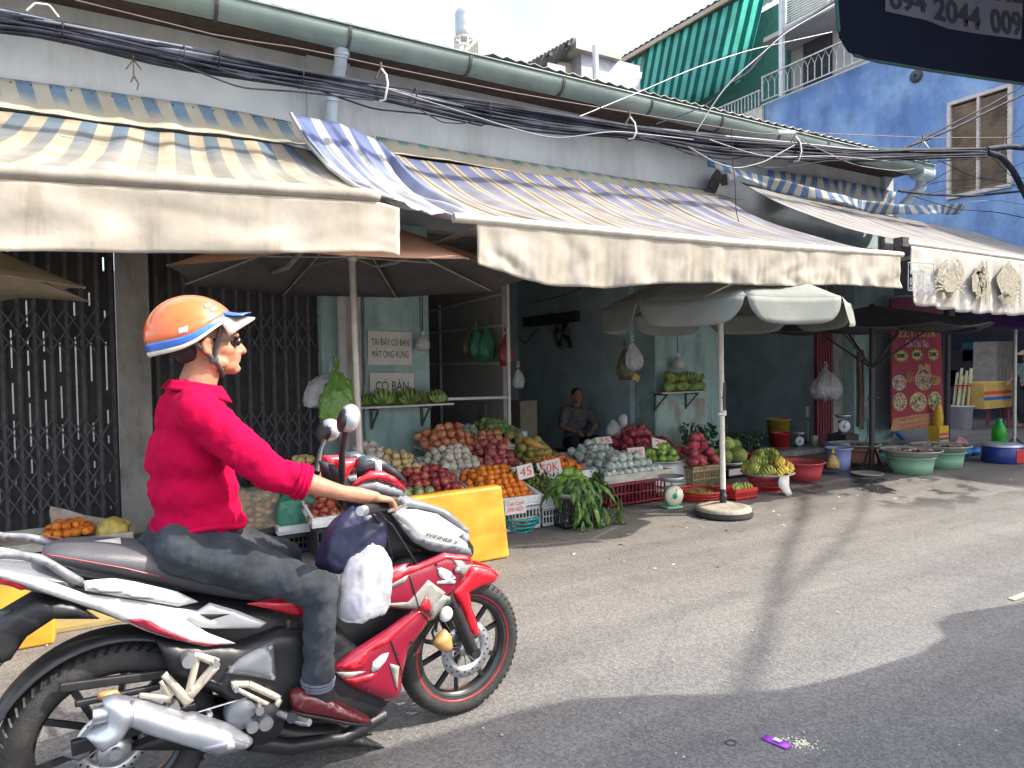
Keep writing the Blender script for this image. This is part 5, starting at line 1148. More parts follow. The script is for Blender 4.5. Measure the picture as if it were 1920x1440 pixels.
# kitchen scale, mint green
def scale(label, c, s=1, body=mint_paint, face=dial_face, hub=green_hub, yaw=0, dish=True):
    T = thing('market_scale', label, 'scale', c, yaw); g = MB()
    g.prism([(-.09*s, -.07*s, 0), (.09*s, -.07*s, 0), (.09*s, .09*s, 0), (-.09*s, .09*s, 0)], (0, 0, .02*s)); g.prism([(-.055*s, -.035*s, .02*s), (.055*s, -.035*s, .02*s), (.05*s, -.035*s, .22*s), (-.05*s, -.035*s, .22*s)], (0, .09*s, 0)); g.build('body', body, T, bevel=.008*s)
    g = MB(); g.lathe([(.001, -.062*s), (.096*s, -.062*s), (.100*s, -.056*s), (.100*s, -.036*s)], (0, 0, .13*s), 32, axis='Y'); dl = g.build('dial', face, T, weld=True, fix=True)
    g = MB(); g.lathe([(.001, -.066*s), (.03*s, -.066*s), (.03*s, -.062*s)], (0, 0, .13*s), 20, axis='Y'); g.build('hub', hub, dl)
    g = MB()
    for k in range(20): t = k*math.pi/10; g.bar((.080*s*math.cos(t), -.0635*s, .13*s+.080*s*math.sin(t)), (.09*s*math.cos(t), -.0635*s, .13*s+.09*s*math.sin(t)), .002*s, .002*s)
    g.bar((0, -.067*s, .13*s), (.02*s, -.067*s, .205*s), .004*s, .002*s); g.build('marks', black_ink, dl)
    g = MB(); g.tube([(0, 0, .22*s), (0, 0, .27*s)], .012*s); g.bar((-.06*s, 0, .27*s), (.06*s, 0, .27*s), .02*s, .01*s); g.build('stem', steel, T)
    if dish: g = MB(); g.lathe([(.001, .275*s), (.10*s, .28*s), (.135*s, .325*s), (.14*s, .325*s), (.103*s, .272*s), (.001, .268*s)], (0, 0, 0), 30); g.build('dish', steel, T, weld=True)
    return T
c = aZ(1262, 955); scale('mint green market scale with cream dial and steel dish on the ground', (c.x+.05, c.y+.07, 0), 1.02, yaw=rad(-12))
# dragon fruits on a wicker crate
a = aZ(1340, 922); crate('tan wicker crate under the dragon fruits behind the white pole', a.x-.22, a.x+.30, a.y+.12, a.y+.5, .012, .26, wicker, cell=.025, name='wicker_crate')
tray('brown tray on the wicker crate', a.x-.24, a.x+.32, a.y+.10, a.y+.52, .262, .03, m_=wicker, name='tray')
pile('dragon', 'dragon_fruit', a.x-.24, a.x+.25, a.y+.1, a.y+.5, .29, 'dragon fruit, in the heap on the wicker crate', 'dragon fruit', 4, 26, sc=1.2, dens=.8)
leafheap('dark leafy herbs behind the dragon fruits against the column', aY(1320, 820, 6.6), (.35, .12, .16), 150, leaf_dk, .10, .03, 6, 'herb_bunch')
# pomelos
a = aY(1395, 870, 6.1); g = MB(); g.lathe([(.001, 0), (.20, 0), (.26, .05), (.27, .05), (.21, -.01), (.001, -.01)], (a.x, 6.35, a.z-.03), 30); tag(g.build('tray', steel, None, org=(a.x, 6.3, a.z)), 'steel tray of big green pomelos', 'tray')
for k, (dx, dy, dz, s_) in enumerate(((-.15, -.05, .10, .95), (.06, -.12, .11, 1.1), (.24, -.02, .09, .9), (-.03, .12, .09, 1), (.17, .13, .09, .95), (-.2, .12, .1, .9), (.02, .05, .25, .95), (.16, .02, .24, .75))):
    put(F['pomelo'][0], 'pomelo', (a.x+dx*.8, 6.35+dy*.85, a.z+dz-.02), (k, .3*k, k), 'round green pomelo, on the steel tray beside the banana basket' if k != 1 else 'largest yellow green pomelo at the front of the steel tray', 'pomelo', 'pomelos of the steel tray' if k != 1 else None, s_)
leafheap('dark leaves behind the pomelos', aY(1400, 830, 6.6), (.28, .1, .10), 90, leaf_dk, .09, .025, 8)
crate('black crate under the pomelo tray', a.x-.26, a.x+.26, 6.12, 6.55, .012, a.z-.045, black_plastic)
g = MB(); g.bb(a.x-.27, a.x+.02, 6.10, 6.117, a.z-.13, a.z-.05); g.bb(a.x-.02, a.x+.05, 6.097, 6.0995, a.z-.13, a.z-.05, 1); tag(g.build('card_strip', [paper, red_ink], None), 'white card strip with a red patch under the pomelo tray', 'card')
# red baskets in front
c = aZ(1325, 944); c = Vector((c.x+.10, c.y+.2, 0)); basket('shallow round red basket of tiny green limes', c, .19, .235, .095, red_plastic, holes=40, rim=.013)
g = MB(); R = random.Random(3)
for k in range(320):
    t = R.uniform(0, 6.28); r_ = .175*math.sqrt(R.random()); g.ell(c+Vector((r_*math.cos(t), r_*math.sin(t), .055+.03*(1-r_/.2)+R.uniform(0, .015))), .0105, nu=6, nv=4)
tag(g.build('limes', F['lime'][0].materials[0], None, org=c), 'mass of tiny green limes in the shallow red basket', 'limes', kind='stuff')
c = aZ(1392, 939); x_, y_ = c.x+.09, c.y+.02
crate('bright red rectangular basket holding green bananas', x_-.17, x_+.17, y_, y_+.28, .004, .12, red_plastic, 'plastic_basket', .022)
for k, (dx, dy, rz_) in enumerate(((-.10, .12, .4), (.0, .16, -.2), (.09, .10, -.6))): put(BH['yg'], 'banana_hand', (x_+dx, y_+dy, .07), (rad(25), 0, rz_), 'hand of green bananas, in the bright red rectangular basket', 'bananas', 'bananas in the rectangular red basket', .9)
c = aZ(1452, 926); c = Vector((c.x+.15, c.y+.22, 0)); basket('red openwork basket under the big heap of yellow bananas', c, .17, .23, .16, red_plastic, holes=34, rim=.012)
g = MB(); g.lathe([(.001, .165), (.23, .165), (.295, .20), (.305, .205), (.30, .21), (.285, .205), (.001, .17)], c, 34); tag(g.build('enamel_tray', white_plastic, None, org=c), 'white rimmed round tray on the red basket, full of bananas', 'tray')
R = random.Random(9)
for k in range(21):
    l = 0 if k < 11 else (1 if k < 18 else 2); t = -2.9+k*.62 if l == 0 else k*1.7; rr_ = (.22, .12, .03)[l]; kind = 'y' if (math.cos(t) > -.5 and l < 2 and math.sin(t) < .4) else 'yg'
    put(BH[kind], 'banana_hand', c+Vector((rr_*math.cos(t), rr_*math.sin(t)*.8, .215+l*.075)), (R.uniform(.1, .6), R.uniform(-.5, .5), t+math.pi/2+R.uniform(-.5, .5)), 'hand of ripe yellow bananas, in the big heap on the white tray' if kind == 'y' else 'hand of half green bananas, in the big heap on the white tray', 'bananas', 'yellow bananas of the big heap' if kind == 'y' else 'half green bananas of the big heap', 1.0)
g = MB(); q = c+Vector((-.16, -.30, .2)); g.grid([[q+Vector((.07*i-.03*math.sin(j), -.015*j+.02*math.sin(i*2+j), -.05*j)) for i in range(3)] for j in range(5)], uv=False); tag(g.build('rag', paper, None, solid=.004), 'crumpled pale rag hanging over the rim of the banana tray', 'rag')
# basins on the right
water_m = mat('dark_water', (.08, .06, .05), .1, var=.3, scale=6)
c = aZ(1517, 905); basin('wide coral red plastic basin on the ground', Vector((c.x+.18, c.y+.28, 0)), .25, .295, .22, pink_plastic, fill=water_m, fz=.8)
c = aZ(1447, 880); basin('small red basin behind the yellow bananas', Vector((c.x, c.y+.2, 0)), .16, .19, .20, red_plastic)
c = aZ(1582, 884); basin('lilac plastic tub beside the coral basin', Vector((c.x+.12, c.y+.16, 0)), .145, .165, .30, lilac_plastic, name='tub', cat='tub', fill=water_m, fz=.9)
c = aZ(1632, 878); LC = Vector((c.x+.22, c.y+.36, 0)); basin('terracotta plastic basin behind the dark steel post', LC, .26, .30, .24, orange_plastic); basin('grey dish basin resting on the terracotta one', LC+Vector((-.03, 0, .21)), .26, .33, .09, tray_steel, fill=water_m, fz=.8)
c = aZ(1735, 894); c1 = Vector((c.x+.20, c.y+.30, 0)); basin('pale green basin in front, under a steel fish tray', c1, .25, .28, .22, green_plastic)
c = aZ(1802, 885); c2 = Vector((c.x+.26, c.y+.40, 0)); basin('pale green basin behind, under a steel fish tray', c2, .26, .29, .22, green_plastic)
fishm = mat('wet_fish', (.20, .13, .09), .25, var=.5, scale=20, col2=(.45, .36, .30))
for cc, lab in ((c1, 'front'), (c2, 'rear')):
    basin('wide round steel tray on the %s pale green basin' % lab, cc+Vector((0, 0, .22)), .29, .365, .09, tray_steel, name='steel_tray', cat='tray', fill=water_m, fz=.75, rim=.012)
    g = MB(); R = random.Random(4)
    for k in range(26): t = R.uniform(0, 6.28); r_ = R.uniform(0, .25); M = Euler((0, R.uniform(-.2, .2), R.uniform(0, 6.28))).to_matrix(); g.ell(cc+Vector((r_*math.cos(t), r_*math.sin(t), .295)), (.07, .02, .015), rot=M, nu=8, nv=6)
    tag(g.build('seafood', fishm, None, org=cc+Vector((0, 0, .33))), 'heap of wet seafood in the %s steel tray' % lab, 'seafood', kind='stuff')
c = aZ(1640, 893); g = MB(); g.lathe([(.001, 0), (.16, 0), (.2, .03), (.19, .03), (.15, .01), (.001, .01)], c+Vector((0, .1, .004)), 24); tag(g.build('lid', tray_steel, None), 'flat grey lid lying at the foot of the dark steel post', 'lid')
# ================================================================== shelves with bananas, signs on columns
def shelf(label, xa, xb, y0, z, brk, m_=white_metal):
    T = thing('wall_shelf', label, 'shelf', ((xa+xb)/2, y0, z)); o2 = T.location
    g = MB(); g.bb(xa, xb, y0-.26, y0+.02, z-.02, z); g.build('board', m_, T, org=o2, bevel=.003)
    for x in brk:
        g = MB(); g.bb(x-.015, x+.015, y0-.02, y0+.005, z-.26, z-.021); g.bb(x-.015, x+.015, y0-.25, y0-.02, z-.045, z-.021); g.bar((x, y0-.01, z-.24), (x, y0-.23, z-.045), .02, .012)
        for k in range(7): g.ell((x, y0-.022, z-.06-.028*k), .005, nu=5, nv=4)
        g.build('bracket', gate_metal, T, org=o2)
    return T
za = aY(680, 768, 6.85).z
shelf('narrow white shelf of green bananas on the left teal column', 2.17, 3.22, 7.08, 1.09, (2.36, 2.94))
for k, (px, py, s_) in enumerate(((690, 762, .9), (712, 762, 1.3), (742, 756, 1.0), (764, 757, 1.3), (792, 754, 1.0), (817, 753, 1.05), (830, 752, .8))):
    q = aY(px, py, 6.90); put(BH['g'], 'banana_hand', (q.x, 6.90+(.08 if k % 2 == 0 else 0), 1.10), (rad(12), 0, (-.3, .1, .2, -.1, .3, 0, .4)[k]), 'hand of green bananas, on the left white shelf', 'bananas', 'green bananas on the left shelf', s_)
shelf('grey shelf with black brackets on the middle teal column', 6.28, 7.16, 7.1, 1.10, (6.38, 6.95), tray_steel)
R = random.Random(5)
for k in range(12):
    l = 0 if k < 7 else 1; x = 6.38+(k if l == 0 else (k-7)*1.25+.6)*.115; put(BH['g'], 'banana_hand', (x, 6.93+R.uniform(-.05, .05), 1.11+l*.13), (rad(R.uniform(0, 40)), R.uniform(-.3, .3), R.uniform(-.6, .6)), 'hand of small green bananas, heaped on the grey shelf', 'bananas', 'green bananas on the grey shelf', R.uniform(.85, 1.1))
def board(label, s, px0, px1, py0, py1, Y, lines=2, m_=None, tilt=-.02, name='paper_sign', frac=.84):
    a = aY(px0, py0, Y); b = aY(px1, py1, Y); c = (a+b)/2; w_ = b.x-a.x; h_ = a.z-b.z
    T = thing(name, label, 'sign', c); g = MB(); M = frame((0, 0, 0), (1, 0, tilt), (0, 0, 1)); g.box((0, 0, 0), (w_, h_, .006))
    for q in g.v: q.xyz = M @ q
    g.build('sheet', m_ or paper, T); text(s, T, M, w_*frac, black_ink, height=h_*(.66 if lines == 2 else .5), depth=.0045, bold=0, spacing=1.25)
    return T
board('white two line honey sign TẠI ĐÂY CÓ BÁN on the left teal column', 'TẠI ĐÂY CÓ BÁN\nMẬT ONG RỪNG', 689, 773, 621, 684, 7.06)
board('white sign reading CÓ BÁN half hidden by the green bananas', 'CÓ BÁN', 693, 776, 700, 742, 7.06, 1, frac=.75)
# narrow green lettered strip behind the pole
a = aY(636, 598, 7.0); T = thing('narrow_sign', 'narrow vertical white sign with green letters behind the brown umbrella pole', 'sign', a); g = MB(); b = aY(650, 642, 7.0); g.bb(0, b.x-a.x, -.01, 0, b.z-a.z, 0); g.build('board', paper, T)
text('MUONG', T, frame(((b.x-a.x)/2, -.011, (b.z-a.z)/2), (0, 0, -1), (1, 0, 0)), (a.z-b.z)*.92, mat('sign_green', (.02, .30, .18), .6), height=(b.x-a.x)*.75, depth=.001, bold=.02)
# chains
def chain(label, px, y0, y1, Y):
    a = aY(px, y0, Y); b = aY(px+3, y1, Y); g = MB(); n = int((a-b).length/.035)
    for k in range(n):
        c = lerp(a, b, k/n); R_ = .011; ax = Vector((1, 0, 0)) if k % 2 else Vector((0, 1, 0)); g.tube([c+ax*R_*math.cos(t)+Vector((0, 0, .02*math.sin(t))) for t in [i*math.pi/4 for i in range(9)]], .0035, 4, cap=False)
    return tag(g.build('chain', gate_metal, None), label, 'chain')
chain('thin hanging chain left of the honey sign', 681, 550, 725, 7.0); chain('short hanging chain right of the honey sign', 787, 550, 640, 7.0)
def lamp(label, px, py, Y, r_, h_, cord):
    c = aY(px, py, Y); T = thing('hanging_lamp', label, 'lamp', c); g = MB(); g.lathe([(.018, h_*.5), (.03, h_*.45), (r_*.8, h_*.2), (r_, 0), (r_, -h_*.35), (r_*.7, -h_*.5), (.001, -h_*.52)], (0, 0, 0), 18); g.build('shade', mat('milky_plastic', (.45, .45, .40), .4, var=.1), T, weld=True)
    g = MB(); g.tube([(0, 0, h_*.45), (0, 0, h_*.45+cord)], .006, 6); g.build('cord', black_plastic, T); g = MB(); g.tube([(0, 0, h_*.4), (0, 0, h_*.75)], .02, 8); g.build('holder', white_plastic, T)
lamp('milky bulb shade hanging right of the honey sign', 793, 643, 6.95, .075, .17, .5); lamp('milky bulb shade hanging above the bananas of the grey shelf', 1271, 680, 6.98, .085, .17, .5)
# red menu banner
ba = Vector((11.05, 6.72, 2.06)); a = aY(1672, 606, 6.72); b = aY(1763, 604, 6.72); c = aY(1770, 797, 6.72); d = aY(1672, 805, 6.72)
BN = thing('menu_banner', 'tall red food menu banner with prices and dishes at the teal column', 'banner', d); o2 = BN.location
up_ = aY(1672, 560, 6.72); up2 = aY(1762, 560, 6.72)
red_b = mat('banner_red', (.33, .03, .05), .5, var=.06); g = MB(); g.prism([d, c, up2, up_], (0, .01, 0)); g.build('cloth', red_b, BN, org=o2)
g = MB(); g.bar(d+Vector((-.02, .02, 0)), up_+Vector((-.02, .02, 0)), .02); g.bar(c+Vector((.02, .02, 0)), up2+Vector((.02, .02, 0)), .02); g.build('frame', black_metal, BN, org=o2)
def bp(x, y): return aY(1660+x/6.545, 600+y/6.545, 6.712)
yel = mat('banner_yellow', (.62, .50, .16), .6); gold = mat('banner_gold', (.55, .38, .14), .6); cream_i = mat('banner_cream', (.62, .50, .42), .6); ora = mat('banner_orange', (.48, .24, .10), .6, var=.2, scale=30)
def btext(s, x, y, w_, h_, m_, **k):
    c_ = bp(x, y); text(s, BN, frame(c_, bp(x+50, y)-bp(x-50, y), (0, 0, 1)), (bp(x+w_/2, y)-bp(x-w_/2, y)).length, m_, height=(bp(x, y-h_/2)-bp(x, y+h_/2)).length, depth=.004, org=o2, **k)
btext('22.1.2026', 385, 165, 470, 85, gold, bold=.02); btext('KHAI TRƯƠNG', 380, 55, 330, 30, yel); btext('Quán', 200, -90, 150, 90, cream_i, shear=.2); btext('Chè Chú Tèo', 390, 292, 280, 85, cream_i, bold=.01)
for s_, x, y, w_ in (('30K', 195, 440, 190), ('40K', 390, 425, 150), ('50K', 588, 422, 155)):
    g = MB(); pts = []
    for k in range(36): t = 2*math.pi*k/36; r_ = (1.0 if k % 2 else .62); pts.append(bp(x+w_*.5*r_*math.cos(t), y+82*r_*math.sin(t)))
    g.prism([q+Vector((0, 0, 0)) for q in pts], (0, .002, 0)); g.build('price_burst', yel, BN, org=o2); btext(s_, x, y, w_*.66, 55, black_ink, bold=.04)
def food(x, y, rx, ry, seed, cols, rim_m):
    R = random.Random(seed); g = MB(); g.prism([bp(x+rx*math.cos(t), y+ry*math.sin(t)) for t in [i*math.pi/12 for i in range(24)]], (0, .003, 0), 0)
    for k in range(90):
        r_ = math.sqrt(R.random())*.84; t = R.uniform(0, 6.28); cx, cy = x+rx*r_*math.cos(t), y+ry*r_*math.sin(t); s_ = R.uniform(6, 15); a_ = R.uniform(0, 6); g.prism([bp(cx+s_*math.cos(a_+q), cy+s_*math.sin(a_+q)) - Vector((0, .0008+.0004*(k % 5), 0)) for q in (0, 1.2, 2.6, 4.2)], (0, .0004, 0), 1+k % len(cols))
    g.build('printed_dish', [rim_m]+cols, BN, org=o2)
c_g = mat('print_green', (.05, .14, .05), .6); c_w = mat('print_white', (.50, .50, .46), .6); c_b = mat('print_brown', (.16, .08, .05), .6); c_r = mat('print_orange', (.50, .16, .06), .6); c_k = mat('print_dark', (.05, .045, .04), .6)
food(170, 770, 85, 95, 1, [c_r, c_g, c_w, c_r], c_w); food(180, 1005, 85, 112, 2, [c_k, c_w, c_w, c_g], gold); food(405, 1005, 105, 118, 3, [c_k, c_w, c_g, c_b, c_w], gold); food(608, 995, 80, 118, 4, [c_g, c_g, c_w, mat('print_green2', (.10, .30, .12), .6)], gold)
g = MB(); R = random.Random(8); g.prism([bp(*q) for q in ((400, 640), (405, 560), (440, 540), (470, 575), (500, 520), (530, 560), (545, 505), (560, 660), (540, 700))], (0, .002, 0)); g.build('printed_flame', ora, BN, org=o2)
food(470, 730, 110, 130, 6, [c_b, c_g, c_r, c_b, c_w, c_k], mat('print_crust', (.48, .32, .18), .6)); food(610, 740, 70, 60, 7, [ora, c_g, c_r], ora); food(300, 700, 60, 90, 9, [c_b, ora, c_r], red_b)
g = MB(); g.prism([bp(*q)-Vector((0, .003, 0)) for q in ((90, 1215), (350, 1165), (640, 1135), (650, 1165), (715, 1160), (705, 1300), (560, 1320), (60, 1365), (75, 1300))], (0, .002, 0)); g.build('gold_band', ora, BN, org=o2)
for s_, y in (('MỞ CỬA TỪ 11H-22H', 1190), ('NHẬN ĐẶT LÀM ĐỒ CK MOMO', 1255), ('HOTLINE 068 773 0888', 1312)):
    c_ = bp(390, y)-Vector((0, .004, 0)); text(s_, BN, frame(c_, bp(440, y-8)-bp(340, y+8), (0, 0, 1)), (bp(600, y)-bp(190, y)).length, red_b, height=(bp(390, y-20)-bp(390, y+20)).length, depth=.002, org=o2)
# ================================================================== bags
def bag(label, c, w_, h_, m_, seed=1, boxy=False, name='plastic_bag', cat='bag', tuft=True, dx=0, parent=None, amp=.02):
    R = random.Random(seed); g = MB(); n = 18; prof = [(.012, 0), (.02, -.05), (.25, -.25), (.46, -.5), (.52, -.75), (.42, -.95), (.18, -1.0), (.001, -1.0)]; c = Vector(c)
    if boxy: prof = [(.10, 0), (.16, -.04), (.38, -.16), (.47, -.35), (.50, -.6), (.50, -.85), (.44, -.97), (.001, -1.0)]
    rs = []
    for j, (r_, t) in enumerate(prof):
        for k in range(n):
            a_ = 2*math.pi*k/n; f = 1+.22*nz(math.cos(a_)*1.3+seed, math.sin(a_)*1.3, t*2.5)+.10*math.sin(a_*7+seed)*(1 if -.8 < t < 0 else .4); rs.append(c+Vector((r_*w_*math.cos(a_)*f+dx*-t*h_, r_*w_*.6*math.sin(a_)*f, t*h_*(1+.06*nz(math.cos(a_)*2+seed, math.sin(a_)*2)))))
    g.add(rs, [(j*n+k, j*n+(k+1) % n, (j+1)*n+(k+1) % n, (j+1)*n+k) for j in range(len(prof)-1) for k in range(n)])
    if tuft:
        for s_ in (-1, 1): g.tube([c, c+Vector((s_*.02, 0, .05)), c+Vector((s_*.005, 0, .10))], [.012, .008, .004], 6)
    o = g.build(name, m_, parent, org=c, weld=True, disp=[(amp*1.3, .05), (amp*.6, .02)], hard=True); sm = o.modifiers.new('ss', 'SUBSURF'); sm.levels = sm.render_levels = 2; o.modifiers.move(len(o.modifiers)-1, 0)
    return tag(o, label, cat)
film_w = film('clear_film', (.62, .62, .66), .55); film_g = film('green_bag_film', (.04, .20, .12), .85, .35); film_r = film('red_bag_film', (.33, .02, .03), .9, .35); film_lime = film('lime_bag_film', (.16, .32, .06), .95, .3); film_pink = film('pink_bag_film', (.65, .30, .34), .6); film_dk = film('olive_bag_film', (.13, .13, .06), .9)
bag('green plastic bag hanging from the brown umbrella pole behind the mirror', aY(632, 690, 5.8), .34, .48, film_lime, 3, amp=.04); bag('clear plastic bag hanging left of the green one', aY(622, 700, 5.95), .42, .30, film_w, 5, boxy=True, dx=-.2)
bag('dark green plastic bag on the metal rail', aY(893, 615, 7.6), .22, .36, film_g, 7); bag('teal green longer bag beside the first on the rail', aY(912, 612, 7.55), .26, .42, film_g, 8); bag('red plastic bag at the right end of the rail', aY(949, 622, 7.35), .20, .42, film_r, 9); bag('olive bag half behind the green one', aY(880, 618, 7.7), .2, .33, film_dk, 10)
bag('small clear bag hanging low by the rail post', aY(972, 690, 7.4), .16, .25, film_w, 11)
bag('crumpled white bag high beside the grey umbrella flap', aY(1186, 640, 6.6), .26, .36, film_w, 12, dx=.1); bag('bunch of green stuffed bags under the white one', aY(1172, 650, 6.8), .30, .42, film_dk, 13, dx=.1); 
g = MB(); q = aY(1192, 708, 6.55); g.box(q, (.10, .02, .08), rot=Matrix.Rotation(.5, 3, 'Y')); tag(g.build('cardboard_tag', mat('yellow_card', (.40, .28, .08), .7), None), 'small yellow card hanging under the bags', 'card')
B0 = bag('clear plastic bag of rubbish hanging on the dark red door', aY(1549, 690, 7.0), .60, .50, film_w, 14, amp=.05)
bag('clear bag of yellow turmeric hooked on the lilac tub', aY(1562, 852, 5.6), .2, .18, film('yellow_contents', (.55, .36, .10), .8), 15)
bag('pink plastic bag lying open beside the yellow striped carton', aY(1800, 818, 6.4), .42, .22, film_pink, 16, tuft=False); bag('red plastic bag crumpled beside the pink one', aY(1786, 828, 6.3), .22, .16, film_r, 17, tuft=False)
# fan on the side wall
FN = thing('wall_fan', 'round black fan mounted on the dark teal side wall', 'fan', (6.2, 9.0, 2.0)); g = MB()
fc = aX(1053, 628, 6.12); o2 = FN.location = fc
for r_ in (.05, .11, .17, .23): g.tube([fc+Vector((-.04*(1-r_/.25), r_*math.cos(t), r_*math.sin(t))) for t in [i*math.pi/14 for i in range(29)]], .006, 5, cap=False)
for k in range(18): t = k*math.pi/9; g.tube([fc+Vector((-.04, .03*math.cos(t), .03*math.sin(t))), fc+Vector((0, .23*math.cos(t), .23*math.sin(t)))], .0035, 4)
g.build('guard', black_metal, FN, org=o2)
for k in range(4):
    g = MB(); t = k*math.pi/2+.4; u = Vector((0, math.cos(t), math.sin(t))); v = Vector((0, -math.sin(t), math.cos(t))); g.add([fc+u*.03+v*.02, fc+u*.2+v*.07+Vector((.03, 0, 0)), fc+u*.21-v*.05, fc+u*.03-v*.02], [(0, 1, 2, 3)]); g.build('blade', black_plastic, FN, org=o2)
g = MB(); g.ell(fc+Vector((-.045, 0, 0)), (.015, .05, .05)); g.build('hub', yellow_plastic, FN, org=o2); g = MB(); g.tube([fc, fc+Vector((.14, 0, -.05)), fc+Vector((.18, 0, -.2))], .03, 8); g.build('motor', black_plastic, FN, org=o2)
wire([aX(970, 632, 6.25), aX(985, 645, 6.25), aX(1003, 622, 6.25), aX(1010, 618, 6.25)], .008, black_plastic, 'black flex looping beside the wall fan')
wire([aX(985, 570, 6.24), aX(1030, 560, 6.24), aX(1065, 552, 6.24), aX(1090, 540, 6.24)], .007, black_plastic, 'black flex along the beam above the fan')
# cardboard box, table, jars in the dark shop
g = MB(); a = aY(975, 752, 8.2); b = aY(1008, 800, 8.2); g.bb(a.x, b.x, 8.2, 8.5, b.z-.3, a.z); tag(g.build('cardboard_box', mat('cardboard', (.26, .23, .19), .8), None, bevel=.01), 'tall pale cardboard box inside the fruit shop', 'box')
g = MB(); a = aY(910, 756, 7.9); b = aY(955, 800, 7.9); g.bb(a.x, b.x, 7.9, 8.15, b.z, a.z); tag(g.build('plastic_sack', film('sack_film', (.30, .30, .30), .9), None, bevel=.03), 'pale plastic covered block on the rail behind the guavas', 'sack')
def jar(label, px, py, Y, r_, h_, m_, lid): c = aY(px, py, Y); T = thing('jar', label, 'jar', c); g = MB(); g.lathe([(.001, 0), (r_, 0), (r_, h_*.8), (r_*.7, h_*.88), (r_*.7, h_*.9)], (0, 0, 0), 14); g.build('body', m_, T); g = MB(); g.lathe([(r_*.75, h_*.88), (r_*.75, h_), (.001, h_)], (0, 0, 0), 14); g.build('lid', lid, T)
jar('white cup standing behind the wrapped guavas', 1168, 800, 7.0, .06, .16, white_plastic, white_plastic)
bag('white bag with orange contents behind the wrapped guavas', aY(1150, 786, 7.0), .24, .22, film_w, 21, tuft=False)
# dim back table and shelves
for (x0, x1, y0, y1, z1, lab) in ((7.9, 9.9, 9.6, 10.3, .75, 'long dark counter at the back of the right shop'), (4.5, 5.6, 9.4, 10.2, .7, 'dark counter behind the seated seller')):
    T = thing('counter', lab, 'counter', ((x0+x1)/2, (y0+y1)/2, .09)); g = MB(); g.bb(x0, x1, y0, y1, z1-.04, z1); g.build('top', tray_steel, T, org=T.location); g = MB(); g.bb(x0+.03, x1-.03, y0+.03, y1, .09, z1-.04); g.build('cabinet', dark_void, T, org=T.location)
R = random.Random(77); pal = [('yellow', yellow_plastic), ('teal', teal_plastic), ('red', red_plastic), ('white', white_plastic), ('steel', steel), ('black', black_plastic)]
for k in range(13):
    cn, m_ = pal[(k*5) % 6]; x = 8.0+k*.145; r_ = R.uniform(.035, .08); h_ = R.uniform(.08, .24); g = MB(); g.lathe([(.001, 0), (r_*.9, 0), (r_, h_), (r_*.9, h_), (.001, h_*.9)], (x, 9.8+R.uniform(-.1, .1), .752), 14)
    tag(g.build('container', m_, None, weld=True), '%s container number of the back counter' % cn if 0 else '%s container standing on the long dark back counter' % cn, 'container', '%s containers on the back counter' % cn)
for k in range(6):
    g = MB(); x = 8.2+k*.11; a_ = aY(1405+k*11, 622, 10.3); h_ = .10+.05*(k % 3); g.prism([a_, a_+Vector((.12, 0, 0)), a_+Vector((.10, 0, -h_)), a_+Vector((.03, 0, -h_))], (0, .02, 0)); tag(g.build('blue_cloth', mat('sky_blue_cloth', (.06, .30, .52), .8), None), 'small blue cloth hanging high at the back of the right shop', 'cloth', 'blue cloths at the back')
# buckets and scales on the shop floor
def bucket(label, px, py, Y, r_, h_, m_, z=.09):
    c = aY(px, py, Y); T = thing('bucket', label, 'bucket', (c.x, Y, z)); g = MB(); g.lathe([(.001, 0), (r_*.84, 0), (r_, h_), (r_+.012, h_), (r_+.012, h_-.02), (r_, h_-.02)], (0, 0, 0), 28); g.lathe([(r_-.006, h_), (r_*.83, .01), (.001, .01)], (0, 0, 0), 28); g.build('body', m_, T)
    g = MB(); g.tube([(r_*math.cos(t), .0-.02, h_*.9-r_*.9*math.sin(t)) for t in [i*math.pi/10 for i in range(11)]], .004, 5); g.build('handle', steel, T); return T
bucket('tall ochre bucket at the back of the right shop floor', 1460, 815, 7.75, .19, .42, yellow_plastic); bucket('red bucket in front of the ochre bucket', 1464, 830, 7.45, .15, .23, red_plastic)
scale('small white dial scale by the red bucket', (aY(1497, 845, 7.25).x, 7.25, .09), .75, body=gate_metal, face=white_dial, hub=steel, yaw=rad(-25)); scale('white dial scale on the ledge near the red door', (aY(1580, 845, 6.75).x, 6.75, .32), .95, body=gate_metal, face=white_dial, hub=steel, yaw=rad(-30))
g = MB(); c = aY(1582, 850, 6.75); g.bb(c.x-.16, c.x+.18, 6.6, 6.95, .0, .32); tag(g.build('plastic_block', dark_void, None, bevel=.02), 'dark block under the white dial scale near the red door', 'block')
g = MB(); c = aY(1528, 852, 7.15); g.lathe([(.001, 0), (.06, 0), (.062, .17), (.05, .18)], (c.x, 7.15, .09), 14); tag(g.build('plastic_pot', film('pot_film', (.45, .42, .36), .9), None), 'clear pot half full of noodles on the shop step', 'pot')
bag('dark crumpled bag on the shop step', aY(1505, 845, 7.1), .26, .13, film_dk, 23, tuft=False)
g = MB(); c = aY(1515, 790, 7.5); g.tube([(c.x, 7.5, .09), (c.x, 7.5, c.z)], .012); g.box((c.x, 7.49, aY(1512, 772, 7.5).z), (.13, .015, .19)); tag(g.build('card_stand', white_plastic, None), 'small white card on a thin stand inside the right shop', 'stand')
g = MB(); c = aY(1560, 850, 6.9); g.lathe([(.001, 0), (.11, 0), (.18, .12), (.17, .12), (.1, .02), (.001, .02)], (c.x, 6.9, .09), 20); tag(g.build('steel_bowl', steel, None), 'grey bowl on the step left of the scale', 'bowl')
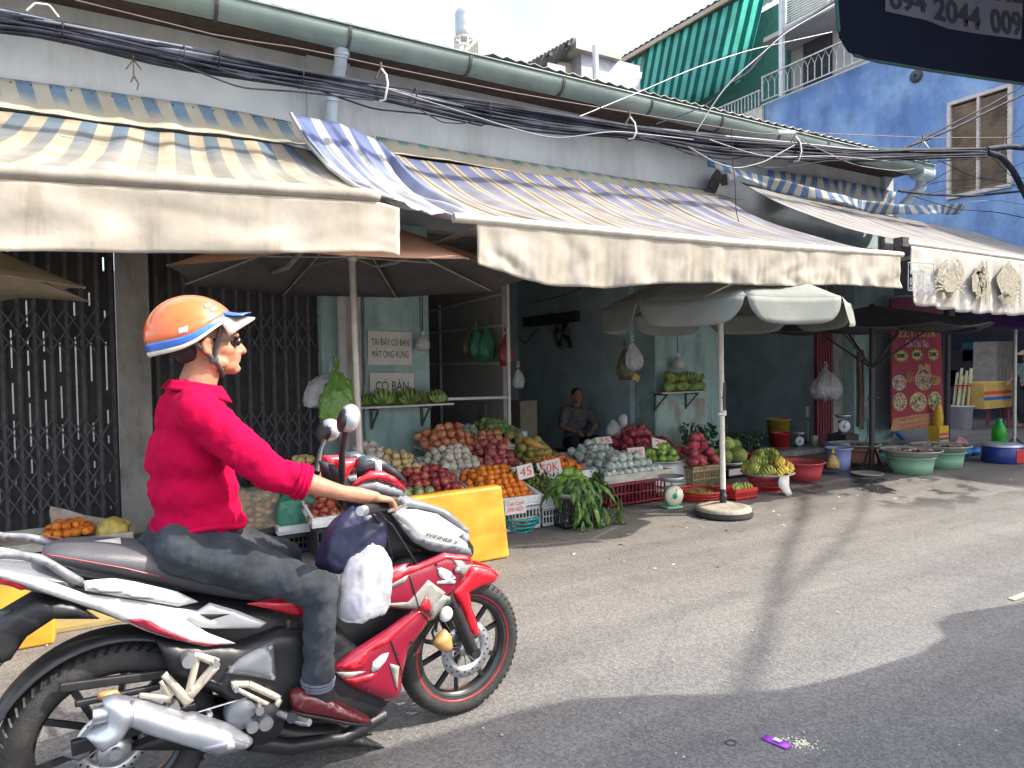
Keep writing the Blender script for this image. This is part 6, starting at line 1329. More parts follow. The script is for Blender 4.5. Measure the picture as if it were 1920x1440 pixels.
# electric box and tools at the right column
g = MB(); c = aY(1627, 775, 7.06); g.bb(c.x-.05, c.x+.05, 7.0, 7.09, c.z-.11, c.z+.11); tag(g.build('socket_box', white_plastic, None, bevel=.01), 'white socket box on the right teal column', 'socket')
wire([aY(1627, 790, 7.03), aY(1628, 820, 6.95), aY(1615, 838, 6.8), aY(1598, 838, 6.6)], .008, black_plastic, 'black flex from the socket box to the ground')
g = MB(); g.tube([aY(1611, 660, 7.05), aY(1613, 740, 7.05), aY(1612, 800, 7.05)], .035, 8); g.tube([aY(1618, 655, 7.05), aY(1619, 740, 7.05), aY(1617, 805, 7.05)], .02, 8); tag(g.build('folded_umbrella', mat('folded_brown', (.14, .09, .08), .8), None), 'folded brown umbrella hanging on the right teal column', 'umbrella')
# ================================================================== far right corner
g = MB(); c = aZ(1820, 805); 
bx = thing('bucket', 'white paint bucket full of pale sticks at the right', 'bucket', (c.x, c.y+.2, 0)); s_ = .30
g.lathe([(.001, 0), (.20, 0), (.23, .50), (.25, .50), (.25, .46), (.23, .46)], (0, 0, 0), 26); g.build('body', white_plastic, bx); g = MB(); g.lathe([(.22, .5), (.22, .46), (.001, .46)], (0, 0, 0), 20); g.build('contents', dark_void, bx)
ST = thing('sugarcane_bundle', 'tied bundle of pale peeled sugarcane sticks in the white bucket', 'sticks', (c.x, c.y+.2, .3)); R = random.Random(2)
for k in range(12): g = MB(); a_ = R.uniform(0, 6.28); r_ = R.uniform(.03, .15); b = Vector((r_*math.cos(a_), r_*math.sin(a_), .1)); g.tube([b, b+Vector((.16+R.uniform(-.04, .04), 0, .78+R.uniform(-.12, .1)))], .026, 8); g.build('stick', mat('peeled_cane', (.58, .52, .32), .6) if k == 0 else bpy.data.materials['peeled_cane'], ST)
g = MB(); g.tube([Vector((.12+.18*math.cos(t), .17*math.sin(t), .62)) for t in [i*math.pi/8 for i in range(17)]], .015, 5); g.build('tie', red_plastic, ST)
def stripebox(label, px0, px1, py0, py1, Y, d_, name='carton', m0=None):
    a = aY(px0, py0, Y); b = aY(px1, py1, Y); h_ = a.z-b.z; T = thing(name, label, 'carton', ((a.x+b.x)/2, Y, b.z)); w_ = b.x-a.x
    g = MB(); g.bb(-w_/2, w_/2, 0, d_, 0, h_); g.build('body', m0 or mat('yellow_carton', (.62, .38, .10), .6), T, bevel=.01)
    for (f0, f1, m_) in ((.55, .67, red_ink), (.33, .45, mat('blue_band', (.05, .12, .42), .6))): g = MB(); g.bb(-w_/2+.003, w_/2-.003, -.004, -.001, h_*f0, h_*f1); g.build('stripe', m_, T)
    return T
stripebox('yellow carton with red and blue stripes on the red stool', 1845, 1897, 718, 763, 7.3, .5)
stripebox('small yellow carton with a blue stripe beside the menu banner', 1762, 1779, 800, 836, 6.5, .2, m0=mat('bright_yellow', (.72, .46, .04), .5))
g = MB(); c = aY(1771, 770, 6.5); g.lathe([(.001, .0), (.06, 0), (.075, .25), (.05, .45), (.03, .5)], (c.x, 6.6, c.z-.38), 14); tag(g.build('yellow_jerrycan', mat('bright_yellow2', (.72, .46, .04), .5), None), 'yellow plastic can on the small yellow carton', 'can')
SL = thing('stool', 'dark red plastic stool under the striped carton', 'stool', (aY(1880, 800, 7.5).x, 7.4, 0)); x_ = SL.location.x
zs = aY(1871, 764, 7.3).z-.01
g = MB(); g.bb(-.32, .32, -.16, .3, zs-.05, zs); g.build('seat', dkred_plastic, SL, bevel=.01)
for sx in (-1, 1):
    for sy in (-1, 1): g = MB(); g.bar((sx*.28, .05+sy*.18, zs-.05), (sx*.33, .05+sy*.22, 0), .05, .05); g.build('leg', dkred_plastic, SL)
g = MB(); a = aY(1868, 640, 8.2); b = aY(1903, 722, 8.2); g.bb(a.x, b.x, 8.2, 8.7, b.z-.5, a.z)
for k in range(6): x = a.x+(b.x-a.x)*k/6; g.bb(x, x+.015, 8.185, 8.2, b.z-.5, a.z-.05)
tag(g.build('wooden_cabinet', mat('grey_wood', (.30, .26, .22), .8, var=.2), None), 'weathered wooden cabinet at the right edge', 'cabinet')
g = MB(); c = aZ(1886, 843); h_ = .50; g.lathe([(.001, .005), (.10, .005), (.105, .03), (.105, h_*.55), (.095, h_*.7), (.045, h_*.9), (.04, h_*.93)], (c.x, c.y+.1, 0), 20); BO_ = g.build('bottle', mat('green_bottle_plastic', (.05, .50, .05), .2, transl=.3), None, org=(c.x, c.y+.1, 0)); tag(BO_, 'bright green plastic bottle standing by the purple umbrella pole', 'bottle')
g = MB(); g.lathe([(.045, h_*.92), (.045, h_*1.0), (.001, h_*1.0)], (c.x, c.y+.1, 0), 14); g.build('cap', green_hub, BO_, org=(c.x, c.y+.1, 0))
c = aZ(1914, 872); T = thing('round_tin', 'big round blue tin with a red panel at the right edge', 'tin', (c.x+.1, c.y+.28, 0)); g = MB(); g.lathe([(.001, .003), (.24, .003), (.25, .02), (.25, .22), (.24, .23), (.001, .235)], (0, 0, 0), 40); g.build('body', mat('navy_tin', (.02, .04, .22), .35), T, weld=True)
g = MB(); g.lathe([(.252, .235), (.252, .262), (.24, .27), (.001, .272)], (0, 0, 0), 40); g.build('lid', mat('silver_lid', (.5, .55, .62), .35, metal=.4), T)
g = MB(); rows = [[(.257*math.cos(rad(t)), .257*math.sin(rad(t)), z_) for t in range(-115, -60, 5)] for z_ in (.02, .21)]; g.grid(rows, uv=False); g.build('label', red_plastic, T)
g = MB(); R = random.Random(6); c = aZ(1835, 868)
for k in range(5): q = Vector((c.x+.25+k*.13, c.y+.5+.1*math.sin(k*3), .07)); g.ell(q, (.16, .13, .07), nu=12, nv=8)
tag(g.build('blue_sacks', mat('blue_sack', (.03, .16, .42), .5, bump=.8, bscale=20), None, remesh=.03, smooth=2, disp=[(.05, .05)]), 'crumpled blue plastic sacks between the fish trays and the round tin', 'sacks')
g = MB(); g.tube([aZ(1700, 800)+Vector((0, .8, .45)), aZ(1760, 850)+Vector((0, .5, .10)), aZ(1782, 858)+Vector((0, .4, .06))], .04, 8); tag(g.build('blue_pole', mat('blue_pole', (.05, .2, .6), .4), None), 'blue plastic pole lying from the banner to the trays', 'pole')
g = MB(); c = aZ(1725, 850)
for k in range(7): g.ell(c+Vector((.15*math.cos(k*2.2), .35+.15*math.sin(k*2.2), .05)), (.22, .16, .10), nu=12, nv=8)
tag(g.build('tarpaulin_heap', mat('grey_brown_tarp', (.18, .16, .13), .8, bump=.6, bscale=15), None, remesh=.04, smooth=3, disp=[(.07, .08)]), 'grey brown heap of sacking below the menu banner', 'sacking')
g = MB(); c = aZ(1668, 868); g.grid([[c+Vector((.06*i, .3+.06*j, .05+.05*nz(i*.8, j*.8))) for i in range(9)] for j in range(6)], uv=False); tag(g.build('blue_sheet', mat('cyan_sheet', (.02, .25, .45), .5), None, solid=.003), 'piece of cyan plastic sheet behind the front fish tray', 'sheet')
g = MB(); x = aY(1775, 700, 6.9).x; g.tube([(x, 6.9, 0), (x+.02, 6.9, 2.6)], .06, 12); tag(g.build('steel_post', black_metal, None), 'thick dark post right of the menu banner', 'post')
# shop things inside the blue building (dim)
for k, (px, py, w_, h_, m_) in enumerate(((1800, 690, .9, 1.0, 0), (1830, 660, .5, .5, 1), (1785, 720, .5, .8, 0))):
    q = aX(px, py, 19.0); g = MB(); g.box(q, (.4, w_, h_)); tag(g.build('display_crate', dark_void if m_ == 0 else mat('dim_teal', (.02, .12, .14), .7), None, bevel=.03), ('dim stacked display crate behind the sugarcane', 'teal bundle high in the dark shop at right', 'dim crate behind the menu banner')[k], 'crate')
# ================================================================== left side, behind the motorcycle
c = aZ(103, 1208); T = MB(); T.prism([(c.x-.72, c.y, 0), (c.x, c.y, 0), (c.x+.02, c.y+.05, .42), (c.x-.70, c.y+.05, .42)], (0, .28, 0)); tag(T.build('foam_box', yellow_tape, None, org=c, bevel=.02), 'yellow taped foam box behind the motorcycle tail', 'box')
g = MB(); c0 = aZ(240, 1165); g.bb(c0.x-.62, c0.x+.1, c0.y, c0.y+.5, .004, .03); tag(g.build('flattened_carton', mat('flat_card', (.30, .24, .10), .8), None), 'flattened carton on the ground behind the rear wheel', 'carton')
x0, z0 = aY(60, 1010, 6.3).x, aY(60, 1022, 6.3).z
tray('grey foam tray of mixed fruit in front of the left gate', aY(-40, 1010, 6.3).x, aY(250, 1010, 6.3).x, 6.25, 6.85, z0-.05, .07, m_=foam_old)
xa = aY(180, 1010, 6.3).x; pile('orange', 'orange', xa-.35, xa-.02, 6.4, 6.7, z0-.0, 'orange, in the grey tray before the left gate', 'orange', 2, 51)
put(F['pomelo'][0].copy(), 'yellow_pomelo', aY(211, 998, 6.45)+Vector((0, 0, .0)), (0, 0, 0), 'big yellow pomelo at the foot of the grey column', 'pomelo', None, 1.12).data.materials[0] = fm('yellow_pomelo_skin', (.62, .46, .10), (.70, .56, .16), rnd=0)
o = put(bpy.data.objects['yellow_pomelo'].data, 'yellow_pomelo', aY(230, 995, 6.65), (1, 0, 0), 'smaller yellow pomelo half hidden behind the big one', 'pomelo', None, .9)
g = MB(); q = aY(150, 1000, 6.7); g.grid([[q+Vector((.05*i-.2, .03*math.sin(i), .10+.05*j-.02*i+.02*nz(i, j))) for i in range(9)] for j in range(4)], uv=False); tag(g.build('patterned_paper', mat('printed_paper', (.45, .38, .34), .8, var=.2, scale=15), None, solid=.003), 'folded patterned paper behind the oranges of the grey tray', 'paper')
crate('black crate under the grey foam tray', aY(-40, 1010, 6.3).x+.05, aY(240, 1010, 6.3).x-.05, 6.3, 6.8, .012, z0-.06, black_plastic)
# dried goods and covered basket between rider and stall
x0, x1, z = row(400, 460, 985, 5.6, 6); 
for k, (px, w_) in enumerate(((448, .12), (490, .30))):
    q = aY(px, 990, 5.7); T = thing('snack_tub', ('clear tub of dried snacks half behind the red shirt', 'square clear tub packed with tan dried fruit')[k], 'tub', q); g = MB(); g.bb(-w_/2, w_/2, 0, .25, -.02, .30); g.build('tub', film('tub_film%d' % k, (.45, .38, .30), .35), T, bevel=.02)
    g = MB(); R = random.Random(k)
    for i in range(40): g.ell((R.uniform(-w_*.42, w_*.42), R.uniform(.03, .22), R.uniform(0, .26)), (.03, .025, .018), nu=8, nv=5, mi=i % 2)
    g.build('contents', [mat('dried_apricot%d' % k, (.60, .32, .15), .6), mat('dried_tan%d' % k, (.50, .38, .20), .6)], T)
bx0, bx1 = aY(525, 985, 5.6).x, aY(652, 985, 5.6).x; zb = aY(590, 988, 5.6).z
g = MB(); g.ell(((bx0+bx1)/2, 5.85, zb+.16), ((bx1-bx0)/2, .26, .17), nu=20, nv=12); g.bb(bx0, bx1, 5.62, 6.1, zb+.02, zb+.24); tag(g.build('green_tarpaulin', mat('green_tarp', (.045, .19, .13), .6, var=.25, bump=.3, bscale=60), None, org=(bx0, 5.8, zb), remesh=.02, smooth=4, disp=[(.06, .12), (.02, .04)]), 'green woven tarpaulin covering a basket behind the rider\'s arm', 'tarpaulin')
tray('dirty white foam tray under the green tarpaulin', bx0-.02, bx1+.05, 5.58, 6.12, zb-.03, .07, m_=foam)
crate('black slotted crate under the green tarpaulin tray', bx0, bx1+.03, 5.62, 6.1, .012, zb-.035, black_plastic)
g = MB(); q = aY(560, 868, 6.5); g.bb(q.x-.35, q.x+.25, 6.3, 6.8, 0, q.z); tag(g.build('green_covered_box', mat('dark_green_tarp', (.03, .10, .05), .7, bump=.4, bscale=30), None, bevel=.04), 'dark green covered box behind the green tarpaulin', 'box')
pile('pear', 'yellow_melon', q.x-.05, q.x+.12, 6.3, 6.5, q.z, 'yellow pear, on the dark green covered box', 'pear', 1, 61)
stepbox('tall dark crate under the snack tubs', aY(430, 990, 5.7).x, aY(520, 990, 5.7).x, 5.7, 6.0, aY(470, 995, 5.7).z)
# hanging price card with red handwriting behind the mirror
# ================================================================== litter
g = MB(); c = aZ(1456, 1393); M = Matrix.Translation(c+Vector((0, 0, .006))) @ Matrix.Rotation(rad(-78), 4, 'Z')
rows = [[M @ Vector((.045*(i/4-.5)*2*1.15, .022*(j/3-.5)*2, .003*nz(i*1.3, j*1.1))) for i in range(5)] for j in range(4)]; g.grid(rows, uv=False)
W = g.build('sweet_wrapper', mat('purple_foil', (.38, .06, .62), .3), None, solid=.002, org=c); tag(W, 'small purple sweet wrapper lying on the shaded road', 'wrapper')
g = MB(); g.bb(-.012, .02, -.012, .012, .0085, .0095)
for q in g.v: q.xyz = M @ q
g.build('label', paper, W, org=c)
g = MB(); R = random.Random(8); c = aZ(1506, 1397)
for k in range(90): t = R.uniform(0, 6.28); r_ = abs(R.gauss(0, .035)); s_ = R.uniform(.0015, .006); g.ell(c+Vector((r_*math.cos(t), r_*math.sin(t), s_*.5)), (s_, s_, s_*.6), nu=6, nv=4)
tag(g.build('crumbs', mat('crumbs', (.62, .60, .48), .9), None), 'scatter of white crumbs beside the purple wrapper', 'crumbs', kind='stuff')
g = MB(); R = random.Random(18)
for k in range(240):
    x = R.uniform(-.5, 9); y = R.uniform(1.2, 6.2)
    s_ = R.uniform(.003, .009)*(1 if R.random() < .93 else 2.4); a_ = R.uniform(0, 6.28); g.prism([(x+s_*math.cos(a_+t)*f, y+s_*math.sin(a_+t)*f, .004) for t, f in ((0, 1), (1.3, .8), (2.9, 1.1), (4.4, .7))], (0, 0, .0025))
tag(g.build('grit', mat('pale_grit', (.45, .43, .40), .9), None), 'scattered pale grit and scraps over the road', 'grit', kind='stuff')
g = MB(); c = aZ(1905, 1122); g.bb(c.x-.06, c.x+.14, c.y-.02, c.y+.02, .004, .007); tag(g.build('tape_strip', mat('buff_tape', (.52, .40, .28), .7), None), 'short buff strip on the road at the right edge', 'strip')
for px, py, lab in ((1370, 1394, 'thin dark rubber ring on the shaded road'), (1346, 1064, 'tiny dark ring on the sunlit road')):
    g = MB(); c = aZ(px, py); s_ = .022 if px > 1360 else .014; g.tube([c+Vector((s_*math.cos(t), s_*.8*math.sin(t), .004)) for t in [i*math.pi/10 for i in range(21)]], .0018, 5, cap=False); tag(g.build('rubber_ring', black_plastic, None), lab, 'ring')
g = MB(); R = random.Random(29)
for k in range(110):
    x = R.uniform(1.8, 10.5); y = R.uniform(4.1, 5.3)-(.0 if R.random() < .8 else R.uniform(0, 1.2)); M = Matrix.Translation((x, y, .006)) @ Matrix.Rotation(R.uniform(0, 6.28), 4, 'Z'); s_ = R.uniform(.008, .03)
    g.grid([[M @ Vector((s_*(i-1), s_*.4*(j-1)*(1 if i == 1 else .4), .003*R.random())) for i in range(3)] for j in range(3)], uv=False, mi=k % 3)
tag(g.build('scraps', [mat('dry_leaf', (.20, .15, .08), .8), leaf_dk, paper], None), 'dry leaf bits and paper scraps trodden along the stall front', 'scraps', kind='stuff')
# ================================================================== motorcycle
from mathutils.geometry import delaunay_2d_cdt
MC = thing('motorcycle', 'red and silver motorcycle ridden past the fruit stalls', 'motorcycle', BO, BYAW)
BM = Matrix.Translation(BO) @ Matrix.Rotation(BYAW, 4, 'Z')
def BW(px, py, off=0): return BM @ L(px, py, off)
za = lambda x, y: (480+x/3.692, 840+y/3.692)
zb = lambda x, y: (480+x/3.692, 1050+y/3.692)
zc = lambda x, y: (x/3, 960+y/3)
ze = lambda x, y: (x/3.692, 1180+y/3.692)
red_p = mat('red_gloss_paint', (.58, .006, .02), .25, var=.03, coat=1)
maroon_shade_p = mat('shaded_red_maroon', (.25, .006, .028), .3, var=.04, coat=.8)  # the red fairing's shade painted in; also colours the piping and tail decal
silver_p = mat('silver_paint', (.66, .65, .63), .28, metal=.15, var=.04, coat=.8)
grey_p = mat('satin_grey_paint', (.17, .18, .20), .32, var=.05, coat=.5)
decal_g = mat('grey_decal', (.30, .29, .26), .35, var=.04, coat=.5)
decal_w = mat('white_decal', (.72, .70, .68), .4)
blk = mat('black_moulding', (.018, .018, .021), .42, var=.3, scale=15)
rubber = mat('tyre_rubber', (.030, .029, .028), .75, var=.3, scale=25, bump=.3, bscale=120)
rim_m = mat('black_rim', (.02, .02, .022), .3, coat=.4)
stripe_r = mat('red_rim_tape', (.40, .02, .03), .4)
alu = mat('brushed_alloy', (.55, .56, .58), .35, metal=.85, var=.12, scale=30)
champ = mat('champagne_alloy', (.60, .54, .44), .4, metal=.35, var=.08)
muff_m = mat('muffler_steel', (.60, .63, .67), .33, metal=.6, var=.06, scale=10)
seat_m = mat('seat_vinyl', (.085, .085, .095), .45, var=.12, scale=12, bump=.15, bscale=200)
def dseg(p, a, b):
    ab = b-a; t = max(0, min(1, (p-a).dot(ab)/max(1e-12, ab.length_squared))); return (p-(a+ab*t)).length
class Host: pass
def pillow(name, poly, off, m_, b=.015, s=.03, t=.008, res=.018, mirror=True, back=True, host=None, parent=None, lift=.0015, bb=None):
    """traced side panel with a softly domed face; poly in photo pixels at lateral distance off"""
    P = [L(x, y, off) for x, y in poly]; P2 = [Vector((q.x, q.z)) for q in P]; n0 = len(P2)
    # densify the outline
    O = []
    for i in range(n0):
        a, c = P2[i], P2[(i+1) % n0]; k = max(1, int((c-a).length/res))
        for j in range(k): O.append(lerp(a.to_3d(), c.to_3d(), j/k).to_2d())
    ne = len(O); pts = list(O); x0 = min(q.x for q in O); x1 = max(q.x for q in O); y0 = min(q.y for q in O); y1 = max(q.y for q in O)
    def dist(q, RR): return min(dseg(q, RR[i], RR[(i+1) % len(RR)]) for i in range(len(RR)))
    y = y0+res/2; r_ = 0
    while y < y1:
        x = x0+(res/2 if r_ % 2 else 0)
        while x < x1:
            q = Vector((x, y)); c = False
            for i in range(n0):
                a, d_ = P2[i], P2[(i+1) % n0]
                if (a.y > q.y) != (d_.y > q.y) and q.x < (d_.x-a.x)*(q.y-a.y)/(d_.y-a.y)+a.x: c = not c
            if c and dist(q, P2) > res*.45: pts.append(q)
            x += res
        y += res*.87; r_ += 1
    V, E_, Fc, *_r = delaunay_2d_cdt(pts, [(i, (i+1) % ne) for i in range(ne)], [list(range(ne))], 1, 1e-6)
    H = host or Host()
    if not host: H.P = P2; H.off = off; H.t = t; H.b = b; H.s = s
    def surf(q):
        u = min(1, dist(q, H.P)/H.s); return H.off+H.t/2+H.b*math.sqrt(max(0, 1-(1-u)**2))
    H.surf = surf; g = MB(); nv = len(V); hv = []
    for q in V:
        q = Vector(q[:2]); hv.append(surf(q)+(lift if host else 0))
    fr = [Vector((q[0], -h, q[1])) for q, h in zip(V, hv)]
    if host: bk = [Vector((q[0], -h+.003, q[1])) for q, h in zip(V, hv)]
    else:
        kb = b if bb is None else bb; bk = [Vector((q[0], -(2*off-(off+t/2+(h-off-t/2)*(kb/b if b else 0))), q[1])) for q, h in zip(V, hv)]
    g.add(fr+bk, [tuple(f) for f in Fc]+[tuple(nv+i for i in reversed(f)) for f in Fc])
    cnt = {}
    for f in Fc:
        for i in range(len(f)):
            e = (f[i], f[(i+1) % len(f)]); cnt[e] = 1
    side = [(e[1], e[0], nv+e[0], nv+e[1]) for e in cnt if (e[1], e[0]) not in cnt]
    g.add([], []); g.f += side; g.m += [0]*len(side); g.sm += [True]*len(side)
    o = g.build(name, m_, parent or MC, fix=True)
    if mirror:
        me = o.data.copy()
        for v in me.vertices: v.co.y *= -1
        me.flip_normals(); o2 = bpy.data.objects.new(name, me); COL.objects.link(o2); o2.parent = parent or MC
    H.obj = o; return H
def loft(name, st, m_, e=2.6, n=20, parent=None, mi=0):
    """stations (x, z_top, z_bottom, half width)"""
    g = MB(); vs = []
    for x, zt, zb_, w_ in st:
        for k in range(n):
            a_ = 2*math.pi*k/n; c, s_ = math.cos(a_), math.sin(a_)
            vs.append((x, w_*math.copysign(abs(c)**(2/e), c), (zt+zb_)/2+(zt-zb_)/2*math.copysign(abs(s_)**(2/e), s_)))
    fs = [(j*n+k, j*n+(k+1) % n, (j+1)*n+(k+1) % n, (j+1)*n+k) for j in range(len(st)-1) for k in range(n)]+[tuple(range(n)), tuple(range(len(vs)-1, len(vs)-n-1, -1))]
    g.add(vs, fs); o = g.build(name, m_, parent or MC, fix=True); sb = o.modifiers.new('ss', 'SUBSURF'); sb.levels = sb.render_levels = 1; return o
def stn(top, bot, off, ws): return [((L(*t, off).x+L(*b_, off).x)/2, L(*t, off).z, L(*b_, off).z, w_) for t, b_, w_ in zip(top, bot, ws)]
# wheels
def wheel(cx, cz, R, w_, sr, ang, disc):
    g = MB(); n = 64
    g.lathe([(R*.735, -.030), (R*.70, -.032), (R*.68, -.02), (R*.66, -.018), (R*.66, .018), (R*.68, .02), (R*.70, .032), (R*.735, .030)], (cx, 0, cz), n, axis='Y')
    for k in range(5):
        for s_ in (-1, 1):
            a0 = ang+k*2*math.pi/5; a1 = a0+s_*.27; c = Vector((cx, 0, cz)); p0 = c+Vector((.035*math.cos(a0), s_*.012, .035*math.sin(a0))); p1 = c+Vector((R*.67*math.cos(a1), 0, R*.67*math.sin(a1))); g.bar(p0, p1, .016, .018)
    W = g.build('wheel', rim_m, MC, fix=True)
    g = MB(); pr = []
    for k in range(15): a_ = -rad(128)+rad(256)*k/14; pr.append((R-w_*.46+w_*.46*math.cos(a_)*1.0, w_*.5*math.sin(a_)))
    pr = [(R*.72, -.032)]+pr+[(R*.72, .032)]; g.lathe(pr, (cx, 0, cz), 96, axis='Y')
    for k in range(60):      # tread cuts on the shoulders
        a_ = 2*math.pi*k/60
        for s_ in (-1, 1): q = Vector((cx+(R-.006)*math.cos(a_), s_*w_*.30, cz+(R-.006)*math.sin(a_))); q2 = Vector((cx+(R-.022)*math.cos(a_+.05), s_*w_*.47, cz+(R-.022)*math.sin(a_+.05))); g.bar(q, q2, .006, .004, 1)
    g.build('tyre', [rubber, blk], W)
    g = MB()
    for s_ in (-1, 1): g.lathe([(sr-.006, s_*.0345), (sr-.006, s_*.036), (sr+.006, s_*.036), (sr+.006, s_*.0345)], (cx, 0, cz), 72, axis='Y')
    g.build('rim_stripe', stripe_r, W)
    g = MB(); g.lathe([(.001, -.06), (.022, -.06), (.035, -.04), (.035, .04), (.022, .06), (.001, .06)], (cx, 0, cz), 24, axis='Y'); g.tube([(cx, -.10, cz), (cx, .10, cz)], .012, 10); g.build('hub', alu, W)
    g = MB(); g.lathe([(.07, -.052), (.07, -.056), (disc, -.056), (disc, -.052)], (cx, 0, cz), 48, axis='Y')
    for k in range(10): a_ = k*.628; g.bar((cx+.03*math.cos(a_), -.054, cz+.03*math.sin(a_)), (cx+.075*math.cos(a_+.3), -.054, cz+.075*math.sin(a_+.3)), .006, .003)
    g.build('brake_disc', alu, W)
    g = MB()
    for k in range(30): a_ = k*math.pi/15; r_ = disc*(.80+.10*(k % 2)); g.tube([(cx+r_*math.cos(a_), -.0562, cz+r_*math.sin(a_)), (cx+r_*math.cos(a_), -.0575, cz+r_*math.sin(a_))], .0045, 6)
    g.build('disc_holes', blk, W)
    return W
wheel(0, .292, .292, .088, .228, .55, .120); wheel(-1.315, .315, .315, .125, .250, 1.1, .11)
# rear hugger and mudguard
g = MB(); rows = []
for j in range(9):
    y = -.075+.15*j/8; rows.append([(-1.315+(.348-.9*(abs(y)/.075)**4*.02)*math.cos(rad(a_)), y, .315+(.348-.9*(abs(y)/.075)**4*.02)*math.sin(rad(a_))) for a_ in range(25, 163, 6)])
g.grid(rows, uv=False); g.build('hugger', blk, MC, solid=.006)
pillow('mudguard', [zc(0, 600), zc(200, 480), zc(420, 510), zc(560, 600), zc(300, 600), zc(150, 700), zc(60, 830), zc(0, 850), (-60, 1290), (-60, 1180)], .05, blk, b=.02)
# core of the frame, tail and engine, all dark
loft('frame_core', stn([(40, 1075), (150, 1080), (300, 1105), (450, 1120), (560, 1125), (640, 1110), (720, 1040), (790, 1010), (850, 1020)], [(40, 1100), (150, 1130), (300, 1190), (450, 1250), (560, 1290), (640, 1300), (720, 1280), (790, 1200), (850, 1110)], 0, [.05, .07, .085, .09, .09, .09, .09, .08, .05]), blk)
pillow('engine', [zc(880, 720), zc(1340, 730), zc(1560, 650), zc(1900, 640), (690, 1240), (735, 1300), (700, 1340), (560, 1335), zc(1400, 1120), zc(1200, 1000), zc(950, 900)], .10, blk, b=.03, s=.05, t=.05)
pillow('crankcase_cover', [zc(1265, 905), zc(1345, 825), zc(1535, 722), zc(1552, 950), zc(1420, 925)], .155, grey_p, b=.015, s=.03)
pillow('belly_cover', [zc(1040, 1100), zc(1400, 1120), zc(1650, 1180), zc(1900, 1190), (720, 1400), (560, 1395), zc(1300, 1330), zc(700, 1330), zc(840, 1250)], .06, blk, b=.03, s=.05, t=.03)
g = MB(); g.tube([L(720, 1340, .06), L(640, 1385, .09), L(540, 1400, .12), L(470, 1392, .15)], .028, 12); g.build('exhaust_pipe', blk, MC)
for r_, q in ((.07, zc(1480, 1180)), (.05, zc(1350, 1130))):
    g = MB(); c = L(*q, .15); g.lathe([(.001, -.03), (r_*.9, -.03), (r_, -.02), (r_, .03)], c, 24, axis='Y'); g.build('engine_case', grey_p if r_ < .06 else blk, MC)
# swingarm, chain line, linkage
g = MB(); g.bar(L(*zc(1100, 1100), .10), L(*zc(400, 1330), .13), .03, .045); g.bar(L(*zc(1000, 900), .08), L(*zc(330, 990), .09), .02, .03); g.bar(L(*zc(900, 980), .08), L(*zc(420, 1080), .10), .02, .02); g.build('swingarm', blk, MC, bevel=.006)
g = MB(); c = Vector((-1.315, -.09, .315)); g.lathe([(.001, -.03), (.045, -.03), (.05, 0), (.05, .03)], c, 20, axis='Y'); g.tube([c, c+Vector((0, -.05, 0))], .018, 10); g.build('rear_axle', alu, MC)
pillow('rear_caliper', [zc(560, 1010), zc(660, 1000), zc(690, 1040), zc(600, 1070), zc(540, 1050)], .10, mat('gold_anodised', (.62, .36, .13), .4, metal=.4), b=.012, s=.012, mirror=False)
pillow('axle_plate', [zc(330, 1360), zc(400, 1330), zc(480, 1230), zc(530, 1180), zc(540, 1260), zc(500, 1370), zc(440, 1400)], .12, grey_p, b=.012, s=.02, mirror=False)
# muffler on the right
MU = pillow('muffler', [zc(575, 1050), zc(640, 1025), zc(830, 1060), zc(1060, 1135), zc(1090, 1128), zc(1280, 1190), zc(1415, 1268), zc(1420, 1290), zc(1380, 1315), zc(1210, 1360), zc(1050, 1310), zc(830, 1245), zc(730, 1200), zc(690, 1270), zc(570, 1345), zc(480, 1255), zc(600, 1180)], .20, muff_m, b=.045, s=.055, t=.02, mirror=False, res=.012)
pillow('muffler_shield', [zc(1120, 1290), zc(1290, 1235), zc(1400, 1280), zc(1375, 1305), zc(1215, 1350)], .2, mat('shield_alloy', (.36, .38, .42), .4, metal=.6), host=MU, mirror=False, lift=.003)
pillow('muffler_band', [zc(735, 1045), zc(752, 1048), zc(728, 1205), zc(712, 1198)], .2, alu, host=MU, mirror=False, lift=.003)
pillow('muffler_badge', [zc(1255, 1270), zc(1275, 1252), zc(1300, 1258), zc(1300, 1280), zc(1275, 1296), zc(1256, 1290)], .2, decal_w, host=MU, mirror=False, lift=.006)
g = MB(); c = L(*zc(548, 1145), .2); g.tube([c+Vector((.03, 0, 0)), c-Vector((.012, 0, -.002))], .026, 14); g.build('tailpipe', alu, MC)
# champagne foot peg hangers
def bars(name, segs, off, m_=None, wd=16, mirror=True):
    for i, (a_, b_, w0, w1) in enumerate(segs):
        pl = limbp([Vector(a_), lerp(Vector(a_).to_3d(), Vector(b_).to_3d(), .5).to_2d(), Vector(b_)], w0, w1); pillow(name, [zc(*q) for q in pl], off+.002*i, m_ or champ, b=.008, s=.010, t=.008, res=.012, mirror=mirror)
bars('foot_hanger', [((1115, 790), (1060, 1020), 20, 20), ((1215, 860), (1060, 1040), 24, 24), ((922, 912), (1065, 1080), 22, 34), ((1110, 805), (1225, 850), 20, 26)], .16)
bars('passenger_peg', [((785, 1030), (960, 1050), 14, 22), ((960, 1050), (905, 950), 10, 10)], .20)
bars('peg_hanger', [((1300, 968), (1400, 968), 16, 18), ((1400, 968), (1575, 1050), 20, 20), ((1310, 985), (1540, 1100), 12, 14), ((1575, 1050), (1545, 1110), 16, 14)], .16)
bars('shaft', [((1180, 940), (1300, 975), 8, 8), ((1100, 1130), (1400, 1040), 4, 4)], .15, alu)
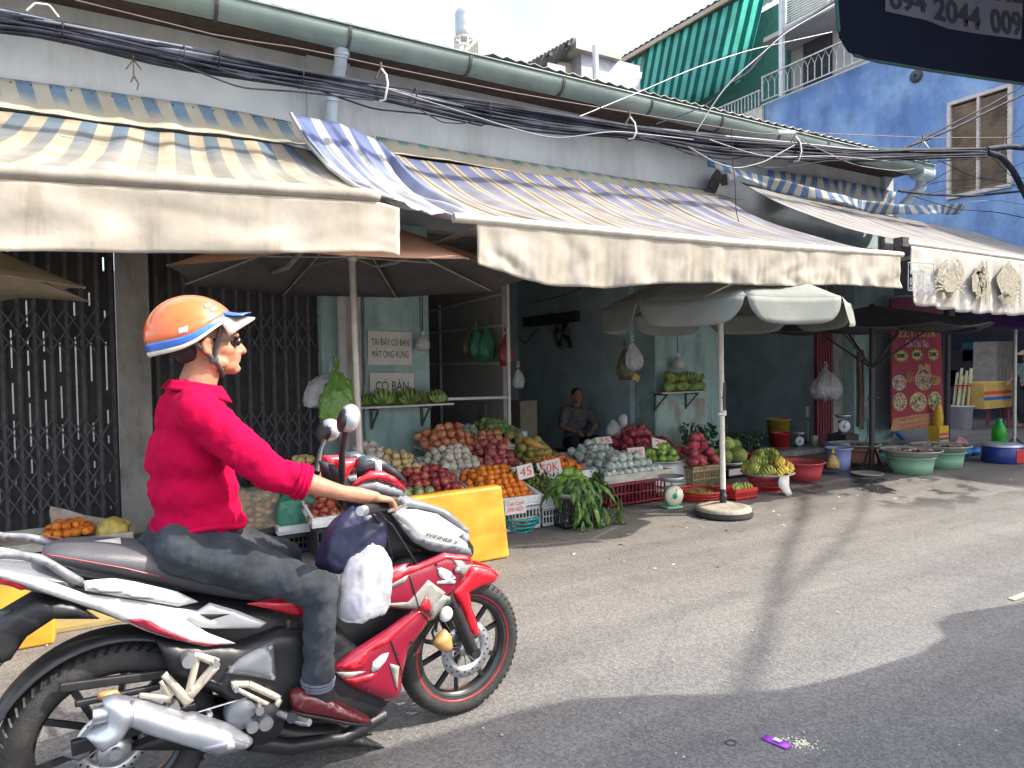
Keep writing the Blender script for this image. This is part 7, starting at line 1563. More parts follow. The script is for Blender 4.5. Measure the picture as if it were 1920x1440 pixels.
for q, r_ in ((zc(1060, 830), .022), (zc(975, 1095), .018), (zc(1415, 1200), .02), (zc(1490, 1180), .024), (zc(1455, 1110), .014), (zc(1210, 850), .012)):
    g = MB(); c = L(*q, .185); g.tube([c+Vector((0, .03, 0)), c-Vector((0, .02, 0))], r_, 12); g.build('bolt', alu, MC)
g = MB(); g.tube([L(*zc(1560, 1130), .17), L(*zc(1700, 1180), .27), L(*zc(1740, 1185), .30)], [.012, .014, .012], 8); g.build('brake_pedal', alu, MC)
g = MB(); g.tube([L(*zc(1650, 1130), .16), L(*zc(1640, 1160), .30)], .017, 10); g.build('foot_peg', blk, MC)
# seat and grab rail
loft('seat', stn([(76, 1040), (92, 1026), (140, 1018), (210, 1016), (290, 1021), (360, 1045), (450, 1075), (540, 1090), (610, 1105)], [(78, 1046), (95, 1054), (140, 1064), (210, 1078), (290, 1096), (360, 1112), (450, 1128), (540, 1135), (610, 1135)], .05, [.06, .10, .125, .135, .13, .11, .095, .09, .08]), seat_m)
pillow('seat_piping', [zc(245, 232), zc(420, 262), zc(700, 312), zc(925, 365), zc(925, 372), zc(700, 320), zc(420, 270), zc(245, 240)], .135, maroon_shade_p, b=.003, s=.004, t=.006, res=.02)
g = MB(); c = L(192, 1031, .055)+Vector((0, 0, .006)); sx = .035; g.grid([[c+Vector((sx*(i-1.5), .022*(j-1.5), .012*(j-1.5))) for i in range(4)] for j in range(4)], uv=False); st_ = g.build('seat_sticker', decal_w, MC, solid=.002)
g = MB(); c2 = c+Vector((0, -.024, -.008)); g.box(c2, (.10, .012, .004), rot=Matrix.Rotation(.5, 3, 'X')); g.build('sticker_band', red_ink, st_)
pillow('grab_rail', [(-60, 1022), zc(0, 222), zc(130, 222), zc(240, 238), zc(330, 290), zc(470, 375), zc(478, 425), zc(400, 400), zc(250, 300), zc(120, 268), zc(0, 262), (-60, 1040)], .135, grey_p, b=.012, s=.014)
loft('tail_top', stn([(-90, 1040), (-30, 1048), (30, 1055), (90, 1058), (150, 1070)], [(-90, 1070), (-30, 1085), (30, 1095), (90, 1110), (150, 1120)], 0, [.05, .08, .09, .10, .10]), grey_p)
TP = pillow('tail_panel', [(-110, 1050), (-60, 1062), zc(0, 325), zc(140, 352), zc(290, 392), zc(480, 460), zc(560, 470), zc(780, 500), zc(1000, 540), zc(1110, 555), zc(1180, 510), zc(1330, 552), zc(1500, 622), zc(1462, 652), zc(1200, 655), zc(1120, 648), zc(1040, 600), zc(1170, 680), zc(1325, 738), zc(1160, 755), zc(960, 712), zc(820, 668), zc(690, 610), zc(560, 555), zc(300, 470), zc(140, 412), zc(0, 368), (-110, 1072)], .145, silver_p, b=.009, s=.03, t=.005, res=.012)
pillow('upper_tail_panel', [zc(470, 388), zc(560, 378), zc(640, 372), zc(760, 392), zc(1000, 448), zc(1115, 505), zc(1000, 530), zc(780, 492), zc(560, 455), zc(478, 440)], .150, silver_p, b=.007, s=.024, t=.005, res=.010)
pillow('tail_light_housing', [(-130, 1080), zc(0, 345), zc(80, 375), zc(150, 430), zc(120, 440), zc(0, 392), (-130, 1100)], .13, red_p, b=.012, s=.014)
pillow('tail_decal', [zc(700, 600), zc(820, 590), zc(900, 640), zc(1080, 720), zc(1260, 742), zc(1160, 750), zc(960, 708), zc(820, 660)], .145, maroon_shade_p, host=TP, lift=.002)
pillow('tail_decal', [zc(520, 420), zc(640, 430), zc(690, 442), zc(560, 446)], .15, grey_p, b=.0, s=.01, t=.042, mirror=False)
pillow('tail_decal', [zc(700, 455), zc(820, 462), zc(860, 482), zc(740, 475)], .15, grey_p, b=.0, s=.01, t=.042, mirror=False)
pillow('tail_slot', [zc(1120, 570), zc(1290, 568), zc(1180, 600)], .145, blk, host=TP, lift=.002, mirror=False)
pillow('plate_holder', [(-80, 1200), zc(0, 590), zc(60, 580), zc(90, 640), zc(60, 800), zc(0, 860), (-80, 1290)], .03, grey_p, b=.01, s=.02, t=.04)
pillow('side_wing', [zc(1385, 515), zc(1500, 495), zc(1600, 482), zc(1690, 452), zc(1752, 438), zc(1765, 470), zc(1735, 520), zc(1722, 590), zc(1640, 578), zc(1500, 540)], .14, red_p, b=.012, s=.02)
# front fairing
LEG = [za(855, 860), za(950, 820), za(1060, 793), za(1035, 832), za(1180, 775), za(1300, 722), za(1480, 745), za(1500, 800), za(1445, 875), za(1350, 1000), za(1240, 1140), zb(1190, 430), zb(1050, 620), zb(1010, 800), zb(1000, 905), zb(975, 960), zb(900, 975), zb(780, 930), zb(650, 872), zb(590, 820), zb(530, 775), zb(522, 745), zb(680, 620), zb(900, 480), zb(1085, 345), zb(900, 330), zb(858, 300), za(862, 970)]
LG = pillow('fairing', LEG, .165, maroon_shade_p, b=.02, s=.06, t=.006, res=.022, bb=0)
pillow('fairing_edge', [za(862, 900), za(960, 850), za(1050, 815), za(1130, 800), za(1300, 735), za(1478, 752), za(1470, 775), za(1300, 760), za(1150, 822), za(1030, 870), za(930, 920), za(862, 972)], .165, red_p, host=LG, lift=.004)
pillow('fairing_lower_edge', [zb(560, 735), zb(700, 640), zb(900, 500), zb(1100, 350), zb(1140, 335), zb(1040, 430), zb(900, 560), zb(770, 620), zb(730, 720), zb(640, 745)], .165, red_p, host=LG, lift=.004)
pillow('fairing_lower_edge', [zb(590, 820), zb(700, 790), zb(820, 765), zb(780, 810), zb(660, 850)], .165, red_p, host=LG, lift=.004)
pillow('fairing_spike', [zb(1110, 328), zb(1155, 232), zb(1190, 300), zb(1190, 345)], .165, red_p, host=LG, lift=.006)
pillow('fairing_decal', [za(858, 1072), za(1035, 1056), za(1172, 902), za(1292, 990), za(1215, 1080), za(1185, 1150), za(1158, 1008), za(1108, 1105), za(1000, 1098), za(880, 1082)], .165, decal_g, host=LG, lift=.003)
pillow('fairing_decal', [zb(1200, 420), zb(1195, 310), zb(1280, 230), zb(1335, 250), zb(1275, 330)], .165, decal_g, host=LG, lift=.003)
pillow('fairing_decal', [za(890, 955), za(975, 890), za(1045, 862), za(1010, 918), za(905, 962)], .165, decal_g, host=LG, lift=.0035)
pillow('fairing_decal', [za(1340, 752), za(1400, 760), za(1430, 800), za(1480, 800), za(1420, 885), za(1385, 850)], .165, decal_g, host=LG, lift=.0035)
pillow('fairing_decal', [zb(540, 765), zb(740, 755), zb(640, 805), zb(595, 815)], .165, decal_g, host=LG, lift=.003); pillow('fairing_decal', [zb(905, 700), zb(975, 720), zb(960, 890)], .165, decal_g, host=LG, lift=.003)
pillow('fairing_decal', [zb(780, 745), zb(790, 690), zb(850, 640), zb(900, 625), zb(880, 680), zb(830, 740), zb(790, 760)], .165, decal_w, host=LG, lift=.004)
pillow('wing_emblem', [za(1232, 822), za(1265, 818), za(1300, 832), za(1330, 848), za(1362, 888), za(1335, 902), za(1360, 908), za(1358, 928), za(1230, 930), za(1236, 912), za(1300, 904), za(1262, 890), za(1246, 868), za(1240, 846), za(1248, 840)], .165, decal_w, host=LG, lift=.004)
g = MB(); q = L(*za(1395, 842), .20); g.ell(q+Vector((0, -.0, 0)), (.012, .012, .012)); g.build('indicator', alu, MC)
for a_, b_ in ((za(1240, 1130), za(1440, 885)), (zb(1120, 330), zb(1190, 432)), (zb(900, 500), zb(1010, 800)), (za(1035, 838), za(1110, 1100))):
    q = [lerp(Vector((*a_, 0)), Vector((*b_, 0)), t) for t in (0, .5, 1)]; pillow('panel_gap', [tuple(p_[:2]) for p_ in limbp([x_.to_2d() for x_ in q], .9, .9)], .165, blk, host=LG, lift=.0045, res=.03)
for x_, y_ in ((za(900, 1000)), (za(1230, 800)), (zb(1060, 560)), (zb(700, 700)), (zb(960, 640)), (zb(760, 880))):
    g = MB(); q = L(x_, y_, .165); h_ = LG.surf(Vector((q.x, q.z))); g.tube([Vector((q.x, -h_+.002, q.z)), Vector((q.x, -h_-.004, q.z))], .0055, 8); g.build('screw', blk, MC)
g = MB(); g.tube(resample([L(690, 950, .24), L(735, 985, .20), L(770, 1040, .15), L(800, 1095, .12), L(822, 1130, .10), L(818, 1185, .11)], 16), .005, 6); g.build('brake_cable', blk, MC)
g = MB(); g.tube(resample([L(690, 955, .22), L(725, 1000, .16), L(738, 1060, .12), L(720, 1110, .12)], 12), .004, 6); g.build('throttle_cable', blk, MC)
for q, r_ in ((zc(1330, 1000), .010), (zc(1520, 760), .008), (zc(1300, 890), .008), (zc(1535, 930), .008), (zc(1180, 1140), .010), (zc(900, 1170), .009), (zc(1270, 1270), .008)):
    g = MB(); c = L(*q, .175); g.tube([c+Vector((0, .03, 0)), c-Vector((0, .004, 0))], r_, 6); g.build('bolt', alu, MC)
# nose cowl
loft('nose_core', stn([(640, 905), (700, 905), (760, 930), (820, 962), (865, 1000), (884, 1020)], [(640, 990), (700, 1010), (760, 1030), (820, 1045), (865, 1050), (884, 1040)], 0, [.06, .09, .11, .11, .08, .04]), blk)
pillow('nose_shroud', [za(1000, 330), za(1090, 355), za(1200, 385), za(1330, 432), za(1470, 562), za(1478, 600), za(1440, 592), za(1250, 458), za(1110, 428), za(1010, 420), za(940, 452), za(900, 405)], .115, grey_p, b=.025, s=.03)
CW = pillow('nose_panel', [za(938, 455), za(1010, 420), za(1110, 424), za(1250, 455), za(1455, 588), za(1400, 612), za(1460, 660), za(1478, 735), za(1300, 715), za(1190, 700), za(1080, 640), za(1000, 545)], .135, silver_p, b=.03, s=.05, bb=0)
pillow('nose_lower', [za(960, 480), za(1100, 600), za(1230, 640), za(1350, 660), za(1470, 690), za(1482, 742), za(1300, 722), za(1190, 705), za(1075, 645), za(990, 545)], .135, grey_p, host=CW, lift=.003)
pillow('headlight', [za(1400, 612), za(1470, 590), za(1475, 622), za(1455, 660)], .12, mat('lamp_glass', (.30, .32, .40), .1, coat=1), b=.015, s=.02)
wpt = lambda x, y: Vector((L(*za(x, y), .135).x, 0, L(*za(x, y), .135).z))
def wz(l):
    x = 1265+l.x*270; y = 615-l.y*270+(l.x*270)*.27; q = wpt(x, y); return Vector((q.x, -(CW.surf(Vector((q.x, q.z)))+.004), q.z))
text('WINNER X', MC, None, .85, blk, name='lettering', height=.10, warp=wz, shear=.35, bold=.01)
# handlebar fairing, screen and instruments
pillow('handlebar_cover', [za(545, 78), za(712, 72), za(660, 150), za(625, 215), za(640, 260), za(600, 290), za(560, 200)], .07, red_p, b=.02, s=.03)
pillow('handlebar_cover', [za(655, 262), za(720, 205), za(790, 158), za(880, 160), za(965, 202), za(1046, 296), za(985, 272), za(900, 236), za(830, 216), za(770, 226), za(720, 252)], .11, red_p, b=.02, s=.025)
pillow('cover_inset', [za(640, 290), za(700, 240), za(830, 215), za(960, 262), za(1040, 300), za(1020, 340), za(880, 330), za(760, 300)], .10, grey_p, b=.02, s=.03)
pillow('screen', [za(720, 58), za(810, 48), za(900, 90), za(1000, 175), za(1042, 235), za(965, 205), za(870, 155), za(780, 160), za(700, 210), za(690, 120)], .08, mat('smoked_screen', (.03, .035, .045), .15, coat=.8), b=.02, s=.03)
pillow('instrument_cowl', [za(820, 85), za(865, 85), za(870, 160), za(825, 165)], .10, mat('pale_bracket', (.45, .50, .58), .4), b=.008, s=.01)
pillow('inner_cowl', [za(500, 110), za(600, 120), za(660, 260), za(760, 300), za(900, 330), za(960, 400), za(950, 480), za(1100, 650), za(1200, 700), za(850, 800), za(800, 620), za(640, 420), za(520, 220)], .055, blk, b=.03, s=.05)
GI, GO = L(742, 945, .20), L(683, 957, .36)
g = MB(); c0 = L(700, 925, 0); g.tube([c0, lerp(c0, GI, .6), GI, lerp(GI, GO, .3)], .014, 10); g.tube([Vector((c0.x, 0, c0.z)), Vector((lerp(c0, GI, .6).x, -lerp(c0, GI, .6).y, GI.z)), Vector((GI.x, -GI.y, GI.z)), Vector((lerp(GI, GO, .3).x, -lerp(GI, GO, .3).y, GI.z))], .014, 10); g.build('handlebar', blk, MC)
for s_ in (1, -1):
    F_ = lambda q: Vector((q.x, q.y*s_, q.z))
    g = MB(); g.tube([F_(GI), F_(GO)], .019, 14); g.build('grip', blk, MC); g = MB(); g.tube([F_(GO), F_(GO+(GO-GI).normalized()*.03)], [.019, .016], 12); g.build('bar_end', alu, MC)
    g = MB(); g.tube([F_(GI+Vector((.04, .03, 0))), F_(lerp(GI, GO, .3)+Vector((.075, 0, -.01))), F_(lerp(GI, GO, .9)+Vector((.08, 0, -.015)))], [.012, .008, .006], 8); g.build('brake_lever', alu, MC)
# mirrors
for s_, off in ((1, .30), (-1, .30)):
    c = L(655, 784, off) if s_ == 1 else L(618, 806, -.30); M = Euler((0, .25, -.25*s_)).to_matrix()
    g = MB(); g.ell(c, (.038, .062, .050), rot=M, nu=22, nv=14); MR = g.build('mirror', mat('silver_mirror_housing', (.45, .47, .50), .3, metal=.3, coat=.6) if s_ == 1 else bpy.data.materials['silver_mirror_housing'], MC)
    g = MB(); g.ell(c-Vector((.024, 0, .004)), (.018, .056, .044), rot=M, nu=20, nv=10); g.build('mirror_glass', blk, MR)
    a_ = L(640, 905, .14); a_.y *= s_; g = MB(); g.tube([a_, lerp(a_, c, .5)+Vector((-.012, 0, 0)), c-Vector((.01, 0, .02))], [.014, .012, .010], 10); g.build('mirror_stalk', blk, MR)
# fork, fender, caliper
for s_ in (-1, 1):
    g = MB(); t0 = L(828, 1085, .085); b0 = Vector((0.012, -.085, .292)); q = lambda v: Vector((v.x, v.y*-s_, v.z)); g.tube([q(t0), q(lerp(t0, b0, .45))], .018, 14); g.tube([q(lerp(t0, b0, .40)), q(b0)], .027, 16); g.tube([q(b0+Vector((0, .03, 0))), q(b0-Vector((0, .035, 0)))], .022, 14); g.build('fork_leg', blk, MC)
g = MB(); g.ell(L(*zb(1315, 375), .12), (.032, .014, .032)); g.build('reflector', mat('reflector_clear', (.5, .52, .52), .2), MC)
pillow('brake_caliper', [zb(1215, 570), zb(1270, 510), zb(1310, 480), zb(1345, 520), zb(1350, 560), zb(1355, 600), zb(1320, 640), zb(1270, 625), zb(1240, 600)], .105, bpy.data.materials['gold_anodised'], b=.016, s=.016, t=.02, mirror=False)
g = MB(); g.tube([L(*zb(1240, 560), .10), L(*zb(1220, 500), .10), L(*zb(1270, 400), .10), L(*zb(1300, 300), .08)], .006, 6); g.build('brake_hose', blk, MC)
FD = pillow('front_fender', [zb(1340, 222), zb(1420, 140), zb(1490, 40), zb(1560, 48), zb(1650, 76), zb(1678, 110), zb(1660, 148), zb(1560, 185), zb(1478, 222), zb(1492, 330), zb(1530, 430), zb(1552, 522), zb(1500, 520), zb(1455, 480), zb(1440, 390), zb(1400, 300)], .062, red_p, b=.012, s=.02, t=.006)
tp = [zb(1340, 222), zb(1420, 140), zb(1490, 40), zb(1560, 48), zb(1650, 76), zb(1678, 110)]
P = resample([L(*q, .062) for q in tp], 24); g = MB(); g.grid([[Vector((q.x, -.066+.132*j/8, q.z+.012*math.sin(math.pi*j/8))) for q in P] for j in range(9)], uv=False); g.build('fender_top', red_p, MC, solid=.004)
pillow('fork_cover', [za(1170, 1160), za(1240, 1120), za(1340, 1010), za(1360, 1060), za(1300, 1140), za(1220, 1210)], .10, blk, b=.015, s=.02)
# bags hanging between the knees
navy = film('navy_bag_cloth', (.016, .019, .062), .98, .5); whitef = film('white_bag_film', (.66, .67, .74), .55, .18)
o = bag('navy blue bag hanging behind the motorcycle fairing', BW(676, 948, .13), .26, .235, navy, 31, boxy=True, tuft=False, dx=-.22, name='shopping_bag', amp=.010)
o = bag('white plastic bag of goods hanging by the rider\'s knee', BW(690, 1018, .19), .205, .285, whitef, 33, boxy=True, tuft=False, dx=-.08, name='shopping_bag', amp=.007)
g = MB(); R = random.Random(4)
for k in range(9): q = BW(690+R.uniform(-16, 14), 1075+R.uniform(-22, 55), .19); g.box(q, (.07, .035, .05), rot=Euler(rrot(R)).to_matrix(), mi=k % 3)
g.build('packs', [mat('pack_cream', (.72, .62, .48), .5), mat('pack_blue', (.15, .22, .5), .5), mat('pack_white', (.7, .7, .7), .5)], o, org=o.location)
g = MB(); q = BW(676, 1118, .235); pass
# ================================================================== rider
shirt_m = mat('magenta_shirt', (.43, .003, .046), .95, var=.10, scale=9, bump=.2, bscale=260, spec=.08)
jean_m = mat('grey_denim', (.030, .034, .042), .9, var=.35, scale=6, bump=.3, bscale=260, col2=(.070, .080, .095), spec=.15, mixlo=.3, mixhi=.72)
shoe_m = mat('maroon_leather', (.11, .012, .018), .28, var=.1, coat=.5)
RD = thing('person', 'person in magenta shirt, grey jeans and orange helmet riding the red motorcycle', 'person', BO, BYAW)
V = Vector
def my(q): return V((q.x, -q.y, q.z))
SR = V((-1.055, -.185, 1.375)); ER = L(505, 886, .27); WR = L(640, 924, .315); HR = L(345, 1026, .10); KR = L(602, 1105, .22); AR = L(596, 1285, .19)
SL_ = my(SR); EL = my(ER)+V((.02, 0, .01)); WL = my(WR)+V((.0, 0, .0)); HL_ = my(HR); KL = my(KR)+V((.0, 0, .02)); AL = my(AR)
hx = -.99
def hand(g, W, gp, s_, spread=1):
    """palm and five separate fingers closing over the grip; s_=-1 right side, +1 left"""
    d = (gp-W).normalized(); n_ = V((0, 0, 1)); pc = gp+V((-.018, 0, .040))
    g.cap(W, .026, lerp(W, pc, .5), .028); g.cap(lerp(W, pc, .5), .028, pc+V((0, s_*.014, 0)), .021); g.cap(lerp(W, pc, .5), .025, pc-V((0, s_*.022, 0)), .020); g.cap(pc+V((0, s_*.030, 0)), .017, pc-V((0, s_*.030, 0)), .018)
    for k, (yo, l0, l1, l2, r_) in enumerate(((-.034, .042, .026, .020, .0098), (-.012, .046, .030, .022, .0102), (.011, .044, .028, .021, .0098), (.033, .036, .022, .018, .0088))):
        b = pc+V((.012, s_*-yo*-1*1.0, .000)); b = pc+V((.012, s_*(-yo), 0)); tw = 1 if k else .85
        p1 = b+V((l0*.92, 0, -l0*.30)); p2 = p1+V((l1*.62*tw, 0, -l1*.80)); p3 = p2+V((-l2*.10+(.012 if k == 3 else 0), 0, -l2))
        g.limb([(b-V((.012, 0, .002)), r_*1.25), (p1, r_*1.05), (p2, r_*.95), (p3, r_*.82)], 10)
    tb_ = pc+V((-.02, s_*-.034*-1*-1, -.012)); t1 = tb_+V((.028, s_*-.012, -.026)); t2 = t1+V((.030, s_*.006, -.012)); g.limb([(tb_, .015), (t1, .012), (t2, .0095)], 10)
g = MB()
# head
g.ell((hx-.012, 0, 1.622), (.100, .077, .100), nu=24, nv=16); g.ell((hx+.045, 0, 1.572), (.055, .058, .062)); g.ell((hx+.050, 0, 1.528), (.050, .046, .034)); g.ell((hx+.082, 0, 1.512), (.020, .024, .019)); g.ell((hx+.078, 0, 1.545), (.022, .032, .028))
g.limb([(V((hx+.090, 0, 1.618)), .011), (V((hx+.106, 0, 1.592)), .013), (V((hx+.117, 0, 1.577)), .0135)], 12)
for s_ in (-1, 1):
    g.ell((hx+.098, s_*.013, 1.572), (.012, .010, .009)); g.ell((hx+.080, s_*.034, 1.632), (.018, .028, .012)); g.ell((hx+.050, s_*.040, 1.580), (.034, .022, .026)); g.ell((hx+.012, s_*.054, 1.535), (.045, .014, .022))
    g.tube([V((hx-.002, s_*.076, 1.608)), V((hx-.022, s_*.090, 1.616)), V((hx-.032, s_*.093, 1.596)), V((hx-.024, s_*.090, 1.574)), V((hx-.004, s_*.080, 1.566))], [.009, .011, .011, .010, .010], 8); g.ell((hx-.014, s_*.083, 1.592), (.018, .008, .026))
g.ell((hx+.099, 0, 1.5545), (.0115, .023, .0068)); g.ell((hx+.096, 0, 1.5415), (.0115, .021, .0078)); g.ell((hx+.092, 0, 1.514), (.016, .020, .016))
g.cap((hx-.010, 0, 1.54), .058, (hx-.055, 0, 1.41), .064, 18)
# trunk under the clothes, arms and legs
g.cap((-1.045, 0, 1.33), .08, (-1.04, 0, 1.02), .08); g.cap(SR, .05, SL_, .05); g.cap((-1.06, -.06, .96), .08, (-1.06, .06, .96), .08)
for (A_, B_, C_, s_) in ((SR, ER, WR, -1), (SL_, EL, WL, 1)):
    g.limb([(A_, .052), (B_, .042)]); g.limb([(B_, .043), (lerp(B_, C_, .35), .042), (lerp(B_, C_, .8), .030), (C_, .027)]); gp = lerp(GI, GO, .55); gp = V((gp.x, abs(gp.y)*s_, gp.z)); hand(g, C_, gp, s_)
for (A_, B_, C_) in ((HR, KR, AR), (HL_, KL, AL)):
    g.limb([(A_, .075), (B_, .055)]); g.limb([(B_, .052), (C_, .036)]); g.cap(C_, .032, C_+V((.015, 0, -.06)), .026)
g.build('body', skin, RD, remesh=.0048, smooth=3)
# shirt
g = MB(); tz = lambda px, py: L(px, py, 0)
g.cap(tz(372, 975)+V((.0, -.03, 0)), .138, tz(372, 975)+V((.0, .03, 0)), .138, 24); g.cap(tz(366, 915)-V((0, .03, 0)), .136, tz(366, 915)+V((0, .03, 0)), .136, 24); g.ell(tz(358, 850)+V((-.0, 0, 0)), (.134, .184, .13), nu=24); g.ell(tz(366, 790), (.112, .180, .11), nu=24)
g.cap(SR+V((0, .03, .0)), .074, SL_-V((0, .03, 0)), .074, 18); g.cap((hx-.075, 0, 1.36), .10, (hx-.06, 0, 1.415), .078, 18)
for (A_, B_, C_) in ((SR, ER, WR), (SL_, EL, WL)):
    e = lerp(B_, C_, .50); g.limb([(A_, .072), (lerp(A_, B_, .5), .064), (B_, .060)], 18); g.limb([(B_, .060), (lerp(B_, e, .5), .056)], 18); g.tube([lerp(B_, e, .5), lerp(B_, e, .9), e], [.056, .054, .052], 18)
SHT = g.build('shirt', shirt_m, RD, remesh=.011, smooth=3, disp=[(.020, .16), (.012, .045)], hard=True)
g = MB()      # hem, cuff rolls, collar, fold ridges
c = tz(374, 985); n = 40; g.tube([V((c.x+.146*math.cos(t), .172*math.sin(t), c.z+.012+.012*math.sin(t*3))) for t in [i*2*math.pi/n for i in range(n+1)]], .010, 8, cap=False); g.build('hem', shirt_m, SHT)
for (B_, C_) in ((ER, WR), (EL, WL)):
    e = lerp(B_, C_, .50); d = (C_-B_).normalized(); a_ = d.orthogonal().normalized(); b_ = d.cross(a_); g = MB()
    for k, rr_ in ((0, .052), (1, .055), (2, .054)): q = e-d*.014*k; g.tube([q+(a_*math.cos(t)+b_*math.sin(t))*rr_ for t in [i*math.pi/12 for i in range(25)]], .009, 8, cap=False)
    g.build('rolled_cuff', shirt_m, SHT)
g = MB(); cc = V((hx-.052, 0, 1.452)); rows = []
for j in range(5):
    row = []
    for i in range(25):
        t = -2.75+5.5*i/24; r_ = .074+.026*j/4; f = 1+.25*max(0, math.cos(t))
        row.append(cc+V((math.cos(t+math.pi)*-r_*f, math.sin(t)*r_*1.05, .018-.030*(j/4)+.010*-math.cos(t)-.028*max(0, math.cos(t))*(.3+j/4))))
    rows.append(row)
g.grid(rows, uv=False); g.build('collar', shirt_m, SHT, solid=.006)
def belt_ring(z0, z1, m_, nm, rx, ry):
    g = MB(); c = tz(374, 994); g.grid([[V((c.x+rx*math.cos(t), ry*math.sin(t), z)) for t in [i*2*math.pi/40 for i in range(41)]] for z in (z0, z1)], uv=False); return g.build(nm, m_, RD, solid=.006)
zc_ = tz(374, 992).z; belt_ring(zc_-.018, zc_+.020, mat('black_belt', (.02, .02, .024), .4), 'belt', .138, .164)
# jeans
g = MB(); pc = tz(352, 1022); g.ell(pc+V((.0, 0, .0)), (.155, .172, .105), nu=24); g.ell(tz(372, 1000), (.135, .160, .06), nu=24)
for (A_, B_, C_) in ((HR, KR, AR), (HL_, KL, AL)):
    g.limb([(A_, .096), (lerp(A_, B_, .4), .084), (lerp(A_, B_, .8), .068), (B_, .062)], 18); m1 = lerp(B_, C_, .4); g.limb([(B_, .060), (m1, .056), (lerp(B_, C_, .8), .050)], 18); g.tube([lerp(B_, C_, .8), C_+V((0, 0, .0))], [.050, .049], 18)
JN = g.build('jeans', jean_m, RD, remesh=.011, smooth=3, disp=[(.014, .12), (.011, .035)], hard=True)
for C_, B_ in ((AR, KR), (AL, KL)):
    d = (C_-B_).normalized(); a_ = d.orthogonal().normalized(); b_ = d.cross(a_); g = MB()
    for k in (0, 1, 2): q = C_-d*.012*k; g.tube([q+(a_*math.cos(t)+b_*math.sin(t))*(.050+.002*k) for t in [i*math.pi/12 for i in range(25)]], .0075, 8, cap=False)
    g.build('turned_cuff', mat('cuff_denim', (.10, .12, .15), .85) if C_ is AR else bpy.data.materials['cuff_denim'], JN)
g = MB(); q = L(392, 1022, .17); g.bar(q+V((-.09, 0, -.012)), q+V((.03, -.0, .02)), .006, .008); g.build('pocket_seam', decal_w, JN)
# socks and loafers
for C_ in (AR, AL):
    s_ = 1 if C_.y < 0 else -1
    g = MB(); g.cap(C_+V((0, 0, .02)), .044, C_+V((.015, 0, -.065)), .044); g.build('sock', blk, RD)
    hl = L(548, 1322, .19); to = L(692, 1342, .19); hl.y *= s_; to.y *= s_; to.y -= .02*s_; g = MB(); d = to-hl
    d.normalize(); LN = (to-hl).length; n = 20; st_ = [(-.02, .012, .004, .035), (.0, .030, -.018, .050), (.08, .037, -.022, .066), (.20, .039, -.022, .068), (.32, .040, -.022, .066), (.42, .043, -.022, .055), (.55, .047, -.022, .042), (.68, .049, -.022, .030), (.80, .045, -.022, .020), (.90, .034, -.022, .012), (.97, .020, -.020, .004), (1.0, .006, -.016, -.006)]; vs = []
    for t, hw, zb2, zt2 in st_:
        c2 = lerp(hl, to, t)
        for k in range(n): a2 = 2*math.pi*k/n; cc2, ss2 = math.cos(a2), math.sin(a2); vs.append(c2+V((0, hw*math.copysign(abs(cc2)**.8, cc2), (zb2+zt2)/2+(zt2-zb2)/2*math.copysign(abs(ss2)**.85, ss2))))
    g.add(vs, [(j*n+k, j*n+(k+1) % n, (j+1)*n+(k+1) % n, (j+1)*n+k) for j in range(len(st_)-1) for k in range(n)]+[tuple(range(n)), tuple(range(len(vs)-1, len(vs)-n-1, -1))])
    SH_ = g.build('shoe', shoe_m, RD, remesh=.005, smooth=6, disp=[(.004, .02)])
    g = MB(); rows = []
    sl_ = [(0, .030), (.12, .038), (.35, .036), (.6, .048), (.8, .044), (.93, .030), (1.0, .012)]
    up = [lerp(hl, to, t)+V((0, w_, -.024)) for t, w_ in sl_]+[lerp(hl, to, t)+V((0, -w_, -.024)) for t, w_ in sl_[::-1]]; g.prism(up, (0, 0, .012)); g.build('sole', blk, SH_, bevel=.003)
# hair at the nape, sunglasses, helmet
g = MB(); g.ell((hx-.066, 0, 1.585), (.050, .070, .052)); g.ell((hx-.030, 0, 1.635), (.085, .080, .05)); g.build('hair', hair_m, RD, disp=[(.006, .01)])
g = MB()
for s_ in (-1, 1): g.ell((hx+.082, s_*.034, 1.610), (.018, .032, .020), rot=Euler((0, .1, -.35*s_)).to_matrix()); g.bar((hx+.072, s_*.066, 1.616), (hx-.030, s_*.084, 1.612), .004, .009)
g.bar((hx+.098, -.02, 1.614), (hx+.098, .02, 1.614), .008, .010); g.build('sunglasses', mat('dark_lens', (.012, .012, .016), .08, coat=1), RD)
hc = V((L(362, 630, 0).x, 0, 1.628)); rx, ry, rz_ = .148, .128, .136
rb = L(306, 662, 0); rf = L(442, 598, 0); sl = (rf.z-rb.z)/(rf.x-rb.x)
def cutz(x): return rb.z+(x-rb.x)*sl+.010*math.sin((x-rb.x)/(rf.x-rb.x)*math.pi*2)*-1
org_m = mat('orange_gloss_shell', (.74, .13, .012), .2, var=.04, coat=1); blu_m = mat('blue_helmet_band', (.03, .14, .52), .25, coat=1); crm = mat('cream_helmet_rim', (.62, .58, .48), .5)
g = MB(); n = 56; nr = 22; rows = []
def shell(t, u, gr=0):
    """azimuth t, u=0 top .. 1 at the rim"""
    lo, hi = 0, math.pi*.95
    for _ in range(24):
        mid = (lo+hi)/2; q = hc+V((rx*math.sin(mid)*math.cos(t), ry*math.sin(mid)*math.sin(t), rz_*math.cos(mid)))
        if q.z > cutz(q.x): lo = mid
        else: hi = mid
    ph = lo*u; return hc+V(((rx+gr)*math.sin(ph)*math.cos(t), (ry+gr)*math.sin(ph)*math.sin(t), (rz_+gr)*math.cos(ph)))
def ring(us, gr, m_, nm, par, solid=.004):
    g = MB(); g.grid([[shell(2*math.pi*i/n, u, gr) for i in range(n+1)] for u in us], uv=False); return g.build(nm, m_, par, solid=solid)
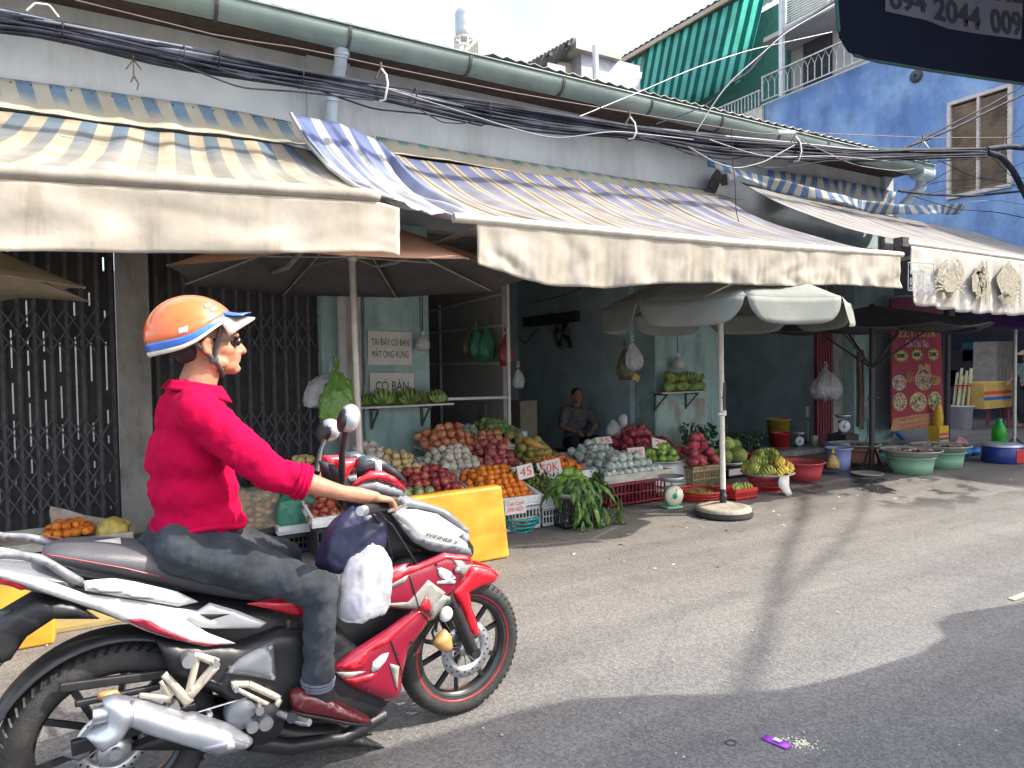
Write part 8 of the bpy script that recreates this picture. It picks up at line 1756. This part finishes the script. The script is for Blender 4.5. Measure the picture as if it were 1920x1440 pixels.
HM = ring([.001+.86*k/16 for k in range(17)], 0, org_m, 'helmet', RD, .012)
ring([.85, .88, .92, .955], .001, blu_m, 'blue_band', HM, .012); ring([.95, .98, 1.0], .003, crm, 'rim', HM, .014)
g = MB(); rows = []
for j in range(7):
    v = j/6; rows.append([shell(t, .93, .002)+V((.078*v*(.35+.65*math.cos(t*1.25)), .01*v*math.sin(t), -.006*v-.045*v*v*(abs(t)/1.15)**1.5+.004)) for t in [-1.15+2.3*i/24 for i in range(25)]])
g.grid(rows, uv=False); g.build('visor_peak', mat('frosted_peak', (.50, .46, .42), .35, transl=.35), HM, solid=.004)
g = MB(); rows = [[shell(t, u, .004+.03*w_)+V((.035*w_, 0, .0)) for t in [-.9+1.8*i/18 for i in range(19)]] for u, w_ in ((.80, 0), (.86, .15), (.91, .5), (.94, 1))]; g.grid(rows, uv=False); g.build('peak_base', blu_m, HM, solid=.004)
for s_ in (-1, 1):
    g = MB(); a_ = V((hx+.025, s_*.098, 1.655)); a2 = V((hx-.058, s_*.094, 1.605)); b_ = V((hx+.004, s_*.080, 1.548)); c_ = V((hx+.032, s_*.054, 1.512)); d_ = V((hx+.045, 0, 1.490))
    g.tube([a_, b_, c_, d_], .009, 6); g.tube([a2, b_], .009, 6); g.ell(b_, (.016, .008, .016)); g.build('strap', mat('grey_strap', (.06, .065, .07), .7) if s_ < 0 else bpy.data.materials['grey_strap'], HM)
# white glare highlights painted onto the shell
for tt, uu, w_ in ((-1.25, .55, .012), (-1.15, .66, .010), (-1.9, .78, .009)):
    g = MB(); g.grid([[shell(tt+.10*(i-3)/3*(w_/.01), uu+.035*(j-1), .0085) for i in range(7)] for j in range(3)], uv=False); g.build('painted_glare', decal_w, HM, solid=.001)

# ================================================================== seated seller and shopper
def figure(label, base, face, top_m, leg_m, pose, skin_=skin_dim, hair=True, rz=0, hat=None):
    T = thing('person', label, 'person', base, rz); J = {k: V(v) for k, v in pose.items()}
    g = MB(); h = J['head']; g.ell(h, (.088, .075, .105), nu=20, nv=14); g.ell(h+V((.035, 0, -.05)), (.055, .055, .055)); g.ell(h+V((.075, 0, -.09)), (.02, .024, .02)); g.limb([(h+V((.085, 0, .005)), .009), (h+V((.104, 0, -.028)), .012)], 8)
    g.ell(h+V((.088, 0, -.058)), (.01, .022, .008))
    for s_ in (-1, 1): g.ell(h+V((-.005, s_*.078, -.01)), (.018, .008, .03)); g.ell(h+V((.075, s_*.032, .022)), (.014, .024, .009))
    g.cap(h+V((-.01, 0, -.07)), .052, J['neck'], .055); g.cap(J['neck']+V((0, 0, -.05)), .09, J['hip'], .11); g.cap(J['shr'], .05, J['shl'], .05)
    for s_, a_, b_, c_ in ((-1, 'shr', 'elr', 'wrr'), (1, 'shl', 'ell', 'wrl')):
        g.limb([(J[a_], .05), (J[b_], .04), (J[c_], .026)]); w_ = J[c_]; d = (J[c_]-J[b_]).normalized(); sd = d.cross(V((0, 0, 1))).normalized(); g.cap(w_, .025, w_+d*.06, .028)
        for k in range(4): b2 = w_+d*.07+sd*(k-1.5)*.019; g.limb([(b2, .010), (b2+d*.035+V((0, 0, -.008)), .009), (b2+d*.055+V((0, 0, -.026)), .008)], 8)
        g.limb([(w_+d*.02+sd*.03*s_, .012), (w_+d*.06+sd*.05*s_, .010)], 8)
    for a_, b_, c_ in (('hr', 'kr', 'ar'), ('hl', 'kl', 'al')): g.limb([(J[a_], .08), (J[b_], .055), (J[c_], .035)]); g.cap(J[c_], .035, J[c_]+V((.13, 0, -.04)), .03)
    g.build('body', skin_, T, remesh=.009, smooth=2)
    g = MB(); g.cap(J['neck']+V((0, 0, -.07)), .12, J['hip']+V((0, 0, .08)), .15, 18); g.ell(lerp(J['neck'], J['hip'], .4), (.13, .19, .2)); g.cap(J['shr'], .07, J['shl'], .07)
    for a_, b_ in (('shr', 'elr'), ('shl', 'ell')): g.limb([(J[a_], .072), (lerp(J[a_], J[b_], .8), .062)])
    g.build('shirt', top_m, T, remesh=.014, smooth=3, disp=[(.03, .09)])
    g = MB(); g.ell(J['hip'], (.15, .17, .12))
    for a_, b_, c_ in (('hr', 'kr', 'ar'), ('hl', 'kl', 'al')): g.limb([(J[a_], .095), (J[b_], .072), (lerp(J[b_], J[c_], .85), .055)])
    g.build('trousers', leg_m, T, remesh=.014, smooth=3, disp=[(.02, .08)])
    if hair: g = MB(); g.ell(h+V((-.02, 0, .035)), (.088, .082, .082)); g.build('hair', hair_m, T, disp=[(.01, .02)])
    for s_ in (-1, 1):
        g = MB(); g.ell(h+V((.082, s_*.031, .006)), (.008, .011, .005)); g.build('eye', black_ink, T); 
    return T
q = aY(1082, 742, 8.0)
seat = dict(head=(0, 0, 1.05), neck=(-.04, 0, .88), shr=(-.06, -.17, .84), shl=(-.06, .17, .84), hip=(-.14, 0, .38), elr=(.06, -.25, .62), ell=(.08, .24, .62), wrr=(.26, -.12, .56), wrl=(.28, .10, .56), hr=(-.10, -.1, .36), hl=(-.10, .1, .36), kr=(.32, -.16, .44), kl=(.32, .16, .44), ar=(.34, -.16, .10), al=(.34, .16, .10))
z_ = q.z-1.05
figure('person with dark hair sitting in the shade behind the fruit, looking down', (q.x, 8.0, 0.0), 0, mat('grey_shirt', (.10, .10, .11), .85, var=.4, scale=30), mat('navy_trousers', (.02, .024, .045), .85), {k: (v[0], v[1], v[2]+(z_ if k not in ('ar', 'al') else 0)) for k, v in seat.items()}, rz=rad(-105))
ST_ = thing('stool', 'low dark stool under the seated person', 'stool', (q.x, 8.15, 0)); g = MB(); g.bb(-.18, .18, -.16, .16, .24+z_, .27+z_); g.build('seat', black_plastic, ST_)
for a_ in (-1, 1):
    for b_ in (-1, 1): g = MB(); g.bar((a_*.14, b_*.12, .24+z_), (a_*.16, b_*.14, .09), .03); g.build('leg', black_plastic, ST_)
st = dict(head=(.02, 0, 1.52), neck=(-.02, 0, 1.36), shr=(-.03, -.18, 1.31), shl=(-.03, .18, 1.31), hip=(-.04, 0, .90), elr=(.02, -.26, 1.06), ell=(.04, .25, 1.06), wrr=(.24, -.20, .98), wrl=(.24, .16, .98), hr=(-.03, -.1, .88), hl=(-.03, .1, .88), kr=(.03, -.11, .48), kl=(.0, .11, .48), ar=(-.03, -.11, .09), al=(-.05, .11, .09))
q = aY(1926, 700, 6.9)
FG = figure('person in a grey green shirt standing half out of frame at the right edge', (q.x, 6.9, 0), 0, mat('grey_green_shirt', (.17, .22, .20), .85, var=.15), mat('dark_trousers', (.03, .035, .04), .85), {k: (v[0], v[1], v[2]) for k, v in st.items()}, rz=rad(170))
g = MB(); h = V(st['head']); g.lathe([(.001, .16), (.05, .13), (.22, .03), (.23, .02), (.05, .10), (.001, .12)], (h.x, h.y, h.z+.0), 30); g.build('conical_hat', mat('straw_hat', (.35, .22, .13), .8, bump=.3), FG)
